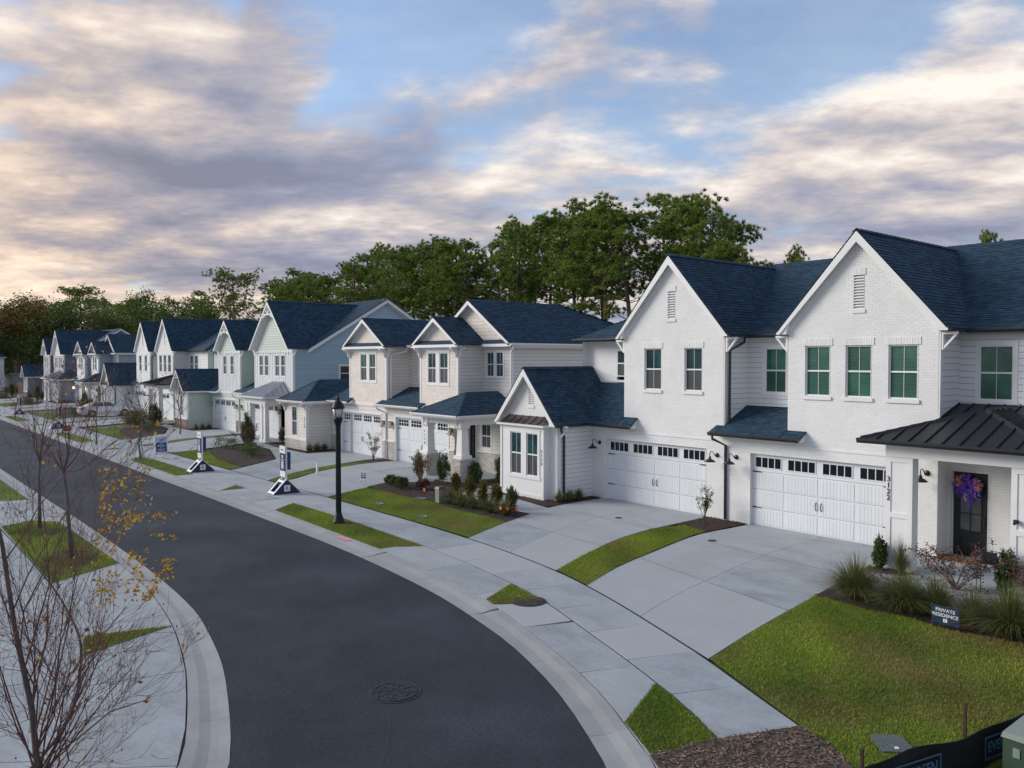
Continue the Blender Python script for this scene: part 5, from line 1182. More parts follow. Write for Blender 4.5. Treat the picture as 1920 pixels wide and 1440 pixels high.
A_ = [at_len(AL, la * k / n) for k in range(n + 1)]
# road surface as quads between the two edges, matched by nearest position along the street
road = [tuple(p) for p in AR] + [tuple(p) for p in reversed(AL)]
rs = sheet('road', road, 0.0, 'asphalt')
def strip_between(pa, pb, x0, x1, step):
    """matched samples of two edges, from near to far, clipped to x range"""
    a, b = list(reversed(pa)), list(reversed(pb)); mid = [(p + q) / 2 for p, q in zip(a, b)] if len(a) == len(b) else None
    la, lb = plen(a), plen(b); out = []
    S = int(max(la, lb) / step)
    for k in range(S + 1): out.append((at_len(a, la * k / S), at_len(b, lb * k / S)))
    return [o for o in out if x0 <= o[0].x <= x1]
def match(a_edge, b_edge):
    """for every point of a_edge the nearest point on b_edge"""
    dense = [at_len(b_edge, plen(b_edge) * k / 3000) for k in range(3001)]
    arr = np.array([(p.x, p.y) for p in dense])
    return lambda p: dense[int(np.argmin((arr[:, 0] - p.x) ** 2 + (arr[:, 1] - p.y) ** 2))]
def paving(name, a_edge, b_edge, step, xfar, piece, mat, prof, base_z, sub=3, start=0.0, gap=0.008, jmat='joint'):
    a = list(reversed(a_edge)); f = match(a_edge, b_edge); la = plen(a)
    base = MB(); pts = []
    s = start
    while s < la:
        p = at_len(a, s); pts.append((s, p, f(p)))
        if p.x < xfar: break
        s += step
    far_s = pts[-1][0]
    dense = []
    s = start
    while s < la + 4: p = at_len(a, min(s, la)); dense.append((p, f(p))); s += 1.0 if s < far_s else 8.0
    for (p, q), (p2, q2) in zip(dense, dense[1:]): base.quad((p.x, p.y, base_z), (p2.x, p2.y, base_z), (q2.x, q2.y, base_z), (q.x, q.y, base_z))
    par = structure(base.build(name, jmat))
    def seg(s0, s1, k):
        q = MB(); t = R.random(); row = []
        for j in range(k + 1):
            p = at_len(a, s0 + (s1 - s0) * j / k); r = f(p); row.append([p + (r - p) * u + Z * z for u, z in prof])
        for r0, r1 in zip(row, row[1:]):
            for (p, q_), (p2, q2) in zip(zip(r0, r0[1:]), zip(r1, r1[1:])): q.quad(p, p2, q2, q_, t)
        for r, sg in ((row[0], 1), (row[-1], -1)):
            for p, q_ in zip(r, r[1:]): q.quad(p, q_, q_ - Z * .04, p - Z * .04, t)
        for r0, r1 in zip(row, row[1:]):
            for e in (0, -1): q.quad(r0[e], r1[e], r1[e] - Z * .04, r0[e] - Z * .04, t)
        q.build(piece, mat, par)
    for (s0, _, _), (s1, _, _) in zip(pts, pts[1:]): seg(s0 + gap, s1 - gap, sub)
    s = far_s
    while s < la - 1: seg(s + .02, min(s + 12, la) - .02, 2); s += 12
    return par
flat = lambda z, e=0.036: [(e * .6, z), (1 - e * .6, z)]
gp = [(0.0, 0.004), (0.25, -0.006), (0.45, -0.008), (0.58, 0.006), (0.72, 0.024), (1.0, 0.036)]
paving('street_gutter', AR, GR, 3.05, -75, 'gutter_segment', 'gutter_concrete', gp, -0.03, 4, 1.0, .006)
paving('street_gutter', AL, GL, 3.05, -45, 'gutter_segment', 'gutter_concrete', gp, -0.03, 4, 1.6, .006)
paving('driveway_apron', GR[:-20], SN, 2.6, -60, 'slab', 'concrete', flat(0.036), 0.014, 3, 0.0, .011)
paving('sidewalk', SN, SF, 1.62, -62, 'slab', 'concrete', flat(0.036), 0.014, 2, 0.0, .011)
SLo = smooth([(-120, 4.0), (-60, 4.0), (-31.3, 4.0), (-26, 4.0), (-22.5, 3.94), (-19.8, 3.8), (-17.77, 3.61), (-16.5, 3.37), (-14.2, 2.78), (-12.4, 1.9), (-11.2, 0.6), (-10.7, -1), (-10.6, -7)])
SLi = smooth([(-120, 2.5), (-60, 2.5), (-31.3, 2.5), (-26, 2.5), (-22.5, 2.44), (-20, 2.3), (-18.2, 2.12), (-16.9, 1.9), (-14.9, 1.35), (-13.5, .6), (-12.6, -.5), (-12.2, -1.8), (-12.1, -7)])
SLb = smooth([(-120, -6), (-60, -6), (-31.3, -6), (-26, -6), (-22.5, -6), (-21, -6), (-20, -6.2), (-19.5, -6.4), (-18.5, -6.6), (-17.6, -6.9), (-17.2, -7), (-17.1, -7.2), (-17, -7.4)])
paving('driveway_apron', GL, SLo, 3.6, -60, 'slab', 'concrete', flat(0.036, .022), 0.014, 3, 0.6, .011)
paving('sidewalk', SLo, SLi, 1.62, -45, 'slab', 'concrete', flat(0.036), 0.014, 2, 0.0, .011)
paving('driveway', SLi, SLb, 3.2, -45, 'slab', 'concrete', flat(0.036, .004), 0.014, 2, 0.4, .008)
def driveway(Lp, Rp, rows=3, name='driveway'):
    """slabs between a left and a right edge that run from the sidewalk to the garage"""
    Lp, Rp = smooth(Lp, 4), smooth(Rp, 4); ll, lr = plen(Lp), plen(Rp)
    P = lambda u, v: at_len(Lp, ll * v) * (1 - u) + at_len(Rp, lr * v) * u
    b = MB()
    for k in range(12): b.quad(P(0, k / 12) + Z * .014, P(1, k / 12) + Z * .014, P(1, (k + 1) / 12) + Z * .014, P(0, (k + 1) / 12) + Z * .014)
    par = structure(b.build(name, 'joint'))
    fsf = [at_len(SF, plen(SF) * k / 6000) for k in range(6001)]; sx = np.array([p.x for p in fsf]); sy = np.array([p.y for p in fsf])
    def clip(p):
        yy = float(np.interp(p.x, sx, sy)) if p.y < 16 and p.x > -300 and abs(p.y - 14) < 3 and ll > 5 else None
        return p if yy is None or p.y > yy + .02 else Vector((p.x, yy + .02, p.z))
    for c in range(2):
        for r in range(rows):
            q = MB(); t = R.random(); K = 5; e = .0013; g = .0010; NU = 4
            u0, u1 = (0, .5 - e) if c == 0 else (.5 + e, 1)
            for k in range(K):
                v0, v1 = r / rows + g, (r + 1) / rows - g; va, vb = v0 + (v1 - v0) * k / K, v0 + (v1 - v0) * (k + 1) / K
                for j in range(NU):
                    ua, ub = u0 + (u1 - u0) * j / NU, u0 + (u1 - u0) * (j + 1) / NU
                    q.quad(*[clip(P(u, v)) + Z * .036 for u, v in ((ua, va), (ub, va), (ub, vb), (ua, vb))], t)
                q.quad(P(u0, va) + Z * .036, P(u0, va), P(u0, vb), P(u0, vb) + Z * .036, t); q.quad(P(u1, va) + Z * .036, P(u1, va), P(u1, vb), P(u1, vb) + Z * .036, t)
            q.build('slab', 'concrete', par)
driveway([(-13.95, 13.97), (-14.66, 15.92), (-15.2, 18.09), (-15.75, 20.65), (-15.7, 22.37), (-15.65, Y0 + .1)], [(-9.05, 12.25), (-9.46, 14.47), (-9.85, 17.2), (-10.13, 19.72), (-10.3, 21.6), (-10.5, Y0 + .1)], 3)
driveway([(-20.05, 14.92), (-21.2, 17.43), (-21.95, 19.3), (-22.33, 20.84), (-22.45, 22.2), (-22.4, Y0 + .1)], [(-15.46, 14.38), (-16.26, 16.32), (-16.99, 18.44), (-17.29, 20.29), (-17.35, 22.21), (-17.4, Y0 + .1)], 3)
def slab_path(name, pts, z=.034):
    q = MB(); q.prism([(x, y, 0.0) for x, y in pts], (0, 0, z)); structure(q.build(name, 'concrete'))
slab_path('walkway', [(-21.9, 19.1), (-22.29, 19.05), (-26.84, 19.59), (-27.6, 20.0), (-29.6, 23.2), (-28.2, 23.2), (-27.2, 21.9), (-25.9, 20.95), (-22.35, 20.3), (-22.2, 20.3)], .030)
slab_path('walkway', [(-31.7, 19.2), (-31.0, 19.6), (-30.6, 20.8), (-31.0, 21.25), (-32.6, 21.25), (-32.4, 20.4)], .030)
def pair(s):
    sh = lambda pts: [(x + s, y) for x, y in pts]
    driveway(sh([(-34.64, 15.0), (-35.3, 16.3), (-36.75, 18.2), (-37.64, 20.1), (-38.1, 22.0), (-38.1, Y0 + .1)]), sh([(-29.75, 15.0), (-30.1, 15.9), (-30.8, 17.44), (-31.6, 18.9), (-32.5, 20.8), (-33.05, Y0 + .1)]), 3)
    driveway(sh([(-40.05, 15.0), (-40.78, 16.0), (-42.9, 18.67), (-44.15, 20.5), (-44.3, 22), (-44.3, Y0 + .1)]), sh([(-35.6, 15.0), (-36.38, 16.0), (-38.1, 18.5), (-38.86, 20.6), (-39.5, 22.4), (-39.5, Y0 + .1)]), 3)
    slab_path('walkway', sh([(-43.0, 18.75), (-44.25, 20.5), (-44.3, 21.3), (-45.2, 21.25), (-49.2, 21.3), (-51.0, 21.6), (-52.6, 21.6), (-51.15, 20.75), (-48.33, 20.62)]), .030)
SH = [0, -20.05, -44.25, -71.3, -91.45]
for s in SH: pair(s)

LAWN, BEDS = [], []
def lawn(pts, dens): o = sheet('lawn', pts, 0.041, 'lawn'); LAWN.append((pts, dens))
def bed(pts, dens, mat='mulch'): sheet('mulch_bed', pts, 0.0455, mat); BEDS.append((pts, dens, mat))
lawn([(-9.0, 12.25), (-9.42, 14.47), (-9.9, 17.5), (-8.57, 17.35), (-7.73, 17.5), (-6.93, 17.3), (-5.9, 17.5), (-4.6, 17.9), (-3.4, 17.5), (-3.3, 14.0), (-4.3, 11.4), (-5.1, 10.3), (-5.5, 10.6), (-5.87, 10.87), (-6.48, 11.06)], 1500)
lawn([(-15.46, 14.4), (-16.26, 16.32), (-16.95, 18.44), (-17.25, 20.29), (-16.95, 21.6), (-15.85, 21.3), (-15.84, 20.65), (-15.25, 18.09), (-14.7, 15.92), (-13.95, 14.02)], 1300)
lawn([(-29.7, 15.1), (-30.09, 15.9), (-30.8, 17.44), (-29.61, 17.53), (-27.79, 17.5), (-26.02, 17.7), (-24.72, 17.5), (-23.25, 17.42), (-22.3, 17.48), (-21.18, 17.37), (-20.1, 14.98), (-22.6, 15.05), (-25.58, 15.06)], 900)
lawn([(-28.3, 12.25), (-29.24, 13.38), (-25.69, 13.42), (-22.43, 13.33), (-20.0, 13.24), (-20.5, 12.5), (-20.5, 12.06), (-22.9, 12.13), (-26.0, 12.21)], 1000)
lawn([(-14.6, 11.38), (-15.22, 12.66), (-14.3, 12.45), (-13.75, 12.3), (-13.95, 11.62), (-14.18, 11.27)], 1500)
lawn([(-8.92, 10.62), (-7.8, 10.14), (-7.02, 9.74), (-7.3, 8.62), (-8.02, 8.99), (-8.25, 9.1)], 1800)
lawn([(-31.27, 4.05), (-31.81, 5.0), (-30.9, 5.7), (-24.0, 5.76), (-23.6, 5.76), (-22.51, 3.98)], 700)
lawn([(-17.3, 5.22), (-17.77, 3.66), (-16.6, 3.43)], 1500)
lawn([(-45.5, 4.0), (-45.0, 5.66), (-36.6, 5.7), (-37.4, 4.0)], 300)
def lawns_for(s):
    sh = lambda pts: [(x + s, y) for x, y in pts]
    d = 420 if s == 0 else (220 if s > -30 else 90)
    lawn(sh([(-35.55, 15.08), (-36.3, 15.96), (-38.05, 18.5), (-38.8, 20.7), (-38.2, 21.9), (-37.68, 20.11), (-36.8, 18.22), (-34.7, 15.1)]), d)
    bed(sh([(-38.8, 20.72), (-39.4, 22.4), (-39.45, 23.4), (-38.2, 23.4), (-38.2, 21.9)]), 60)
    lawn(sh([(-49.7, 15.07), (-50.6, 17.2), (-49.86, 17.3), (-45.2, 16.2), (-40.9, 15.9), (-40.2, 15.08)]), d)
    bed(sh([(-49.84, 17.42), (-51.09, 18.26), (-51.14, 20.6), (-48.33, 20.5), (-43.08, 18.6), (-40.88, 16.0), (-45.25, 16.25)]), 40 if s == 0 else 15)
    lawn(sh([(-33.98, 12.3), (-35.16, 13.4), (-33.97, 13.4)]), d)
    lawn(sh([(-47.6, 12.32), (-48.56, 13.05), (-47.04, 13.38), (-40.88, 13.4), (-39.76, 13.1), (-39.8, 12.3)]), d)
    bed(sh([(-44.4, 21.5), (-45.4, 21.4), (-49.5, 21.4), (-49.5, 23), (-45.4, 23.4), (-44.4, 23.4)]), 20)
for s in SH: lawns_for(s)
bed([(-30.97, 17.6), (-31.4, 18.6), (-30.9, 19.5), (-30.5, 20.8), (-29.3, 21.3), (-29.1, 24.0), (-27.5, 24.0), (-28.0, 22.6), (-27.3, 20.2), (-26.84, 19.5), (-22.29, 18.95), (-21.75, 18.95), (-21.18, 17.42), (-22.3, 17.52), (-23.25, 17.46), (-24.72, 17.55), (-26.02, 17.75), (-27.79, 17.56), (-29.61, 17.58)], 130)
bed([(-17.27, 21.4), (-17.35, 23.4), (-15.75, 23.4), (-15.85, 21.3), (-16.2, 21.35), (-16.95, 21.6)], 200)
bed([(-26.3, 20.98), (-22.42, 20.32), (-22.4, 20.84), (-22.5, 22.3), (-22.5, 23.4), (-23.0, 23.4), (-26.4, 21.4)], 130)
bed([(-9.9, 17.45), (-10.25, 20.3), (-10.45, 21.15), (-9.0, 21.15), (-6.0, 21.15), (-3.3, 21.15), (-3.3, 17.6), (-4.6, 17.95), (-5.9, 17.55), (-6.93, 17.35), (-7.73, 17.55), (-8.57, 17.4)], 160)
slab_path('walkway', [(-10.3, 20.4), (-10.2, 19.3), (-8.9, 18.9), (-7.2, 18.9), (-5.2, 19.4), (-5.2, 20.4), (-6.6, 21.14), (-9.2, 21.14), (-9.35, 20.7)], .058)
bed([(-7.33, 8.6), (-7.02, 9.72), (-6.48, 11.04), (-5.87, 10.85), (-5.5, 10.58), (-5.1, 10.28), (-4.3, 11.35), (-3.6, 12.9), (-2.4, 12.5), (-3.2, 9.0), (-4.6, 7.0), (-5.65, 7.35), (-7.0, 8.42)], 700, 'chip_soil')
for cx_, n_ in ((-25.05, 110), (-29.85, 80)): bed([(cx_ + 1.12 * math.cos(k * .3927) * (1 + .06 * math.sin(k * 2.3)), 4.93 + .64 * math.sin(k * .3927) * (1 + .08 * math.sin(k * 1.7))) for k in range(16)], n_)
for s in (0, -20.05, -44.25): bed([(-48.6 + s, 12.75), (-47.9 + s, 12.6), (-47.2 + s, 12.8), (-47.4 + s, 13.2), (-48.2 + s, 13.2)], 20)
# turf blades and bark chips
def inside(poly, p):
    x, y = p[:, 0], p[:, 1]; c = np.zeros(len(p), bool); n = len(poly)
    for i in range(n):
        (x0, y0), (x1, y1) = poly[i], poly[(i + 1) % n]
        k = ((y0 > y) != (y1 > y)) & (x < (x1 - x0) * (y - y0) / ((y1 - y0) or 1e-9) + x0); c ^= k
    return c
def scatter(poly, dens):
    a = np.array(poly); lo, hi = a.min(0), a.max(0); n = int(np.prod(hi - lo) * dens)
    p = NR.uniform(lo, hi, (n, 2)); return p[inside(poly, p)]
def blades(P, z0, h0, h1, w):
    n = len(P); th = NR.uniform(0, 2 * np.pi, n); h = NR.uniform(h0, h1, n); ln = NR.uniform(0.1, 0.7, n) * h; ph = NR.uniform(0, 2 * np.pi, n)
    ww = NR.uniform(.6, 1.2, n) * w
    v = np.zeros((n, 3, 3))
    v[:, 0, 0] = P[:, 0] - np.cos(th) * ww; v[:, 0, 1] = P[:, 1] - np.sin(th) * ww; v[:, 1, 0] = P[:, 0] + np.cos(th) * ww; v[:, 1, 1] = P[:, 1] + np.sin(th) * ww
    v[:, :2, 2] = z0
    v[:, 2, 0] = P[:, 0] + np.cos(ph) * ln; v[:, 2, 1] = P[:, 1] + np.sin(ph) * ln; v[:, 2, 2] = z0 + h
    return v.reshape(-1, 3), np.arange(3 * n).reshape(-1, 3)
pts = np.concatenate([scatter(p, d * 1.5) for p, d in LAWN])
dry = (np.sin(pts[:, 0] * 1.7 + np.sin(pts[:, 1] * 1.3) * 1.5) + np.sin(pts[:, 1] * 2.1 + pts[:, 0] * .6) + NR.normal(0, .8, len(pts))) > 0.7
dry |= (pts[:, 0] > -7.4) & (pts[:, 1] > 12.6) & (NR.random(len(pts)) < .45)
for nm, sel, mt in (('turf', ~dry, 'turf_blade'), ('dry_turf', dry, 'dry_blade')):
    v, f = blades(pts[sel], .036, .025, .062, .009)
    px_, py_ = pts[sel][:, 0], pts[sel][:, 1]
    pat = .5 + .22 * np.sin(px_ * 1.1 + 1.7 * np.sin(py_ * .8)) + .18 * np.sin(py_ * 1.9 - px_ * .7 + 1.3 * np.sin(px_ * 1.6)) + .10 * np.sin(px_ * 4.1 + py_ * 3.3)
    o = link(nm, np_mesh(nm, v, f, np.clip(pat * .75 + NR.random(len(f)) * .35 - .05, 0, 1), mt)); tag(o, 'short green lawn grass blades' if nm == 'turf' else 'dry yellowed grass blades scattered through the lawns', 'grass', kind='stuff')
def chips(P, z, l0, l1, w):
    n = len(P); th = NR.uniform(0, 2 * np.pi, n); l = NR.uniform(l0, l1, n); ww = NR.uniform(.5, 1.3, n) * w; tl = NR.uniform(-.35, .35, n) * l
    d = np.stack([np.cos(th), np.sin(th)], 1); e = np.stack([-np.sin(th), np.cos(th)], 1); v = np.zeros((n, 4, 3))
    for k, (a, b) in enumerate(((-1, -1), (1, -1), (1, 1), (-1, 1))):
        v[:, k, :2] = P + d * (a * l)[:, None] / 2 + e * (b * ww)[:, None]; v[:, k, 2] = z + .012 + a * tl / 2 + .25 * np.abs(tl) + NR.uniform(0, .012, n)
    return v.reshape(-1, 3), np.arange(4 * n).reshape(-1, 4)
a = [scatter(p, d) for p, d, mt in BEDS if mt == 'mulch']; P_ = np.concatenate(a)
v, f = chips(P_, .046, .03, .10, .012); tag(link('bark_mulch', np_mesh('bark_mulch', v, f, NR.random(len(f)), 'mulch_chip')), 'dark bark mulch covering the planting beds', 'mulch', kind='stuff')
P_ = np.concatenate([scatter(p, d) for p, d, mt in BEDS if mt != 'mulch'])
v, f = chips(P_, .046, .015, .10, .007); tag(link('wood_chips', np_mesh('wood_chips', v, f, NR.random(len(f)) ** 1.6, 'wood_chip')), 'pale shredded wood chips over bare soil beside the sidewalk end', 'wood chips', kind='stuff')

# hairline seams and cracks in the asphalt
for pl in ([(-26, 9.0), (-22.5, 8.8), (-19, 8.7), (-16.2, 8.55), (-14.2, 8.1), (-12.6, 7.5)], [(-11.0, 6.6), (-10.0, 6.0), (-9.0, 5.1), (-8.2, 4.2), (-7.6, 3.0)], [(-15.8, 8.45), (-15.1, 7.7), (-14.0, 7.1), (-12.1, 6.9)], [(-60, 8.9), (-48, 9.05), (-40, 8.9), (-33, 9.05), (-26.5, 9.0)]):
    sp = smooth(pl, 8); q = MB(); pr = None
    for p, p2 in zip(sp, sp[1:]):
        d = (p2 - p).normalized(); s = Vector((-d.y, d.x, 0)); w = R.uniform(.004, .011); e = R.gauss(0, .02)
        c = (p + s * (e - w), p + s * (e + w))
        if pr: q.quad((*pr[0][:2], .004), (*c[0][:2], .004), (*c[1][:2], .004), (*pr[1][:2], .004))
        pr = c
    structure(q.build('road_seam', 'joint'))
# ---------------------------------------------------------------- street furniture and small things
def up_disc(q, c, r, z0, z1, n=24, tint=.5): q.tube([(c[0], c[1], z0), (c[0], c[1], z1)], r, n, tint)
def manhole(loc, r, label, mt='iron'):
    t = thing('manhole_cover', label, 'manhole cover', (loc[0], loc[1], loc[2]))
    q = MB(); up_disc(q, loc, r + .05, loc[2], loc[2] + .006, 32); q.build('rim', mt, t)
    q = MB(); up_disc(q, loc, r, loc[2] + .0065, loc[2] + .012, 32); lid = q.build('lid', mt, t)
    q = MB()
    for rr in (.30, .62, .88):
        for k in range(20):
            if (k + int(rr * 10)) % 5 == 0: continue
            a0, a1 = 2 * math.pi * k / 20, 2 * math.pi * (k + .8) / 20
            q.prism([(loc[0] + math.cos(a) * r * u, loc[1] + math.sin(a) * r * u, loc[2] + .0125) for a, u in ((a0, rr), (a1, rr), (a1, rr + .09), (a0, rr + .09))], (0, 0, .008))
    for k in range(8):
        a = 2 * math.pi * k / 8; d = Vector((math.cos(a), math.sin(a), 0)); q.frame_box(Vector(loc), d, d.cross(-Z), Z, r * .12, r * .95, -.018, .018, .0126, .02)
    q.build('lid_pattern', mt, lid)
manhole((-11.53, 7.05, 0.002), .40, 'round iron manhole cover set in the dark road', 'road_iron')
manhole((-13.85, 12.03, 0.040), .36, 'rusty round manhole cover in the pavement beside the small grass triangle')
for (x, y), lb in (((-19.23, 20.87), 'round drain cap on the driveway left of the curved grass strip'), ((-14.96, 20.41), 'round drain cap on the near driveway, right of the curved grass strip')):
    t = thing('drain_cap', lb, 'drain cap', (x, y, .036)); q = MB(); up_disc(q, (x, y), .13, .0365, .046, 18); q.build('cap_lid', 'iron', t); q = MB(); up_disc(q, (x, y), .05, .0465, .056, 10); q.build('cap_nut', 'iron', t)
def meter_lid(x, y, a, lb, w=.5, d=.32):
    t = thing('meter_box', lb, 'meter box', (x, y, .04)); O = Vector((x, y, .04)); A = Vector((math.cos(a), math.sin(a), 0)); B = Z.cross(A)
    q = MB(); q.frame_box(O, A, B, Z, -w / 2, w / 2, -d / 2, d / 2, 0, .03); q.build('lid', 'lid_grey', t)
    q = MB(); c = O + A * (w * .3) + Z * .0305; up_disc(q, c, .035, c.z, c.z + .008, 12); q.build('lid_plug', 'sign_white', t)
meter_lid(-26.96, 15.85, .1, 'flat grey meter lid in the lawn nearest the street lamp'); meter_lid(-23.8, 15.75, .1, 'flat grey meter lid in the middle of the lawn before the planting bed')
meter_lid(-5.3, 11.5, -.75, 'dark square meter lid in grass by the black silt fence', .52, .46)
meter_lid(-26.95, 17.75, .15, 'pale rectangular valve box lid beside the green utility pedestal', .55, .3)
# street lamp
lx, ly = -24.68, 12.93
t = thing('street_lamp', 'tall dark green street lamp with domed lantern on the verge', 'street lamp', (lx, ly, .04))
q = MB(); q.lathe((lx, ly, .04), [(.21, 0), (.21, .05), (.185, .09), (.15, .20), (.115, .28), (.10, .33), (.105, .36)], 18); q.build('base', 'lamp_green', t, True)
q = MB(); q.lathe((lx, ly, .04), [(.088, .361), (.084, 1.0), (.080, 2.2), (.074, 3.18)], 14); q.build('pole', 'lamp_green', t, False)
q = MB()
for k in range(14):
    a = 2 * math.pi * k / 14; q.tube([(lx + math.cos(a) * .086, ly + math.sin(a) * .086, .42), (lx + math.cos(a) * .072, ly + math.sin(a) * .072, 3.18)], .011, 4)
q.build('pole_fluting', 'lamp_green', t)
q = MB(); q.lathe((lx, ly, 3.2), [(.078, 0), (.10, .02), (.085, .06), (.095, .16), (.135, .28), (.155, .36), (.15, .42)], 16); q.build('lantern_holder', 'lamp_green', t, True)
q = MB(); q.lathe((lx, ly, 3.62), [(.125, 0), (.16, .14), (.185, .30)], 16); gl_ = q.build('lantern_glass', 'lamp_glass', t, True)
q = MB()
for k in range(4):
    a = 2 * math.pi * k / 4 + .5; q.tube([(lx + math.cos(a) * .128, ly + math.sin(a) * .128, 3.62), (lx + math.cos(a) * .166, ly + math.sin(a) * .166, 3.76), (lx + math.cos(a) * .191, ly + math.sin(a) * .191, 3.92)], .011, 5)
q.build('glass_strap', 'lamp_green', gl_)
q = MB(); q.lathe((lx, ly, 3.92), [(.225, 0), (.215, .03), (.20, .09), (.16, .18), (.10, .245), (.05, .27), (.045, .30), (.06, .33), (.05, .375), (.02, .41), (.018, .44), (.03, .47), (.012, .51), (.003, .58)], 18); q.build('lantern_roof', 'lamp_green', t, True)
# information stands: open A-shaped foot, two posts, printed panel
def stand_build(label):
    t = thing('information_stand', label, 'sign', (0, 0, 0), group='information stands along the sidewalk', local=True)
    for x in (-.30, .24):
        q = MB(); q.prism([(x, -.58, 0), (x, .58, 0), (x, .04, .55), (x, -.04, .55)], (.05, 0, 0)); s = q.build('side_panel', 'navy', t)
        q = MB(); q.box(x + .051, x + .056, -.13, .13, .10, .36); q.build('logo_plate', 'sign_white', s)
        text_mesh('logo', 'K', .2, 'navy', s, Vector((x + .058, 0, .23)), Y, Z, X, .002)
    for sg in (-1, 1):
        q = MB(); a = Vector((0, sg * .60, .02)); b = Vector((0, sg * .05, .57)); d = (b - a); u = d.normalized(); n = X.cross(u)
        q.frame_box(a, u, X, n, 0, d.length, -.30, -.20, -.012, .012); q.frame_box(a, u, X, n, 0, d.length, .19, .29, -.012, .012)
        for v in (0.02, .62): q.frame_box(a, u, X, n, v, v + .1, -.199, .189, -.0115, .0115)
        q.build('foot_frame', 'sign_white', t)
    for x in (-.22, .17): q = MB(); q.box(x, x + .06, -.035, .035, .45, 1.92); q.build('post', 'sign_white', t)
    q = MB(); q.box(-.26, .26, -.075, -.036, 1.66, 1.96); hb = q.build('header_board', 'sign_white', t)
    q = MB(); q.box(-.13, .13, -.079, -.0755, 1.78, 1.82); q.build('print_line', 'navy', hb)
    q = MB(); q.box(-.23, .23, -.07, -.037, .93, 1.655); pb = q.build('panel', 'navy', t)
    q = MB(); q.box(-.05, .05, -.075, -.0705, 1.46, 1.58); q.build('logo_plate', 'sign_white', pb); q = MB(); q.box(-.11, .11, -.075, -.0705, 1.02, 1.32); q.build('notice', 'pale_blue_print', pb)
    for k in range(2): q = MB(); q.box(-.15, .15, -.074, -.0705, 1.36 + k * .04, 1.375 + k * .04); q.build('print_line', 'sign_white', pb)
    q = MB(); q.box(-.24, .24, -.07, -.037, .68, .925); q.build('lower_board', 'sign_white', t)
    q = MB(); q.box(-.2, .2, .036, .20, 1.05, 1.70); bb = q.build('leaflet_box', 'sign_blue', t)
    q = MB(); q.box(-.18, .18, .05, .21, .97, 1.049); q.build('leaflet', 'red', bb)
    return t
st0 = stand_build('nearest white and navy information stand on an A-shaped foot')
st0.location = (-31.75, 14.15, .036)
for p, lb in (((-40.6, 13.75, .036), 'second white and navy information stand, in front of the sage green house'), ((-73.7, 13.6, .036), 'third information stand, in front of the parked silver car'),
              ((-95.3, 14.1, .036), 'fourth information stand, seen through the bare tree branches'), ((-114.0, 14.2, .036), 'farthest information stand at the left edge of the street')):
    c = copy_tree(st0); c.location = p; c['label'] = lb
# sandwich board
t = thing('sandwich_board', 'white folding sandwich board with navy lower half, beside a young tree', 'sign', (-50.5, 14.75, .036), -.12, local=True)
for sg in (1, -1):
    O = Vector((sg * .30, 0, 0)); u = Vector((-sg * .26, 0, 1.1)).normalized(); n = Y.cross(u) * sg
    q = MB(); q.frame_box(O, Y, u, n, -.36, .36, 0, 1.0, -.02, .02)
    for a, b in ((-.36, -.27), (-.06, .06), (.27, .36)): q.frame_box(O, Y, u, n, a, b, 1.001, 1.09, -.02, .02)
    pn = q.build('board', 'sign_white', t)
    if sg == 1:
        q = MB(); q.frame_box(O, Y, u, n, -.30, .30, .62, .95, .0205, .024); q.build('upper_print', 'pale_blue_print', pn)
        q = MB(); q.frame_box(O, Y, u, n, -.30, .30, .06, .615, .0205, .024); q.build('lower_print', 'sign_blue', pn)
        for k, (w, z) in enumerate(((.09, .54), (.22, .44), (.20, .38), (.05, .28), (.22, .20), (.18, .13))): q = MB(); q.frame_box(O, Y, u, n, -w, w, z, z + .03, .0245, .027); q.build('print_line', 'pale_blue_print', pn)
        for k, (w, z) in enumerate(((.14, .80), (.10, .72))): q = MB(); q.frame_box(O, Y, u, n, -w, w, z, z + .025, .0245, .027); q.build('print_line', 'navy', pn)
def yard_sign(loc, rz, w, hgt, mat, label, border=None, z0=.14):
    t = thing('yard_sign', label, 'sign', loc, rz, local=True)
    for x in (-w * .3, w * .3): q = MB(); q.tube([(x, .015, 0), (x, .015, z0 + hgt * .5)], .006, 5); q.build('stake', 'black_metal', t)
    q = MB(); q.box(-w / 2, w / 2, -.006, .006, z0, z0 + hgt); b = q.build('board', border or mat, t)
    if border: q = MB(); q.box(-w * .36, w * .36, -.010, -.0065, z0 + hgt * .14, z0 + hgt * .86); q.build('print', mat, b)
    return t, b
t, b = yard_sign((-6.92, 17.28, .045), -.06, .56, .37, 'navy', 'navy yard sign reading PRIVATE RESIDENCE in front of ornamental grass', z0=.10)
text_mesh('lettering', 'PRIVATE', .098, 'sign_white', b, Vector((0, -.0085, .385)), X, Z, NF, .0015, 1.08, .0012); text_mesh('lettering', 'RESIDENCE', .098, 'sign_white', b, Vector((0, -.0085, .285)), X, Z, NF, .0015, 1.06, .0012)
q = MB(); q.box(-.04, .04, -.0095, -.0065, .15, .22); q.build('logo_plate', 'sign_white', b); text_mesh('logo', 'K', .06, 'navy', b, Vector((0, -.0105, .185)), X, Z, NF, .001)
t, b = yard_sign((-32.0, 18.0, .04), .5, .34, .36, 'navy', 'small white and navy yard sign stuck beside the driveway of the beige house', 'sign_white', .16)
for z, w in ((.42, .08), (.36, .10), (.30, .10), (.25, .03)): q = MB(); q.box(-w, w, -.013, -.0105, z, z + .03); q.build('print_line', 'sign_white', b)
t, b = yard_sign((-67.6, 13.1, .04), .9, .5, .42, 'red', 'small red yard sign on the verge by the third stand', z0=.2)
q = MB(); q.box(-.12, .12, -.010, -.0065, .36, .46); q.build('print', 'sign_white', b)
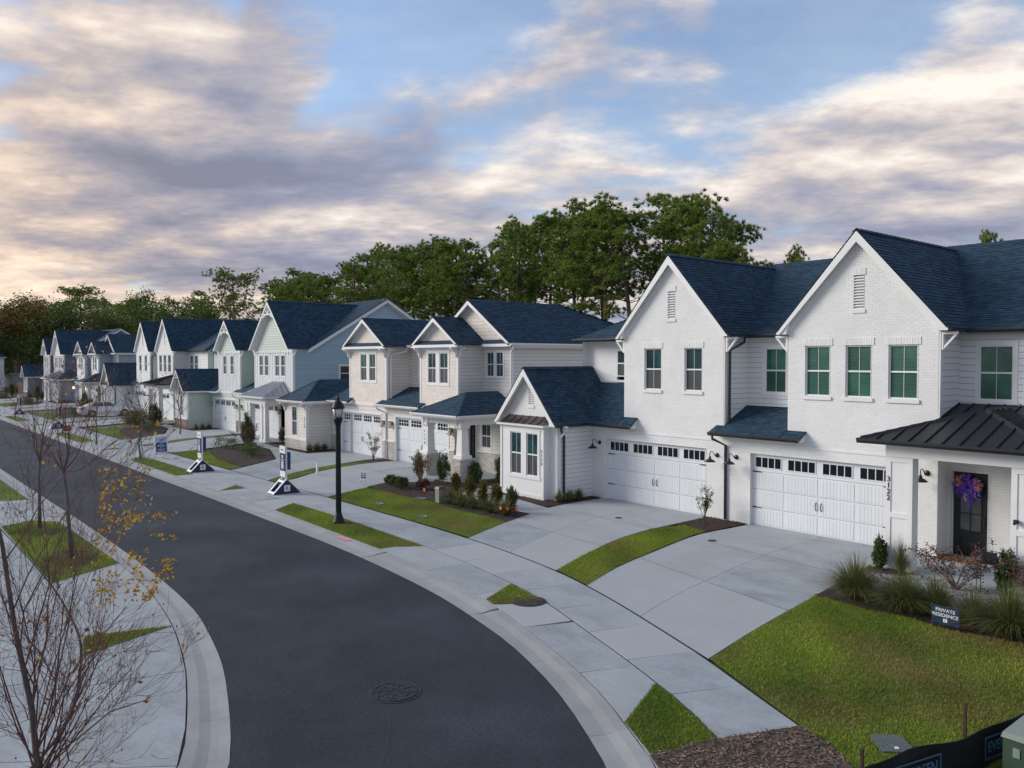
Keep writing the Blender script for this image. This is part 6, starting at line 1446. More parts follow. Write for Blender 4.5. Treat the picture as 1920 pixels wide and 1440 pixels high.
t = thing('marker_post', 'short white marker post standing in the narrow grass strip', 'post', (-35.94, 17.7, .04)); q = MB(); q.box(-35.98, -35.9, 17.66, 17.74, .04, .55); q.build('post', 'sign_white', t); q = MB(); q.prism([(-35.985, 17.655, .551), (-35.895, 17.655, .551), (-35.94, 17.655, .60)], (0, .09, 0)); q.build('post_cap', 'sign_white', t)
q = MB()
for k in range(26):
    a, r = R.random() * 6.28, R.random() ** .5 * .33; c = (-22.42 + math.cos(a) * r * 1.2, 11.95 + math.sin(a) * r * .3); s = .04 + R.random() * .06
    q.poly([(c[0] + math.cos(b) * s * 1.5, c[1] + math.sin(b) * s * .6, .0375 + .00012 * k) for b in (0, 1.2, 2.3, 3.4, 4.5, 5.4)])
tag(q.build('paint_mark', 'pink_paint'), 'faded pink spray paint mark on the gutter near the street lamp', 'paint mark')
# utility pedestal and flags in the bed
t = thing('utility_pedestal', 'small pale green utility pedestal at the edge of the planting bed', 'utility box', (-25.75, 17.8, .045))
q = MB(); q.box(-25.88, -25.62, 17.69, 17.91, .045, .56); q.build('body', 'utility_pale', t); q = MB(); q.hexa([(-25.91, 17.66, .561), (-25.59, 17.66, .561), (-25.59, 17.94, .561), (-25.91, 17.94, .561), (-25.86, 17.71, .66), (-25.64, 17.71, .66), (-25.64, 17.89, .66), (-25.86, 17.89, .66)]); q.build('lid', 'utility_green', t)
q = MB(); q.box(-25.80, -25.70, 17.684, 17.6895, .40, .50); q.build('warning_label', 'orange', t)
for (x, y, c, lb) in ((-27.1, 17.95, 'orange', 'orange marker flag left of the utility pedestal'), (-26.35, 18.1, 'red', 'red marker flag directly behind the valve box lid'), (-25.2, 18.3, 'red', 'red marker flag right of the utility pedestal'), (-24.9, 18.2, 'red', 'red marker flag behind the strappy green plants'), (-22.0, 17.75, 'orange', 'orange marker flag among strappy leaves at the right end of the bed'), (-21.75, 17.85, 'red', 'red marker flag beside the orange one at the bed corner'), (-21.55, 18.1, 'red', 'red marker flag nearest the driveway at the bed corner')):
    t = thing('marker_flag', lb, 'flag', (x, y, .045), group='marker flags in the planting bed'); q = MB(); q.tube([(x, y, .045), (x, y, .42)], .004, 4); q.build('wire', 'black_metal', t); q = MB(); q.box(x, x + .13, y - .004, y + .004, .31, .42); q.build('flag', c, t)
# silt fence with printed panels, transformer
t = thing('silt_fence', 'black silt fence with printed panels sagging between rusty stakes', 'fence', (-4.5, 10.6, 0))
fp = smooth([(-5.05, 8.2), (-4.72, 9.6), (-4.45, 10.7), (-4.22, 11.7), (-3.98, 12.8), (-3.55, 14.5), (-3.2, 16.2)], 6)
q = MB()
for k, (p, p2) in enumerate(zip(fp, fp[1:])):
    w = lambda p: .58 + .035 * math.sin(p.y * 2.6); j = lambda p, z: Vector((p.x + .03 * math.sin(p.y * 5 + z * 4), p.y, z))
    L_ = [(0, .0), (.0, .2), (0, .4), (0, w(p))]
    zs0 = [0, .2, .4, w(p)]; zs1 = [0, .2, .4, w(p2)]
    for i in range(3): q.quad(j(p, zs0[i]), j(p2, zs1[i]), j(p2, zs1[i + 1]), j(p, zs0[i + 1])); q.quad(j(p2, zs1[i]) - X * .012, j(p, zs0[i]) - X * .012, j(p, zs0[i + 1]) - X * .012, j(p2, zs1[i + 1]) - X * .012)
    q.quad(j(p, zs0[3]), j(p2, zs1[3]), j(p2, zs1[3]) - X * .012, j(p, zs0[3]) - X * .012)
q.build('fabric', 'silt_fabric', t, True)
for (x, y, z) in ((-4.74, 9.62, .76), (-4.28, 11.52, .95), (-3.82, 13.5, .9)): q = MB(); q.frame_box(Vector((x - .06, y, 0)), X, Y, Z, -.017, .017, -.017, .017, 0, z); q.build('stake', 'rust', t)
def fp_at(y):
    for a, b in zip(fp, fp[1:]):
        if a.y <= y <= b.y: return a + (b - a) * ((y - a.y) / (b.y - a.y)), (b - a).normalized()
for y0 in (10.35, 12.25):
    c, d = fp_at(y0); n = d.cross(Z); O = c + n * .045 + Z * .33
    q = MB()
    for (a0, a1, b0, b1) in ((-.52, .52, .135, .155), (-.52, .52, -.155, -.135), (-.52, -.50, -.134, .134), (.50, .52, -.134, .134)): q.frame_box(O, d, Z, n, a0, a1, b0, b1, 0, .003)
    q.build('print_frame', 'fabric_print', t)
    text_mesh('lettering', 'EVERGREEN', .20, 'fabric_print', t, O + n * .002, d, Z, n, .0015, .86, .004)
t = thing('transformer_box', 'green metal transformer box cut off by the right edge of the picture', 'utility box', (-3.45, 12.0, 0))
bx0, by0 = -3.86, 11.45
q = MB(); q.box(bx0, bx0 + .9, by0, by0 + .9, 0.0, .70); q.build('body', 'utility_green', t); q = MB(); q.hexa([(bx0 - .02, by0 - .02, .701), (bx0 + .92, by0 - .02, .701), (bx0 + .92, by0 + .92, .701), (bx0 - .02, by0 + .92, .701), (bx0, by0, .77), (bx0 + .9, by0, .77), (bx0 + .9, by0 + .9, .77), (bx0, by0 + .9, .77)]); q.build('lid', 'utility_pale', t)
q = MB(); q.box(bx0 - .012, bx0 - .001, by0 + .2, by0 + .26, .48, .58); q.build('latch', 'utility_pale', t); q = MB(); q.box(bx0 + .12, bx0 + .2, by0 - .012, by0 - .001, .48, .60); q.build('latch', 'utility_pale', t)
# wooden fence and side-street end
t = thing('wooden_fence', 'brown board fence beyond the last house at the left', 'fence', (-152, 24, 0))
for k in range(70):
    x = -146 - k * .3; q = MB(); q.box(x - .27, x, 23.98 + .01 * (k % 2), 24.01 + .01 * (k % 2), 0, 1.75 + .03 * R.random(), R.random()); q.build('fence_board', 'wood_brown', t)
# porch things of the near house
t = thing('doormat', 'brown coir doormat before the black front door', 'doormat', (-9.07, 23.55, .075)); q = MB(); q.box(-9.62, -8.55, 23.2, 23.85, .076, .10); q.build('mat', 'coir', t)
t = thing('wreath', 'purple and gold ribbon wreath hanging on the black front door', 'wreath', (-9.07, 24.12, 1.8)); c = Vector((-9.10, 24.15, 2.02))
for mat, nb, nm in (('ribbon_purple', 270, 'purple_ribbon'), ('ribbon_gold', 80, 'gold_ribbon')):
    q = MB()
    for k in range(nb):
        a = R.random() * 6.283 if mat == 'ribbon_purple' else R.choice((2.55, .35)) + R.uniform(-.45, .45)
        r = R.uniform(.02, .27) if mat == 'ribbon_purple' else R.uniform(.12, .27)
        p = c + Vector((math.cos(a) * r, -.05 - R.random() * .05, math.sin(a) * r)); b = a + R.uniform(-.5, .5)
        d = Vector((math.cos(b), R.uniform(-.9, .1), math.sin(b))).normalized(); s = d.cross(Y).normalized(); l, w = R.uniform(.10, .19), R.uniform(.018, .030)
        q.raw([p - s * w * .5, p + s * w * .5, p + d * l * .6 + s * w - Y * .03, p + d * l * .6 - s * w - Y * .03, p + d * l], [(0, 1, 2, 3), (3, 2, 4)], R.random())
    q.build(nm, mat, t)['kind'] = 'stuff'
q = MB(); q.prism([c + Vector((-.08, -.12, -.16)), c + Vector((.06, -.12, -.16)), c + Vector((.04, -.12, -.30)), c + Vector((-.04, -.12, -.42)), c + Vector((-.10, -.12, -.30))], (0, .02, 0)); q.build('burlap_bow', 'burlap', t)
q = MB(); q.prism([c + Vector((.0, -.13, -.25)), c + Vector((.1, -.13, -.25)), c + Vector((.09, -.13, -.55)), c + Vector((.0, -.13, -.5))], (0, .008, 0)); q.build('ribbon_tail', 'ribbon_purple', t)
t = thing('garden_flag', 'small black flag on a stand beside the second porch column', 'flag', (-7.3, 20.8, .045)); q = MB(); q.tube([(-7.55, 20.8, .045), (-7.55, 20.8, 1.05), (-7.15, 20.8, 1.05)], .009, 5); q.build('flag_stand', 'black_metal', t); q = MB(); q.box(-7.5, -7.2, 20.79, 20.806, .72, 1.02); q.build('flag', 'black_metal', t)
# parked car
def car(label, loc, rz):
    t = thing('parked_car', label, 'car', loc, rz, local=True)
    # stations: x, z low, z mid, z belt, half width, roof z, roof half width
    st = [(2.42, .30, .48, .60, .62, None, 0), (2.30, .22, .48, .70, .78, None, 0), (1.9, .19, .50, .80, .90, None, 0), (1.3, .18, .52, .90, .93, None, 0), (.9, .18, .52, .95, .935, None, 0), (0, .18, .52, .97, .94, None, 0), (-1.0, .18, .52, .99, .94, None, 0), (-1.6, .19, .54, 1.01, .93, None, 0), (-2.1, .22, .56, 1.02, .88, None, 0), (-2.40, .32, .56, .98, .78, None, 0), (-2.46, .40, .58, .90, .70, None, 0)]
    q = MB(); rings = []
    for x, zl, zm, zb, w, *_ in st: rings.append([(x, -w * .9, zl), (x, -w, zm), (x, -w * .985, (zm + zb) / 2), (x, -w * .90, zb), (x, 0, zb + .03), (x, w * .90, zb), (x, w * .985, (zm + zb) / 2), (x, w, zm), (x, w * .9, zl)])
    for a, b in zip(rings, rings[1:]):
        for i in range(8): q.quad(a[i], b[i], b[i + 1], a[i + 1])
        q.quad(a[8], b[8], b[0], a[0])
    q.poly(rings[0]); q.poly(list(reversed(rings[-1])))
    body = q.build('body', 'car_silver', t, True)
    # glasshouse
    g = [(1.05, .93, .80, .0), (.25, .97, .62, .44), (-.5, .98, .62, .47), (-1.15, .99, .60, .40), (-1.95, 1.03, .66, .02)]
    lo = [(x, .83 if i not in (0, 4) else .72, z) for i, (x, z, w, h_) in enumerate(g)]; hi = [(x, w, z + h_) for x, z, w, h_ in g]
    q = MB()
    for a, b in zip(hi, hi[1:]): q.quad((a[0], -a[1], a[2]), (b[0], -b[1], b[2]), (b[0], b[1], b[2]), (a[0], a[1], a[2]))
    for a, b in zip(hi, hi[1:]):
        for s in (-1, 1): q.quad((a[0], s * a[1], a[2]), (b[0], s * b[1], b[2]), (b[0], s * b[1] * 1.08, b[2] - .05), (a[0], s * a[1] * 1.08, a[2] - .05))
    for s in (-1, 1):
        for a, b, c_, d in ((lo[0], lo[1], hi[1], hi[0]), (lo[1], lo[2], hi[2], hi[1]), (lo[2], lo[3], hi[3], hi[2]), (lo[3], lo[4], hi[4], hi[3])): q.quad(*[(p[0], s * p[1] * .995, p[2]) for p in (a, b, c_, d)])
    q.build('cabin', 'car_silver', t, True)
    def win(pts, s, nm='side_window'):
        q = MB(); n = Vector((0, s, .35)).normalized(); p = [Vector((x, s * y, z)) + n * .012 for x, y, z in pts]; q.poly(p); q.poly([v_ - n * .008 for v_ in reversed(p)]); q.build(nm, 'car_glass', t)
    for s in (-1, 1):
        win([(.80, .795, .985), (-.32, .815, 1.02), (-.32, .65, 1.41), (.22, .655, 1.37)], s); win([(-.40, .815, 1.02), (-1.45, .79, 1.06), (-1.12, .64, 1.34), (-.42, .65, 1.41)], s)
        q = MB(); q.box(.55, .72, min(s * .93, s * 1.09), max(s * .93, s * 1.09), .98, 1.10); q.build('wing_mirror', 'car_silver', t)
        for x in (-.36, .85, -1.25):
            pass
        q = MB(); q.box(-.15, .0, s * .925 - .012, s * .925 + .012, .80, .83); q.box(-1.2, -1.05, s * .925 - .012, s * .925 + .012, .82, .85); q.build('door_handle', 'rim_metal', t)
        q = MB(); q.hexa([(2.0, s * .62, .62), (2.34, s * .60, .55), (2.33, s * .70, .55), (1.98, s * .90, .64), (1.98, s * .62, .74), (2.30, s * .60, .67), (2.29, s * .70, .67), (1.96, s * .885, .75)]); q.build('headlight', 'headlamp', t)
        q = MB(); q.hexa([(-2.20, s * .55, .78), (-2.475, s * .50, .76), (-2.44, s * .76, .78), (-2.1, s * .90, .80), (-2.20, s * .55, .90), (-2.465, s * .50, .88), (-2.42, s * .74, .90), (-2.1, s * .885, .93)]); q.build('tail_light', 'tail_red', t)
    q = MB(); q.quad((1.0, -.66, .965), (1.0, .66, .965), (.30, .575, 1.40), (.30, -.575, 1.40)); q.quad((.31, -.575, 1.39), (.31, .575, 1.39), (1.0, .66, .955), (1.0, -.66, .955)); q.build('windscreen', 'car_glass', t)
    q = MB(); q.quad((-1.88, .60, 1.07), (-1.88, -.60, 1.07), (-1.20, -.55, 1.385), (-1.20, .55, 1.385)); q.quad((-1.20, .55, 1.375), (-1.20, -.55, 1.375), (-1.88, -.60, 1.06), (-1.88, .60, 1.06)); q.build('rear_window', 'car_glass', t)
    q = MB(); q.box(-2.49, -2.465, -.26, .26, .60, .74); q.build('number_plate', 'sign_white', t)
    for x in (1.48, -1.42):
        for s in (-1, 1):
            y = s * .84
            q = MB(); q.tube([(x, s * .70, .34), (x, s * .945, .34)], .375, 20); q.build('wheel_arch', 'rubber', t)
            q = MB(); q.tube([(x, s * .74, .335), (x, s * .955, .335)], .335, 22); w = q.build('wheel', 'rubber', t)
            q = MB(); q.tube([(x, s * .9555, .335), (x, s * .962, .335)], .245, 20); q.build('rim', 'black_metal', w)
            q = MB()
            for k in range(10):
                a = 2 * math.pi * k / 10; d = Vector((math.cos(a), 0, math.sin(a))); q.frame_box(Vector((x, s * .9625, .335)), d, d.cross(Y), Y * s, .03, .235, -.022, .022, 0, .012)
            q.tube([(x, s * .9626, .335), (x, s * .978, .335)], .055, 10); q.build('spoke', 'rim_metal', w)
    return t
car('silver sedan parked nose-in on a driveway halfway down the row', (-86.6, 20.2, .036), math.pi / 2)
# ---------------------------------------------------------------- vegetation
def rot_frames(n):
    a = NR.normal(0, 1, (n, 3)); a /= np.linalg.norm(a, axis=1)[:, None]
    b = NR.normal(0, 1, (n, 3)); b -= (b * a).sum(1)[:, None] * a; b /= np.linalg.norm(b, axis=1)[:, None]
    return a, b
def leaf_quads(C, L_, W_, up=0.0, fold=True):
    """leaf-shaped quads (rhombs) at centres C"""
    n = len(C); a, b = rot_frames(n)
    if up: a[:, 2] = np.abs(a[:, 2]) * (1 - up) + up; a /= np.linalg.norm(a, axis=1)[:, None]; b -= (b * a).sum(1)[:, None] * a; b /= np.linalg.norm(b, axis=1)[:, None]
    l = (NR.uniform(.65, 1.25, n) * L_)[:, None]; w = (NR.uniform(.7, 1.2, n) * W_)[:, None]
    v = np.zeros((n, 4, 3)); v[:, 0] = C - a * l / 2; v[:, 1] = C + b * w / 2; v[:, 2] = C + a * l / 2; v[:, 3] = C - b * w / 2
    return v.reshape(-1, 3), np.arange(4 * n).reshape(-1, 4)
def shell(n, r, cl, spread=.25, low=-0.6, power=.35):
    """points gathered in clumps through an ellipsoid"""
    d = NR.normal(0, 1, (cl, 3)); d /= np.linalg.norm(d, axis=1)[:, None]; d[:, 2] = np.where(d[:, 2] < low, -d[:, 2], d[:, 2])
    c = d * (NR.random(cl) ** power)[:, None]
    k = NR.integers(0, cl, n); p = c[k] + NR.normal(0, spread, (n, 3))
    return p * np.array(r)
def shrub(name, label, cat, loc, r, n, leaf, mat, clumps=22, group=None, spread=.22, z0=0.0, stems=5, up=0.2, low=-.7, bark='twig'):
    t = thing(name, label, cat, loc, group=group)
    C = shell(n, r, clumps, spread, low) ; C[:, 2] += r[2] + z0; C[:, 2] = np.maximum(C[:, 2], .02)
    v, f = leaf_quads(C, leaf, leaf * .55, up)
    link('foliage', np_mesh('foliage', v, f, NR.random(len(f)), mat), t)['kind'] = 'stuff'
    q = MB(); L0 = Vector(loc)
    for k in range(stems):
        a = R.random() * 6.283; e = Vector((math.cos(a) * r[0] * .5, math.sin(a) * r[1] * .5, z0 + r[2] * R.uniform(.9, 1.6)))
        q.tube([L0, L0 + e * .5 + Vector((0, 0, .04)), L0 + e], [.014, .010, .004], 5)
    q.build('stem', bark, t)
    return t
def twiggy(name, label, cat, loc, h, w, n, leaf, mat, nb=12, group=None, bark='twig', rad=.012):
    """open shrub: separate stems carrying loose leaves"""
    t = thing(name, label, cat, loc, group=group); L0 = Vector(loc); C = []; q = MB()
    for k in range(nb):
        a = R.random() * 6.283; l = h * R.uniform(.65, 1.05); sp = w * R.uniform(.3, 1.0)
        pts = [L0 + Vector((math.cos(a) * sp * s ** 1.3 + R.uniform(-.03, .03), math.sin(a) * sp * s ** 1.3 + R.uniform(-.03, .03), l * s)) for s in (0, .3, .6, .85, 1)]
        q.tube(pts, [rad, rad * .8, rad * .6, rad * .4, rad * .2], 5)
        for j in range(3):
            s0 = R.uniform(.35, .9); i = int(s0 * 4); p = pts[i] + (pts[min(i + 1, 4)] - pts[i]) * (s0 * 4 - i); e = p + Vector((R.uniform(-1, 1), R.uniform(-1, 1), R.uniform(.1, .9))) * w * .4
            q.tube([p, (p + e) / 2 + Vector((0, 0, .03)), e], [rad * .5, rad * .35, rad * .15], 4)
            for _ in range(n // (nb * 3)): u = R.random(); C.append(p + (e - p) * u + Vector((R.gauss(0, .05), R.gauss(0, .05), R.gauss(0, .05))))
    q.build('stem', bark, t)
    C = np.array([tuple(p - L0) for p in C]); v, f = leaf_quads(C, leaf, leaf * .5)
    link('foliage', np_mesh('foliage', v, f, NR.random(len(f)), mat), t)['kind'] = 'stuff'
    return t
def clump_grass(name, label, loc, r, h, n, mat, group=None, w=.008, plume=0, droop=.95):
    t = thing(name, label, 'ornamental grass', loc, group=group)
    th = NR.uniform(0, 6.283, n); ln = NR.uniform(.6, 1.1, n); rr = NR.random(n) ** .7; S = 4
    base = np.stack([np.cos(th) * rr * r * .22, np.sin(th) * rr * r * .22, np.zeros(n)], 1)
    d = np.stack([np.cos(th), np.sin(th)], 1) + NR.normal(0, .25, (n, 2)); V = np.zeros((n, S + 1, 2, 3))
    side = np.stack([-d[:, 1], d[:, 0]], 1); side /= np.linalg.norm(side, axis=1)[:, None]
    for k in range(S + 1):
        s = k / S; out = r * (.12 + .88 * rr) * ln * (s ** 1.35); z = h * ln * (1.25 * s - droop * s * s * rr) / (1.25 - droop * .5) ; ww = w * (1 - .85 * s)
        c = base + np.concatenate([d * out[:, None], z[:, None]], 1)
        V[:, k, 0] = c; V[:, k, 1] = c; V[:, k, 0, :2] -= side * ww; V[:, k, 1, :2] += side * ww
    V[:, :, :, 2] = np.maximum(V[:, :, :, 2], .005)
    idx = np.arange(n * (S + 1) * 2).reshape(n, S + 1, 2); f = np.concatenate([np.stack([idx[:, k, 0], idx[:, k, 1], idx[:, k + 1, 1], idx[:, k + 1, 0]], 1) for k in range(S)])
    link('foliage', np_mesh('foliage', V.reshape(-1, 3), f, np.tile(NR.random(n), S), mat), t)['kind'] = 'stuff'
    if plume:
        a = NR.uniform(0, 6.283, plume); rr2 = NR.uniform(.3, 1.0, plume) * r
        C = np.stack([np.cos(a) * rr2, np.sin(a) * rr2, h * NR.uniform(.8, 1.18, plume)], 1); C = np.repeat(C, 26, 0) + NR.normal(0, 1, (plume * 26, 3)) * np.array([.045, .045, .10])
        v, f = leaf_quads(C, .035, .006); link('plume', np_mesh('plume', v, f, NR.random(len(f)), 'pink_plume'), t)['kind'] = 'stuff'
    return t
B0 = .046
# ornamental grasses and shrubs by the near porch
clump_grass('fountain_grass', 'left large fountain grass clump at the corner of the near driveway', (-9.15, 17.95, B0), .9, .68, 1900, 'fountain_grass', 'fountain grasses by the near porch', plume=9)
clump_grass('fountain_grass', 'middle fountain grass clump with blue-green blades behind the lawn edge', (-8.05, 17.9, B0), .92, .64, 1800, 'fountain_grass', 'fountain grasses by the near porch', plume=4)
clump_grass('fountain_grass', 'low fountain grass clump directly left of the private residence sign', (-7.45, 18.15, B0), .7, .6, 900, 'fountain_grass', 'fountain grasses by the near porch')
clump_grass('fountain_grass', 'right fountain grass clump with pink plumes, right of the private residence sign', (-5.95, 17.95, B0), 1.1, .70, 2100, 'fountain_grass', 'fountain grasses by the near porch', plume=22)
clump_grass('fountain_grass', 'small dark grass tuft behind the private residence sign', (-6.75, 18.2, B0), .55, .55, 600, 'fountain_grass', 'fountain grasses by the near porch')
clump_grass('fountain_grass', 'pale wispy grass tuft at the foot of the first porch column', (-9.5, 20.95, B0), .35, .65, 320, 'fountain_grass', 'fountain grasses by the near porch')
def upright(label, loc, h, w, mat='shrub_leaf', n=1500, leaf=.055, name='upright_shrub'):
    return shrub(name, label, 'shrub', loc, (w * .82, w * .82, h / 2 * .9), int(n * 2.2), leaf * 1.15, mat, 70, 'upright evergreen shrubs', .15, .04, 4, .45, -1)
upright('narrow upright holly in front of the first porch column', (-10.05, 20.95, B0), .95, .23); upright('narrow upright holly in front of the second porch column', (-7.05, 20.95, B0), 1.1, .27)
twiggy('bronze_shrub', 'open bronze-leaved shrub in front of the black front door', 'shrub', (-7.95, 20.45, B0), .95, 1.15, 900, .075, 'bronze_leaf', 17, 'bronze-leaved open shrubs'); twiggy('bronze_shrub', 'open bronze-leaved shrub cut off by the right edge of the picture', (-6.4, 20.6, B0) and 'shrub', (-6.4, 20.3, B0), .95, .75, 650, .07, 'bronze_leaf', 13, 'bronze-leaved open shrubs')
t = thing('pink_flower_spike', 'pink and purple flower stake beside the second porch column', 'flowers', (-7.62, 20.75, B0))
C = NR.normal(0, 1, (240, 3)) * np.array([.09, .09, .22]) + np.array([0, 0, .62]); v, f = leaf_quads(C, .06, .04); link('blossom', np_mesh('blossom', v, f, NR.random(len(f)), 'pink_plume'), t)['kind'] = 'stuff'; q = MB(); q.tube([(-7.62, 20.75, B0), (-7.62, 20.75, .9)], .008, 5); q.build('stem', 'twig', t)
# between the garages and along the wing
twiggy('sparse_shrub', 'sparse leafy shrub against the brick pier between the two white garage doors', 'shrub', (-16.85, 22.55, B0), 1.25, .38, 560, .07, 'shrub_leaf', 11)
for k, (x, y) in enumerate(((-22.75, 21.35), (-22.72, 21.85), (-22.75, 22.4))): clump_grass('strappy_plant', ('first', 'second', 'third')[k] + ' yellow-green strappy plant from the front along the white wing wall', (x, y, B0), .36, .36, 260, 'fountain_grass', 'strappy plants along the wing wall', w=.014, droop=.9)
# planting bed before house B
for k, (x, y) in enumerate(((-26.7, 19.25), (-25.38, 19.0), (-24.37, 18.85), (-23.45, 18.75), (-22.35, 18.6))):
    upright(('first', 'second', 'third', 'fourth', 'fifth')[k] + ' from the left of the five golden upright shrubs along the walkway', (x, y, B0), (.92, 1.0, .95, .95, .98)[k], .27, 'gold_shrub_leaf' if k < 4 else 'shrub_leaf', 1100, .06)
for k, (x, y) in enumerate(((-25.2, 17.95), (-24.5, 17.95), (-23.85, 18.0), (-22.9, 18.0), (-22.1, 18.05))): clump_grass('strappy_plant', ('first', 'second', 'third', 'fourth', 'fifth')[k] + ' from the left of the strappy plants along the lawn edge', (x, y, B0), .48, .46, 300, 'fountain_grass', 'strappy plants along the lawn edge', w=.015, droop=.9)
for k, (x, y, w) in enumerate(((-30.95, 18.75, .30), (-30.25, 18.55, .33), (-29.5, 18.45, .36), (-28.75, 19.05, .34))): shrub('boxwood', ('first', 'second', 'third', 'fourth (bronze)')[k] + ' of the round clipped shrubs in the bed, counted from the left', 'shrub', (x, y, B0), (w * .85, w * .85, w * .68), 2400, .055, 'shrub_leaf' if k < 3 else 'bronze_leaf', 90, 'round clipped shrubs', .11, 0, 3)
twiggy('bronze_shrub', 'open bronze shrub beside the left stone porch pillar of the beige house', 'shrub', (-30.3, 19.9, B0), 1.25, .75, 700, .075, 'bronze_leaf', 16, 'bronze-leaved open shrubs')
upright('dark columnar shrub left of the left stone pillar', (-31.5, 20.6, B0), 1.35, .24, n=1100); upright('dark columnar shrub in front of the right stone pillar', (-29.75, 20.75, B0), 1.5, .30, n=1500)
upright('bushy evergreen shrub right of the right stone pillar', (-28.95, 22.0, B0), 1.0, .36, n=1100, leaf=.065); upright('bushy evergreen shrub in front of the grey side wall', (-28.35, 23.0, B0), 1.15, .42, n=1200, leaf=.065)
for k, (x, y) in enumerate(((-32.6, 23.1), (-31.6, 23.0))): clump_grass('strappy_plant', ('left', 'right')[k] + ' low green plant at the garage corner behind the bronze shrub', (x, y, .08), .4, .35, 200, 'fountain_grass', 'low plants at the garage corner', w=.015)
twiggy('sparse_shrub', 'sparse leafy shrub against the pier between the beige house garage doors', 'shrub', (-38.9, 22.5, B0), 1.55, .55, 560, .08, 'shrub_leaf', 11)
# beds repeated down the street
words = ('by the sage green house', 'by the white house halfway', 'by the slate blue house', 'by the dark grey house', 'at the row end')
def row_bed(s, i):
    P = lambda x, y: (x + s, y, B0); w = words[i]
    near = i == 0
    shrub('round_shrub', 'low round dark shrub at the left of the bed ' + w, 'shrub', P(-50.5, 18.4), (.55, .5, .36), 700, .07, 'shrub_leaf', 24, 'bed shrubs down the street', .22); shrub('round_shrub', 'second low dark shrub in the bed ' + w, 'shrub', P(-49.4, 18.7), (.5, .5, .34), 700, .07, 'shrub_leaf', 24, 'bed shrubs down the street', .22)
    twiggy('bronze_shrub', 'open bronze shrub in the middle of the bed ' + w, 'shrub', P(-48.7, 19.2), 1.6, .9, 700, .10, 'bronze_leaf' if i != 1 else 'gold_shrub_leaf', 18, 'bronze-leaved open shrubs')
    upright('slim pointed evergreen beside the bed ' + w, P(-50.9, 20.2), 2.2, .42, n=1500, leaf=.09, name='conifer'); upright('slim dark evergreen by the porch columns ' + w, P(-51.9, 20.9), 1.5, .28, n=900, leaf=.07)
    upright('round evergreen by the entrance ' + w, P(-50.9, 22.6), .95, .34, n=700, leaf=.07)
    for k, (x, y) in enumerate(((-47.2, 18.9), (-46.3, 18.4), (-45.4, 18.4), (-44.5, 17.9))): shrub('leafy_plant', ('first', 'second', 'third', 'fourth')[k] + ' leafy plant from the left in the bed ' + w, 'shrub', P(x, y), (.5, .45, .30), 420, .09, 'shrub_leaf', 14, 'leafy plants in the far beds', .3)
    for k in range(3): clump_grass('strappy_plant', ('front', 'middle', 'rear')[k] + ' low plant along the wing wall ' + ('of the beige house' if i == 0 else words[i - 1].replace('by ', 'of ')), P(-45.15, 21.75 + k * .5), .4, .38, 180, 'fountain_grass', 'low plants along the wing walls', w=.016)
for i, s in enumerate(SH): row_bed(s, i)
for k, (x, y, h_, w_) in enumerate(((-70.2, 18.6, 1.5, .9), (-71.5, 19.0, 1.3, .8))): shrub('golden_shrub', ('larger', 'smaller')[k] + ' bushy olive-gold shrub at the white porch halfway down the row', 'shrub', (x, y, B0), (w_, w_, h_ / 2), 1600, .11, 'gold_shrub_leaf', 26, 'olive-gold shrubs', .25, 0, 5)

# ---- young street trees: trunk, limbs, twigs, last leaves
def grow(q, p, d, l, r, depth, tips, seg=4, bend=.18, up=.12):
    pts = [p]; rs = [r]; dd = d.copy()
    for k in range(seg):
        dd = (dd + Vector((R.gauss(0, bend), R.gauss(0, bend), R.gauss(0, bend) + up))).normalized()
        pts.append(pts[-1] + dd * l / seg); rs.append(r * (1 - .62 * (k + 1) / seg))
    q.tube(pts, rs, 6 if r > .012 else 4, cap=False)
    if depth == 0: tips += pts[1:]; return
    n = R.randint(3, 5)
    for k in range(n):
        i = R.randint(1, seg); b = pts[i]; base = (pts[i] - pts[i - 1]).normalized()
        side = Vector((R.gauss(0, 1), R.gauss(0, 1), R.gauss(0, .7))); side = (side - base * side.dot(base)).normalized()
        grow(q, b, (base * R.uniform(.7, 1.1) + side * R.uniform(.35, .8)).normalized(), l * R.uniform(.42, .66), max(rs[i] * R.uniform(.45, .65), .0022), depth - 1, tips, seg, bend, up)
def bare_tree(label, loc, trunk, limbs, depth=2, r0=.045, leaf=None, nleaf=0, lsize=.05, bark='young_bark', group='young street trees', stakes=False, lr=.45, leafsel=None, tw='twig'):
    """trunk: points above loc; limbs: (start fraction, direction, length)"""
    t = thing('young_tree', label, 'tree', loc, group=group); L0 = Vector(loc); tp = [L0 + Vector(p) for p in trunk]
    q = MB(); n = len(tp) - 1; q.tube(tp, [r0 * (1 - .65 * k / n) for k in range(n + 1)], 9); q.build('trunk', bark, t, True)
    tips = []
    for (s, d, l) in limbs:
        x = s * n; i = min(int(x), n - 1); p = tp[i] + (tp[i + 1] - tp[i]) * (x - i); m_ = MB(); tt = []
        grow(m_, p, Vector(d).normalized(), l, r0 * lr * (1 - .5 * s), depth, tt); m_.build('limb', tw, t); tips += tt
    for mat, cnt, f in (leaf or []):
        cand = [p for p in tips if (not f or f(p))]
        if not cand: continue
        C = np.array([tuple(R.choice(cand) + Vector((R.gauss(0, .03), R.gauss(0, .03), R.gauss(0, .03))) - L0) for _ in range(cnt)])
        v, fa = leaf_quads(C, lsize, lsize * .62); link('foliage', np_mesh('foliage', v, fa, NR.random(len(fa)), mat), t)['kind'] = 'stuff'
    if stakes:
        for a in (0.4, 2.5, 4.6):
            q = MB(); e = L0 + Vector((math.cos(a) * .32, math.sin(a) * .32, 0)); q.tube([e, tp[0] + (tp[-1] - tp[0]) * .42], .011, 5); q.build('guy_strap', 'utility_green', t)
    return t
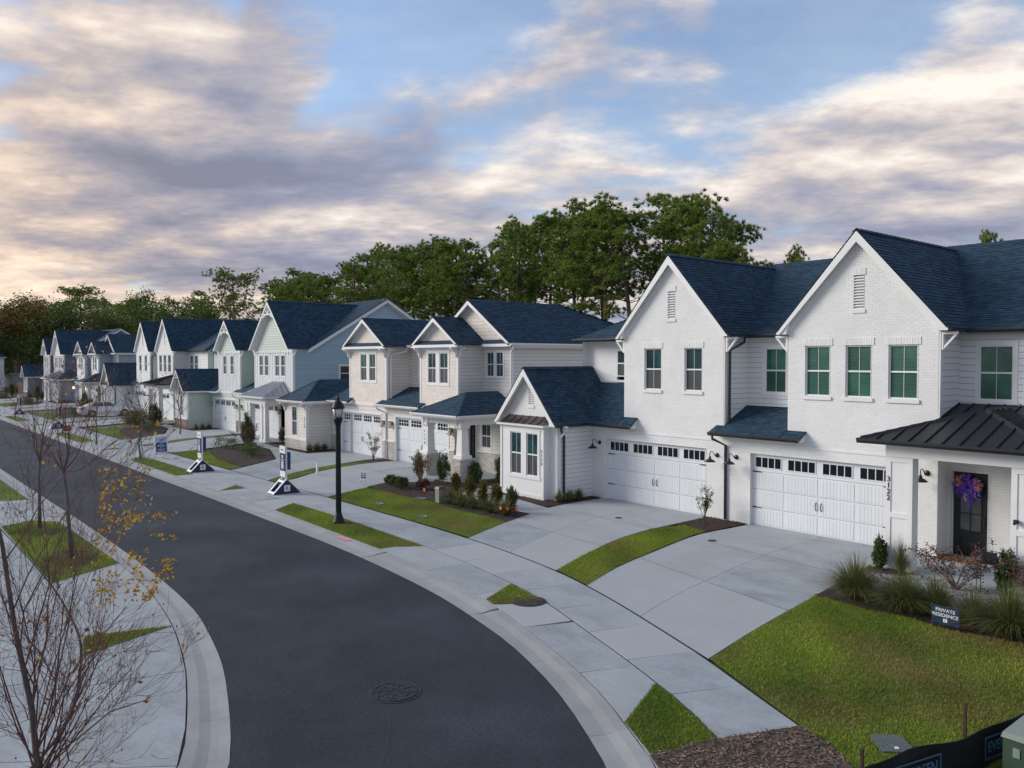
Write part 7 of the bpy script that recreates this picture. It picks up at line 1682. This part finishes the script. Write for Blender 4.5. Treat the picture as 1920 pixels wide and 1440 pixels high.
def px_off(loc, px, py, dd=0.0):
    """offset from loc of a point seen at the photo position, dd metres nearer or farther than loc"""
    q = Vector(loc) - CAMP; d = q.dot(FW) + dd
    return CAMP + FW * d + RT * ((px - 960) * d / FPX) - UPV * ((py - 720) * d / FPX) - Vector(loc)
NT = (-9.75, 1.62, .03)
R.seed(21)
tr = [Vector((0, 0, 0)), px_off(NT, 74, 1700), px_off(NT, 76, 1500), px_off(NT, 60, 1330), px_off(NT, 28, 1180), px_off(NT, 4, 1020), px_off(NT, -30, 880)]
lim = []
for (s, px, py, dd, fr) in ((.36, 110, 1180, .2, 1), (.36, 190, 1000, -.2, 1), (.38, 300, 1150, -.4, 1), (.34, 250, 1280, -.8, 1), (.42, 230, 930, .5, 1), (.45, 130, 880, .3, 1), (.5, 90, 950, .2, 1), (.5, 170, 1120, -.9, 1), (.55, 60, 900, .6, 1), (.62, 110, 820, .1, 1), (.66, -60, 900, .2, 1), (.7, 40, 800, -.2, 1), (.8, 70, 760, .3, 1), (.4, -80, 1150, -.3, 1), (.33, 170, 1330, .6, 1), (.37, 310, 1010, .3, 1), (.30, 210, 1400, -.4, 1), (.40, 260, 1060, .1, 1), (.36, 140, 1090, -.5, 1), (.44, 180, 960, -.6, 1), (.5, 30, 1080, -.5, 1), (.33, 120, 1250, .5, 1), (.42, 285, 1100, -.7, 1), (.36, 230, 1180, .4, 1), (.58, 150, 850, -.3, 1), (.38, 315, 1080, -.1, 1), (.39, 290, 1030, .4, 1), (.41, 270, 985, -.3, 1), (.43, 250, 940, .2, 1), (.37, 330, 1110, .2, 1)):
    n = len(tr) - 1; x = s * n; i = int(x); b = tr[i] + (tr[i + 1] - tr[i]) * (x - i); e = px_off(NT, px, py, dd); d = e - b; lim.append((s, d, d.length * (.80 if px < 220 else .62)))
cam_px = lambda p: 960 + FPX * ((p - CAMP).dot(RT) / (p - CAMP).dot(FW))
cam_py = lambda p: 720 - FPX * ((p - CAMP).dot(UPV) / (p - CAMP).dot(FW))
bare_tree('nearest young tree at the lower left, nearly bare with yellow leaves on its right side', NT, tr, lim, 3, .046, [('yellow_leaf', 430, lambda p: 185 < cam_px(p) < 322 and 880 < cam_py(p) < 1130), ('yellow_leaf', 330, lambda p: 240 < cam_px(p) < 325 and 960 < cam_py(p) < 1120), ('yellow_leaf', 130, lambda p: cam_px(p) > 60), ('red_leaf', 190, None)], 0, .048, lr=.32)
R.seed(5)
T2 = (-25.0, 4.9, .045)
tr2 = [Vector((0, 0, 0)), px_off(T2, 128, 970), px_off(T2, 125, 925), px_off(T2, 118, 880), px_off(T2, 105, 840)]
bare_tree('staked bare young tree in the mulch ring nearest the road on the left', T2, tr2, [(.72, px_off(T2, x, y, d_) - tr2[3], 2.0) for x, y, d_ in ((60, 790, .3), (95, 745, 0), (130, 740, -.4), (165, 760, .2), (200, 800, 0), (215, 850, -.3), (70, 850, .4), (150, 800, .8))], 3, .062, [('red_leaf', 60, None), ('yellow_leaf', 50, None)], 0, .075, stakes=True, lr=.5)
R.seed(8)
T3 = (-30.2, 5.0, .045)
tr3 = [Vector((0, 0, 0)), px_off(T3, 74, 940), px_off(T3, 73, 895), px_off(T3, 76, 850), px_off(T3, 80, 810)]
bare_tree('bare young tree in the farther mulch ring on the left lawn', T3, tr3, [(.66, px_off(T3, x, y, d_) - tr3[3], 2.1) for x, y, d_ in ((30, 760, .3), (50, 720, 0), (85, 700, -.4), (110, 720, .2), (125, 760, 0), (55, 790, .6), (100, 790, -.6))], 3, .06, [('red_leaf', 50, None)], 0, .075, lr=.5)
R.seed(13)
for (x, y, h_, lb, lf, stk) in ((-48.0, 12.95, 5.2, 'slim young tree in the verge beside the sandwich board', None, True), (-57.8, 12.9, 5.0, 'bare young tree in the verge in front of the silver car', None, False), (-68.2, 12.9, 5.6, 'bare young tree in the verge behind the third information stand', None, False), (-88.5, 12.8, 5.5, 'bare young tree in the far verge before the slate blue house', None, False), (-99.0, 12.9, 5.0, 'farthest bare young tree along the right verge', None, False), (-43.5, 4.9, 5.5, 'bare young tree on the left verge beyond the mulched pair', None, False), (-62.0, 19.5, 5.2, 'leafless multi-branched tree in the bed before the white porch halfway down the row', None, False)):
    trk = [Vector((R.gauss(0, .05) * k, R.gauss(0, .05) * k, h_ * .16 * k)) for k in range(5)]
    bare_tree(lb, (x, y, .045), trk, [(R.uniform(.5, .95), (R.gauss(0, .55), R.gauss(0, .55), 1), h_ * R.uniform(.32, .5)) for _ in range(9)], 2, .055, [('red_leaf', 25, None)], 0, .09, stakes=stk, lr=.5, bark='grey_bark' if x < -52 else 'young_bark', tw='grey_bark' if x < -52 else 'twig')

# ---- pines and mixed wood behind the houses
R.seed(3)
def tri_needles(C, D, n, l, w):
    """n thin needle sprays round each tuft centre C, leaning along D"""
    m = len(C); C = np.repeat(C, n, 0); D = np.repeat(D, n, 0); a = NR.normal(0, 1, (m * n, 3)); a /= np.linalg.norm(a, axis=1)[:, None]
    d = a * .85 + D * .75; d /= np.linalg.norm(d, axis=1)[:, None]; b = np.cross(d, NR.normal(0, 1, (m * n, 3))); b /= np.linalg.norm(b, axis=1)[:, None]
    L_ = (NR.uniform(.6, 1.2, m * n) * l)[:, None]; W_ = (NR.uniform(.7, 1.2, m * n) * w)[:, None]; v = np.zeros((m * n, 3, 3))
    v[:, 0] = C - b * W_; v[:, 1] = C + b * W_; v[:, 2] = C + d * L_
    return v.reshape(-1, 3), np.arange(3 * m * n).reshape(-1, 3)
def pine_proto(H, cb, wmax, nl, umbrella=False, seed=0):
    R.seed(100 + seed)
    q = MB(); px, py = 0, 0; tp = []
    for k in range(9):
        tp.append(Vector((px, py, H * k / 8))); px += R.gauss(0, .16); py += R.gauss(0, .16)
    q.tube(tp, [.30 * (1 - .085 * k) for k in range(9)], 8)
    at = lambda z: tp[min(int(z / H * 8), 7)] + (tp[min(int(z / H * 8) + 1, 8)] - tp[min(int(z / H * 8), 7)]) * (z / H * 8 - min(int(z / H * 8), 7))
    C, D = [], []; lq = MB()
    for k in range(nl):
        u = R.random() if not umbrella else R.random() ** .4
        z = H * (cb + (1 - cb) * u); prof = (math.sin(math.pi * min(1, (.18 + .80 * u) ** .9)) ** .75) if not umbrella else (.35 + .65 * u if u < .93 else .8)
        l = wmax * prof * R.uniform(.55, 1.1) + .3; a = R.random() * 6.283; up = R.uniform(.05, .55) * (1 if not umbrella else .5)
        p = at(z * .985); d = Vector((math.cos(a), math.sin(a), up)).normalized(); e = p + d * l + Vector((0, 0, .1 * l))
        lq.tube([p, p + d * l * .55, e], [.06, .04, .015], 4, cap=False)
        for s in (R.uniform(.45, .7), R.uniform(.9, 1.05)):
            g = p + (e - p) * s + Vector((R.gauss(0, .3), R.gauss(0, .3), R.gauss(0.1, .2)))
            for j in range(R.randint(4, 7)):
                c = g + Vector((R.gauss(0, .40), R.gauss(0, .40), R.gauss(0, .24))); C.append(tuple(c)); D.append(tuple((c - g + Vector((0, 0, .5))).normalized()))
    for k in range(14):
        s = R.uniform(.82, .98); u = R.random() * 6.283; z = H * (cb - .02 - R.random() * .22); p = at(z); d = Vector((math.cos(u), math.sin(u), R.uniform(-.2, .3))); lq.tube([p, p + d * R.uniform(.6, 1.8)], [.03, .008], 4, cap=False)
    C, D = np.array(C), np.array(D)
    v, f = tri_needles(C, D, 34, .44, .042)
    tint = np.repeat(np.clip(NR.normal(.42, .26, len(C)), 0, 1), 34) * .75 + NR.random(len(f)) * .25
    crown = np_mesh('crown', v, f, tint, 'pine_needle')
    def mk(m, nm, mat):
        o = m.build(nm, mat); me = o.data; bpy.data.objects.remove(o); return me
    return mk(q, 'trunk', 'pine_bark'), crown, mk(lq, 'limb', 'pine_bark')
def leafy_proto(H, w, n, mat, seed, cl=60, leaf=.33, cb=.12):
    R.seed(200 + seed); q = MB(); q.tube([(0, 0, 0), (R.gauss(0, .2), R.gauss(0, .2), H * .4), (R.gauss(0, .5), R.gauss(0, .5), H * .85)], [.26, .17, .05], 8)
    lq = MB()
    for k in range(16):
        z = H * R.uniform(.2, .75); a = R.random() * 6.283; d = Vector((math.cos(a), math.sin(a), .8)); lq.tube([(0, 0, z), Vector((0, 0, z)) + d * w * .5, Vector((0, 0, z)) + d * w * .85 + Vector((0, 0, .3))], [.08, .05, .015], 4, cap=False)
    C = shell(n, (w, w, H * (1 - cb) / 2), cl, .135, -.8, .36); C[:, 2] += H * (1 + cb) / 2
    v, f = leaf_quads(C, leaf, leaf * .7); crown = np_mesh('crown', v, f, NR.random(len(f)), mat)
    def mk(m, nm, mt):
        o = m.build(nm, mt); me = o.data; bpy.data.objects.remove(o); return me
    return mk(q, 'trunk', 'grey_bark'), crown, mk(lq, 'limb', 'grey_bark')
def bare_proto(H, seed):
    R.seed(300 + seed); q = MB(); tips = []; lq = MB(); q.tube([(0, 0, 0), (.1, .1, H * .5), (0, .2, H * .8)], [.2, .14, .05], 7)
    for k in range(9): z = H * R.uniform(.25, .75); grow(lq, Vector((.1, .1, z)), Vector((R.gauss(0, .6), R.gauss(0, .6), 1)).normalized(), H * R.uniform(.25, .42), .07, 2, tips, 4, .2, .1)
    def mk(m, nm, mt):
        o = m.build(nm, mt); me = o.data; bpy.data.objects.remove(o); return me
    C = np.array([tuple(p) for p in tips]); C = np.repeat(C, 2, 0) + NR.normal(0, .2, (2 * len(C), 3)); v, f = leaf_quads(C, .15, .10); crown = np_mesh('crown', v, f, NR.random(len(f)), 'autumn_leaf')
    return mk(q, 'trunk', 'grey_bark'), crown, mk(lq, 'limb', 'grey_bark')
PIN = [pine_proto(22, .47, 3.9, 62, False, 1), pine_proto(22, .53, 3.7, 58, False, 2), pine_proto(22, .44, 4.3, 68, False, 3), pine_proto(22, .56, 4.2, 56, False, 4)]
UMB = [pine_proto(22, .66, 6.0, 56, True, 5), pine_proto(22, .72, 5.0, 46, True, 6)]
LEA = [leafy_proto(14, 4.2, 7000, 'oak_leaf', 1), leafy_proto(14, 3.6, 6500, 'oak_leaf', 2), leafy_proto(12, 3.8, 6000, 'autumn_leaf', 3)]
BAR = [bare_proto(14, 1), bare_proto(13, 2)]
def tree(name, label, proto, loc, sc, rz, group, h0=22.0, sw=1.0):
    t = thing(name, label, 'tree', loc, rz, group, local=True); s = sc / h0; t.scale = (s * sw, s * sw, s)
    for nm, me in zip(('trunk', 'crown', 'limb'), proto): o = link(nm, me, t)
    o['kind'] = 'stuff'
    return t
ords = ['first', 'second', 'third', 'fourth', 'fifth', 'sixth', 'seventh', 'eighth', 'ninth', 'tenth', 'eleventh', 'twelfth', 'thirteenth', 'fourteenth', 'fifteenth', 'sixteenth', 'seventeenth', 'eighteenth', 'nineteenth', 'twentieth', 'twenty-first', 'twenty-second', 'twenty-third', 'twenty-fourth', 'twenty-fifth', 'twenty-sixth', 'twenty-seventh', 'twenty-eighth', 'twenty-ninth', 'thirtieth']
prof = [(-38.5, 13.6), (-40.6, 17.6), (-44.5, 20.6), (-48, 21.8), (-52.6, 21.2), (-57.6, 22.2), (-61.5, 21.4), (-68, 22), (-73, 21), (-78, 20.3), (-83.6, 19.6), (-89.6, 21.4), (-96, 21), (-103, 22), (-111, 20.6), (-120, 20), (-128, 21.2), (-134, 18)]
def hgt(x):
    for (a, h1), (b, h2) in zip(prof, prof[1:]):
        if b <= x <= a: return h1 + (h2 - h1) * (a - x) / (a - b)
    return prof[0][1] if x > prof[0][0] else 19
R.seed(31)
x = -40.2; k = 0
while x > -134 and k < 26:
    y = 60 + R.uniform(-2, 3); h_ = hgt(x) * y / 60 * R.uniform(.93, 1.02)
    tree('pine_tree', f'tall pine, {ords[k]} from the right in the front rank behind the houses', PIN[k % 4], (x, y, 0), h_, R.random() * 6.28, 'pines in the front rank', sw=R.uniform(.9, 1.15)); x -= R.uniform(2.6, 3.8) * (1 + (k * .022)); k += 1
x = -46; k = 0
while x > -150 and k < 11:
    y = 66.5 + R.uniform(-2, 3); h_ = hgt(x * 60 / y) * y / 60 * R.uniform(.90, .985)
    tree('pine_tree', f'tall pine, {ords[k]} from the right in the rear rank behind the houses', PIN[(k + 2) % 4], (x, y, 0), h_, R.random() * 6.28, 'pines in the rear rank', sw=R.uniform(.9, 1.2)); x -= R.uniform(6.5, 11) * (1 + k * .02); k += 1
# right end of the wood: lower crowns, tips showing above the near roof
for k, (x, y, h_, pr, lb) in enumerate(((-36.2, 60, 14.4, 1, 'short pine at the right end of the wood, level with the white roof'), (-17.0, 47.5, 12.3, 3, 'tree tip showing above the near roof ridge, right of the right gable'), (-20.5, 47.0, 11.6, 1, 'lower tree tip showing above the near roof, left of the other tip'), (-31.5, 56, 11.5, 0, 'tree tip showing in the notch between the two white gables'))):
    tree('pine_tree', lb, PIN[pr], (x, y, 0), h_, k * 1.3, 'pines at the right end', sw=.8 if k == 0 else .55)
# lower mixed trees filling under the pines
R.seed(77)
for k in range(24):
    x = -36 - k * 4.6 + R.uniform(-1, 1); y = 56 + R.uniform(-1, 4) - (2 if k > 8 else 0); h_ = R.uniform(5.5, 8.5) if k > 9 else R.uniform(3.6, 5.2)
    tree('leafy_tree', f'low leafy tree under the pines, {ords[k]} from the right', LEA[k % 2], (x, y, 0), h_, R.random() * 6.28, 'low leafy trees under the pines', 14.0, 1.25)
# far mixed wood to the left
far = [(-139, 62, 18, 'p'), (-146, 60, 17.5, 'b'), (-150, 66, 21, 'p'), (-158, 60, 18, 'p'), (-162, 62, 22.4, 'u'), (-168, 58, 17, 'l'), (-175, 60, 18, 'p'), (-182, 62, 20.6, 'p'), (-188, 58, 18, 'l'), (-196, 60, 18, 'b'), (-204, 62, 20.5, 'p'), (-212, 60, 19.5, 'l'), (-222, 60, 21, 'p'), (-228, 62, 23, 'l'), (-238, 60, 21, 'p'), (-246, 62, 21, 'p'), (-256, 60, 21.5, 'l'), (-268, 62, 23.5, 'p'), (-282, 62, 24, 'u'), (-290, 60, 28, 'u'), (-300, 58, 25, 'p'), (-314, 60, 24, 'p'), (-330, 60, 25.5, 'p'), (-345, 58, 27.5, 'p'), (-362, 60, 28, 'a'), (-380, 60, 26, 'p'), (-400, 62, 27, 'p'), (-425, 62, 28, 'l')]
for k, (x, y, h_, kd) in enumerate(far):
    pr, nm, h0 = {'p': (PIN[k % 4], 'pine_tree', 22), 'u': (UMB[k % 2], 'umbrella_pine', 22), 'l': (LEA[k % 2], 'leafy_tree', 14), 'a': (LEA[2], 'autumn_tree', 12), 'b': (BAR[k % 2], 'thin_tree', 14)}[kd]
    adj = {'p': 'dark green pine', 'u': 'flat-topped pine', 'l': 'dense green leafy tree', 'a': 'orange-brown autumn tree', 'b': 'thin nearly bare tree'}[kd]
    tree(nm, f'{adj}, {ords[k]} from the right along the distant wood at the left', pr, (x, y, 0), h_, R.random() * 6.28, 'trees of the distant wood', h0, R.uniform(1.0, 1.3) if kd != 'u' else 1.0)
for k in range(24):
    x = -150 - k * 9 + R.uniform(-2, 2); tree('leafy_tree', f'lower tree along the foot of the distant wood, {ords[k]} from the right', LEA[(k * 7) % 2], (x, 52 + R.uniform(-2, 3), 0), R.uniform(9, 13), R.random() * 6.28, 'lower trees of the distant wood', 14, 1.5)
# wood closing the end of the street
end = [(-192, 46, 16, 'l'), (-196, 40, 15, 'b'), (-190, 36, 17, 'l'), (-198, 31, 18, 'a'), (-204, 27, 19, 'l'), (-200, 22, 18.5, 'p'), (-206, 16, 19, 'a'), (-202, 10, 18, 'l'), (-210, 4, 19, 'l'), (-214, 50, 17, 'a'), (-208, 42, 17, 'b'), (-212, -4, 18, 'p'), (-188, 29, 10, 'l'), (-190, 23, 11, 'l'), (-192, 41, 10, 'l'), (-189, 17, 11, 'l')]
for k, (x, y, h_, kd) in enumerate(end):
    pr, nm, h0 = {'p': (PIN[k % 4], 'pine_tree', 22), 'l': (LEA[k % 2], 'leafy_tree', 14), 'a': (LEA[2], 'autumn_tree', 12), 'b': (BAR[k % 2], 'thin_tree', 14)}[kd]
    tree(nm, {'p': 'dark pine', 'l': 'dark leafy tree', 'a': 'rusty brown tree', 'b': 'grey leafless tree'}[kd] + f' at the end of the street, {ords[k]} of that wood', pr, (x, y, 0), h_, R.random() * 6.28, 'trees closing the end of the street', h0, 1.5)
n = 26000
xs = -34 - NR.random(n) ** 1.0 * 330; C = np.stack([xs, 64 + NR.uniform(-3, 9, n), NR.random(n) ** 1.4 * np.where(xs < -140, 10, 5.5)], 1)
v, f = leaf_quads(C, 1.1, .8); tag(link('undergrowth', np_mesh('undergrowth', v, f, NR.random(len(f)) * .6, 'oak_leaf')), 'dark tangled undergrowth filling the wood behind the houses', 'undergrowth', kind='stuff')
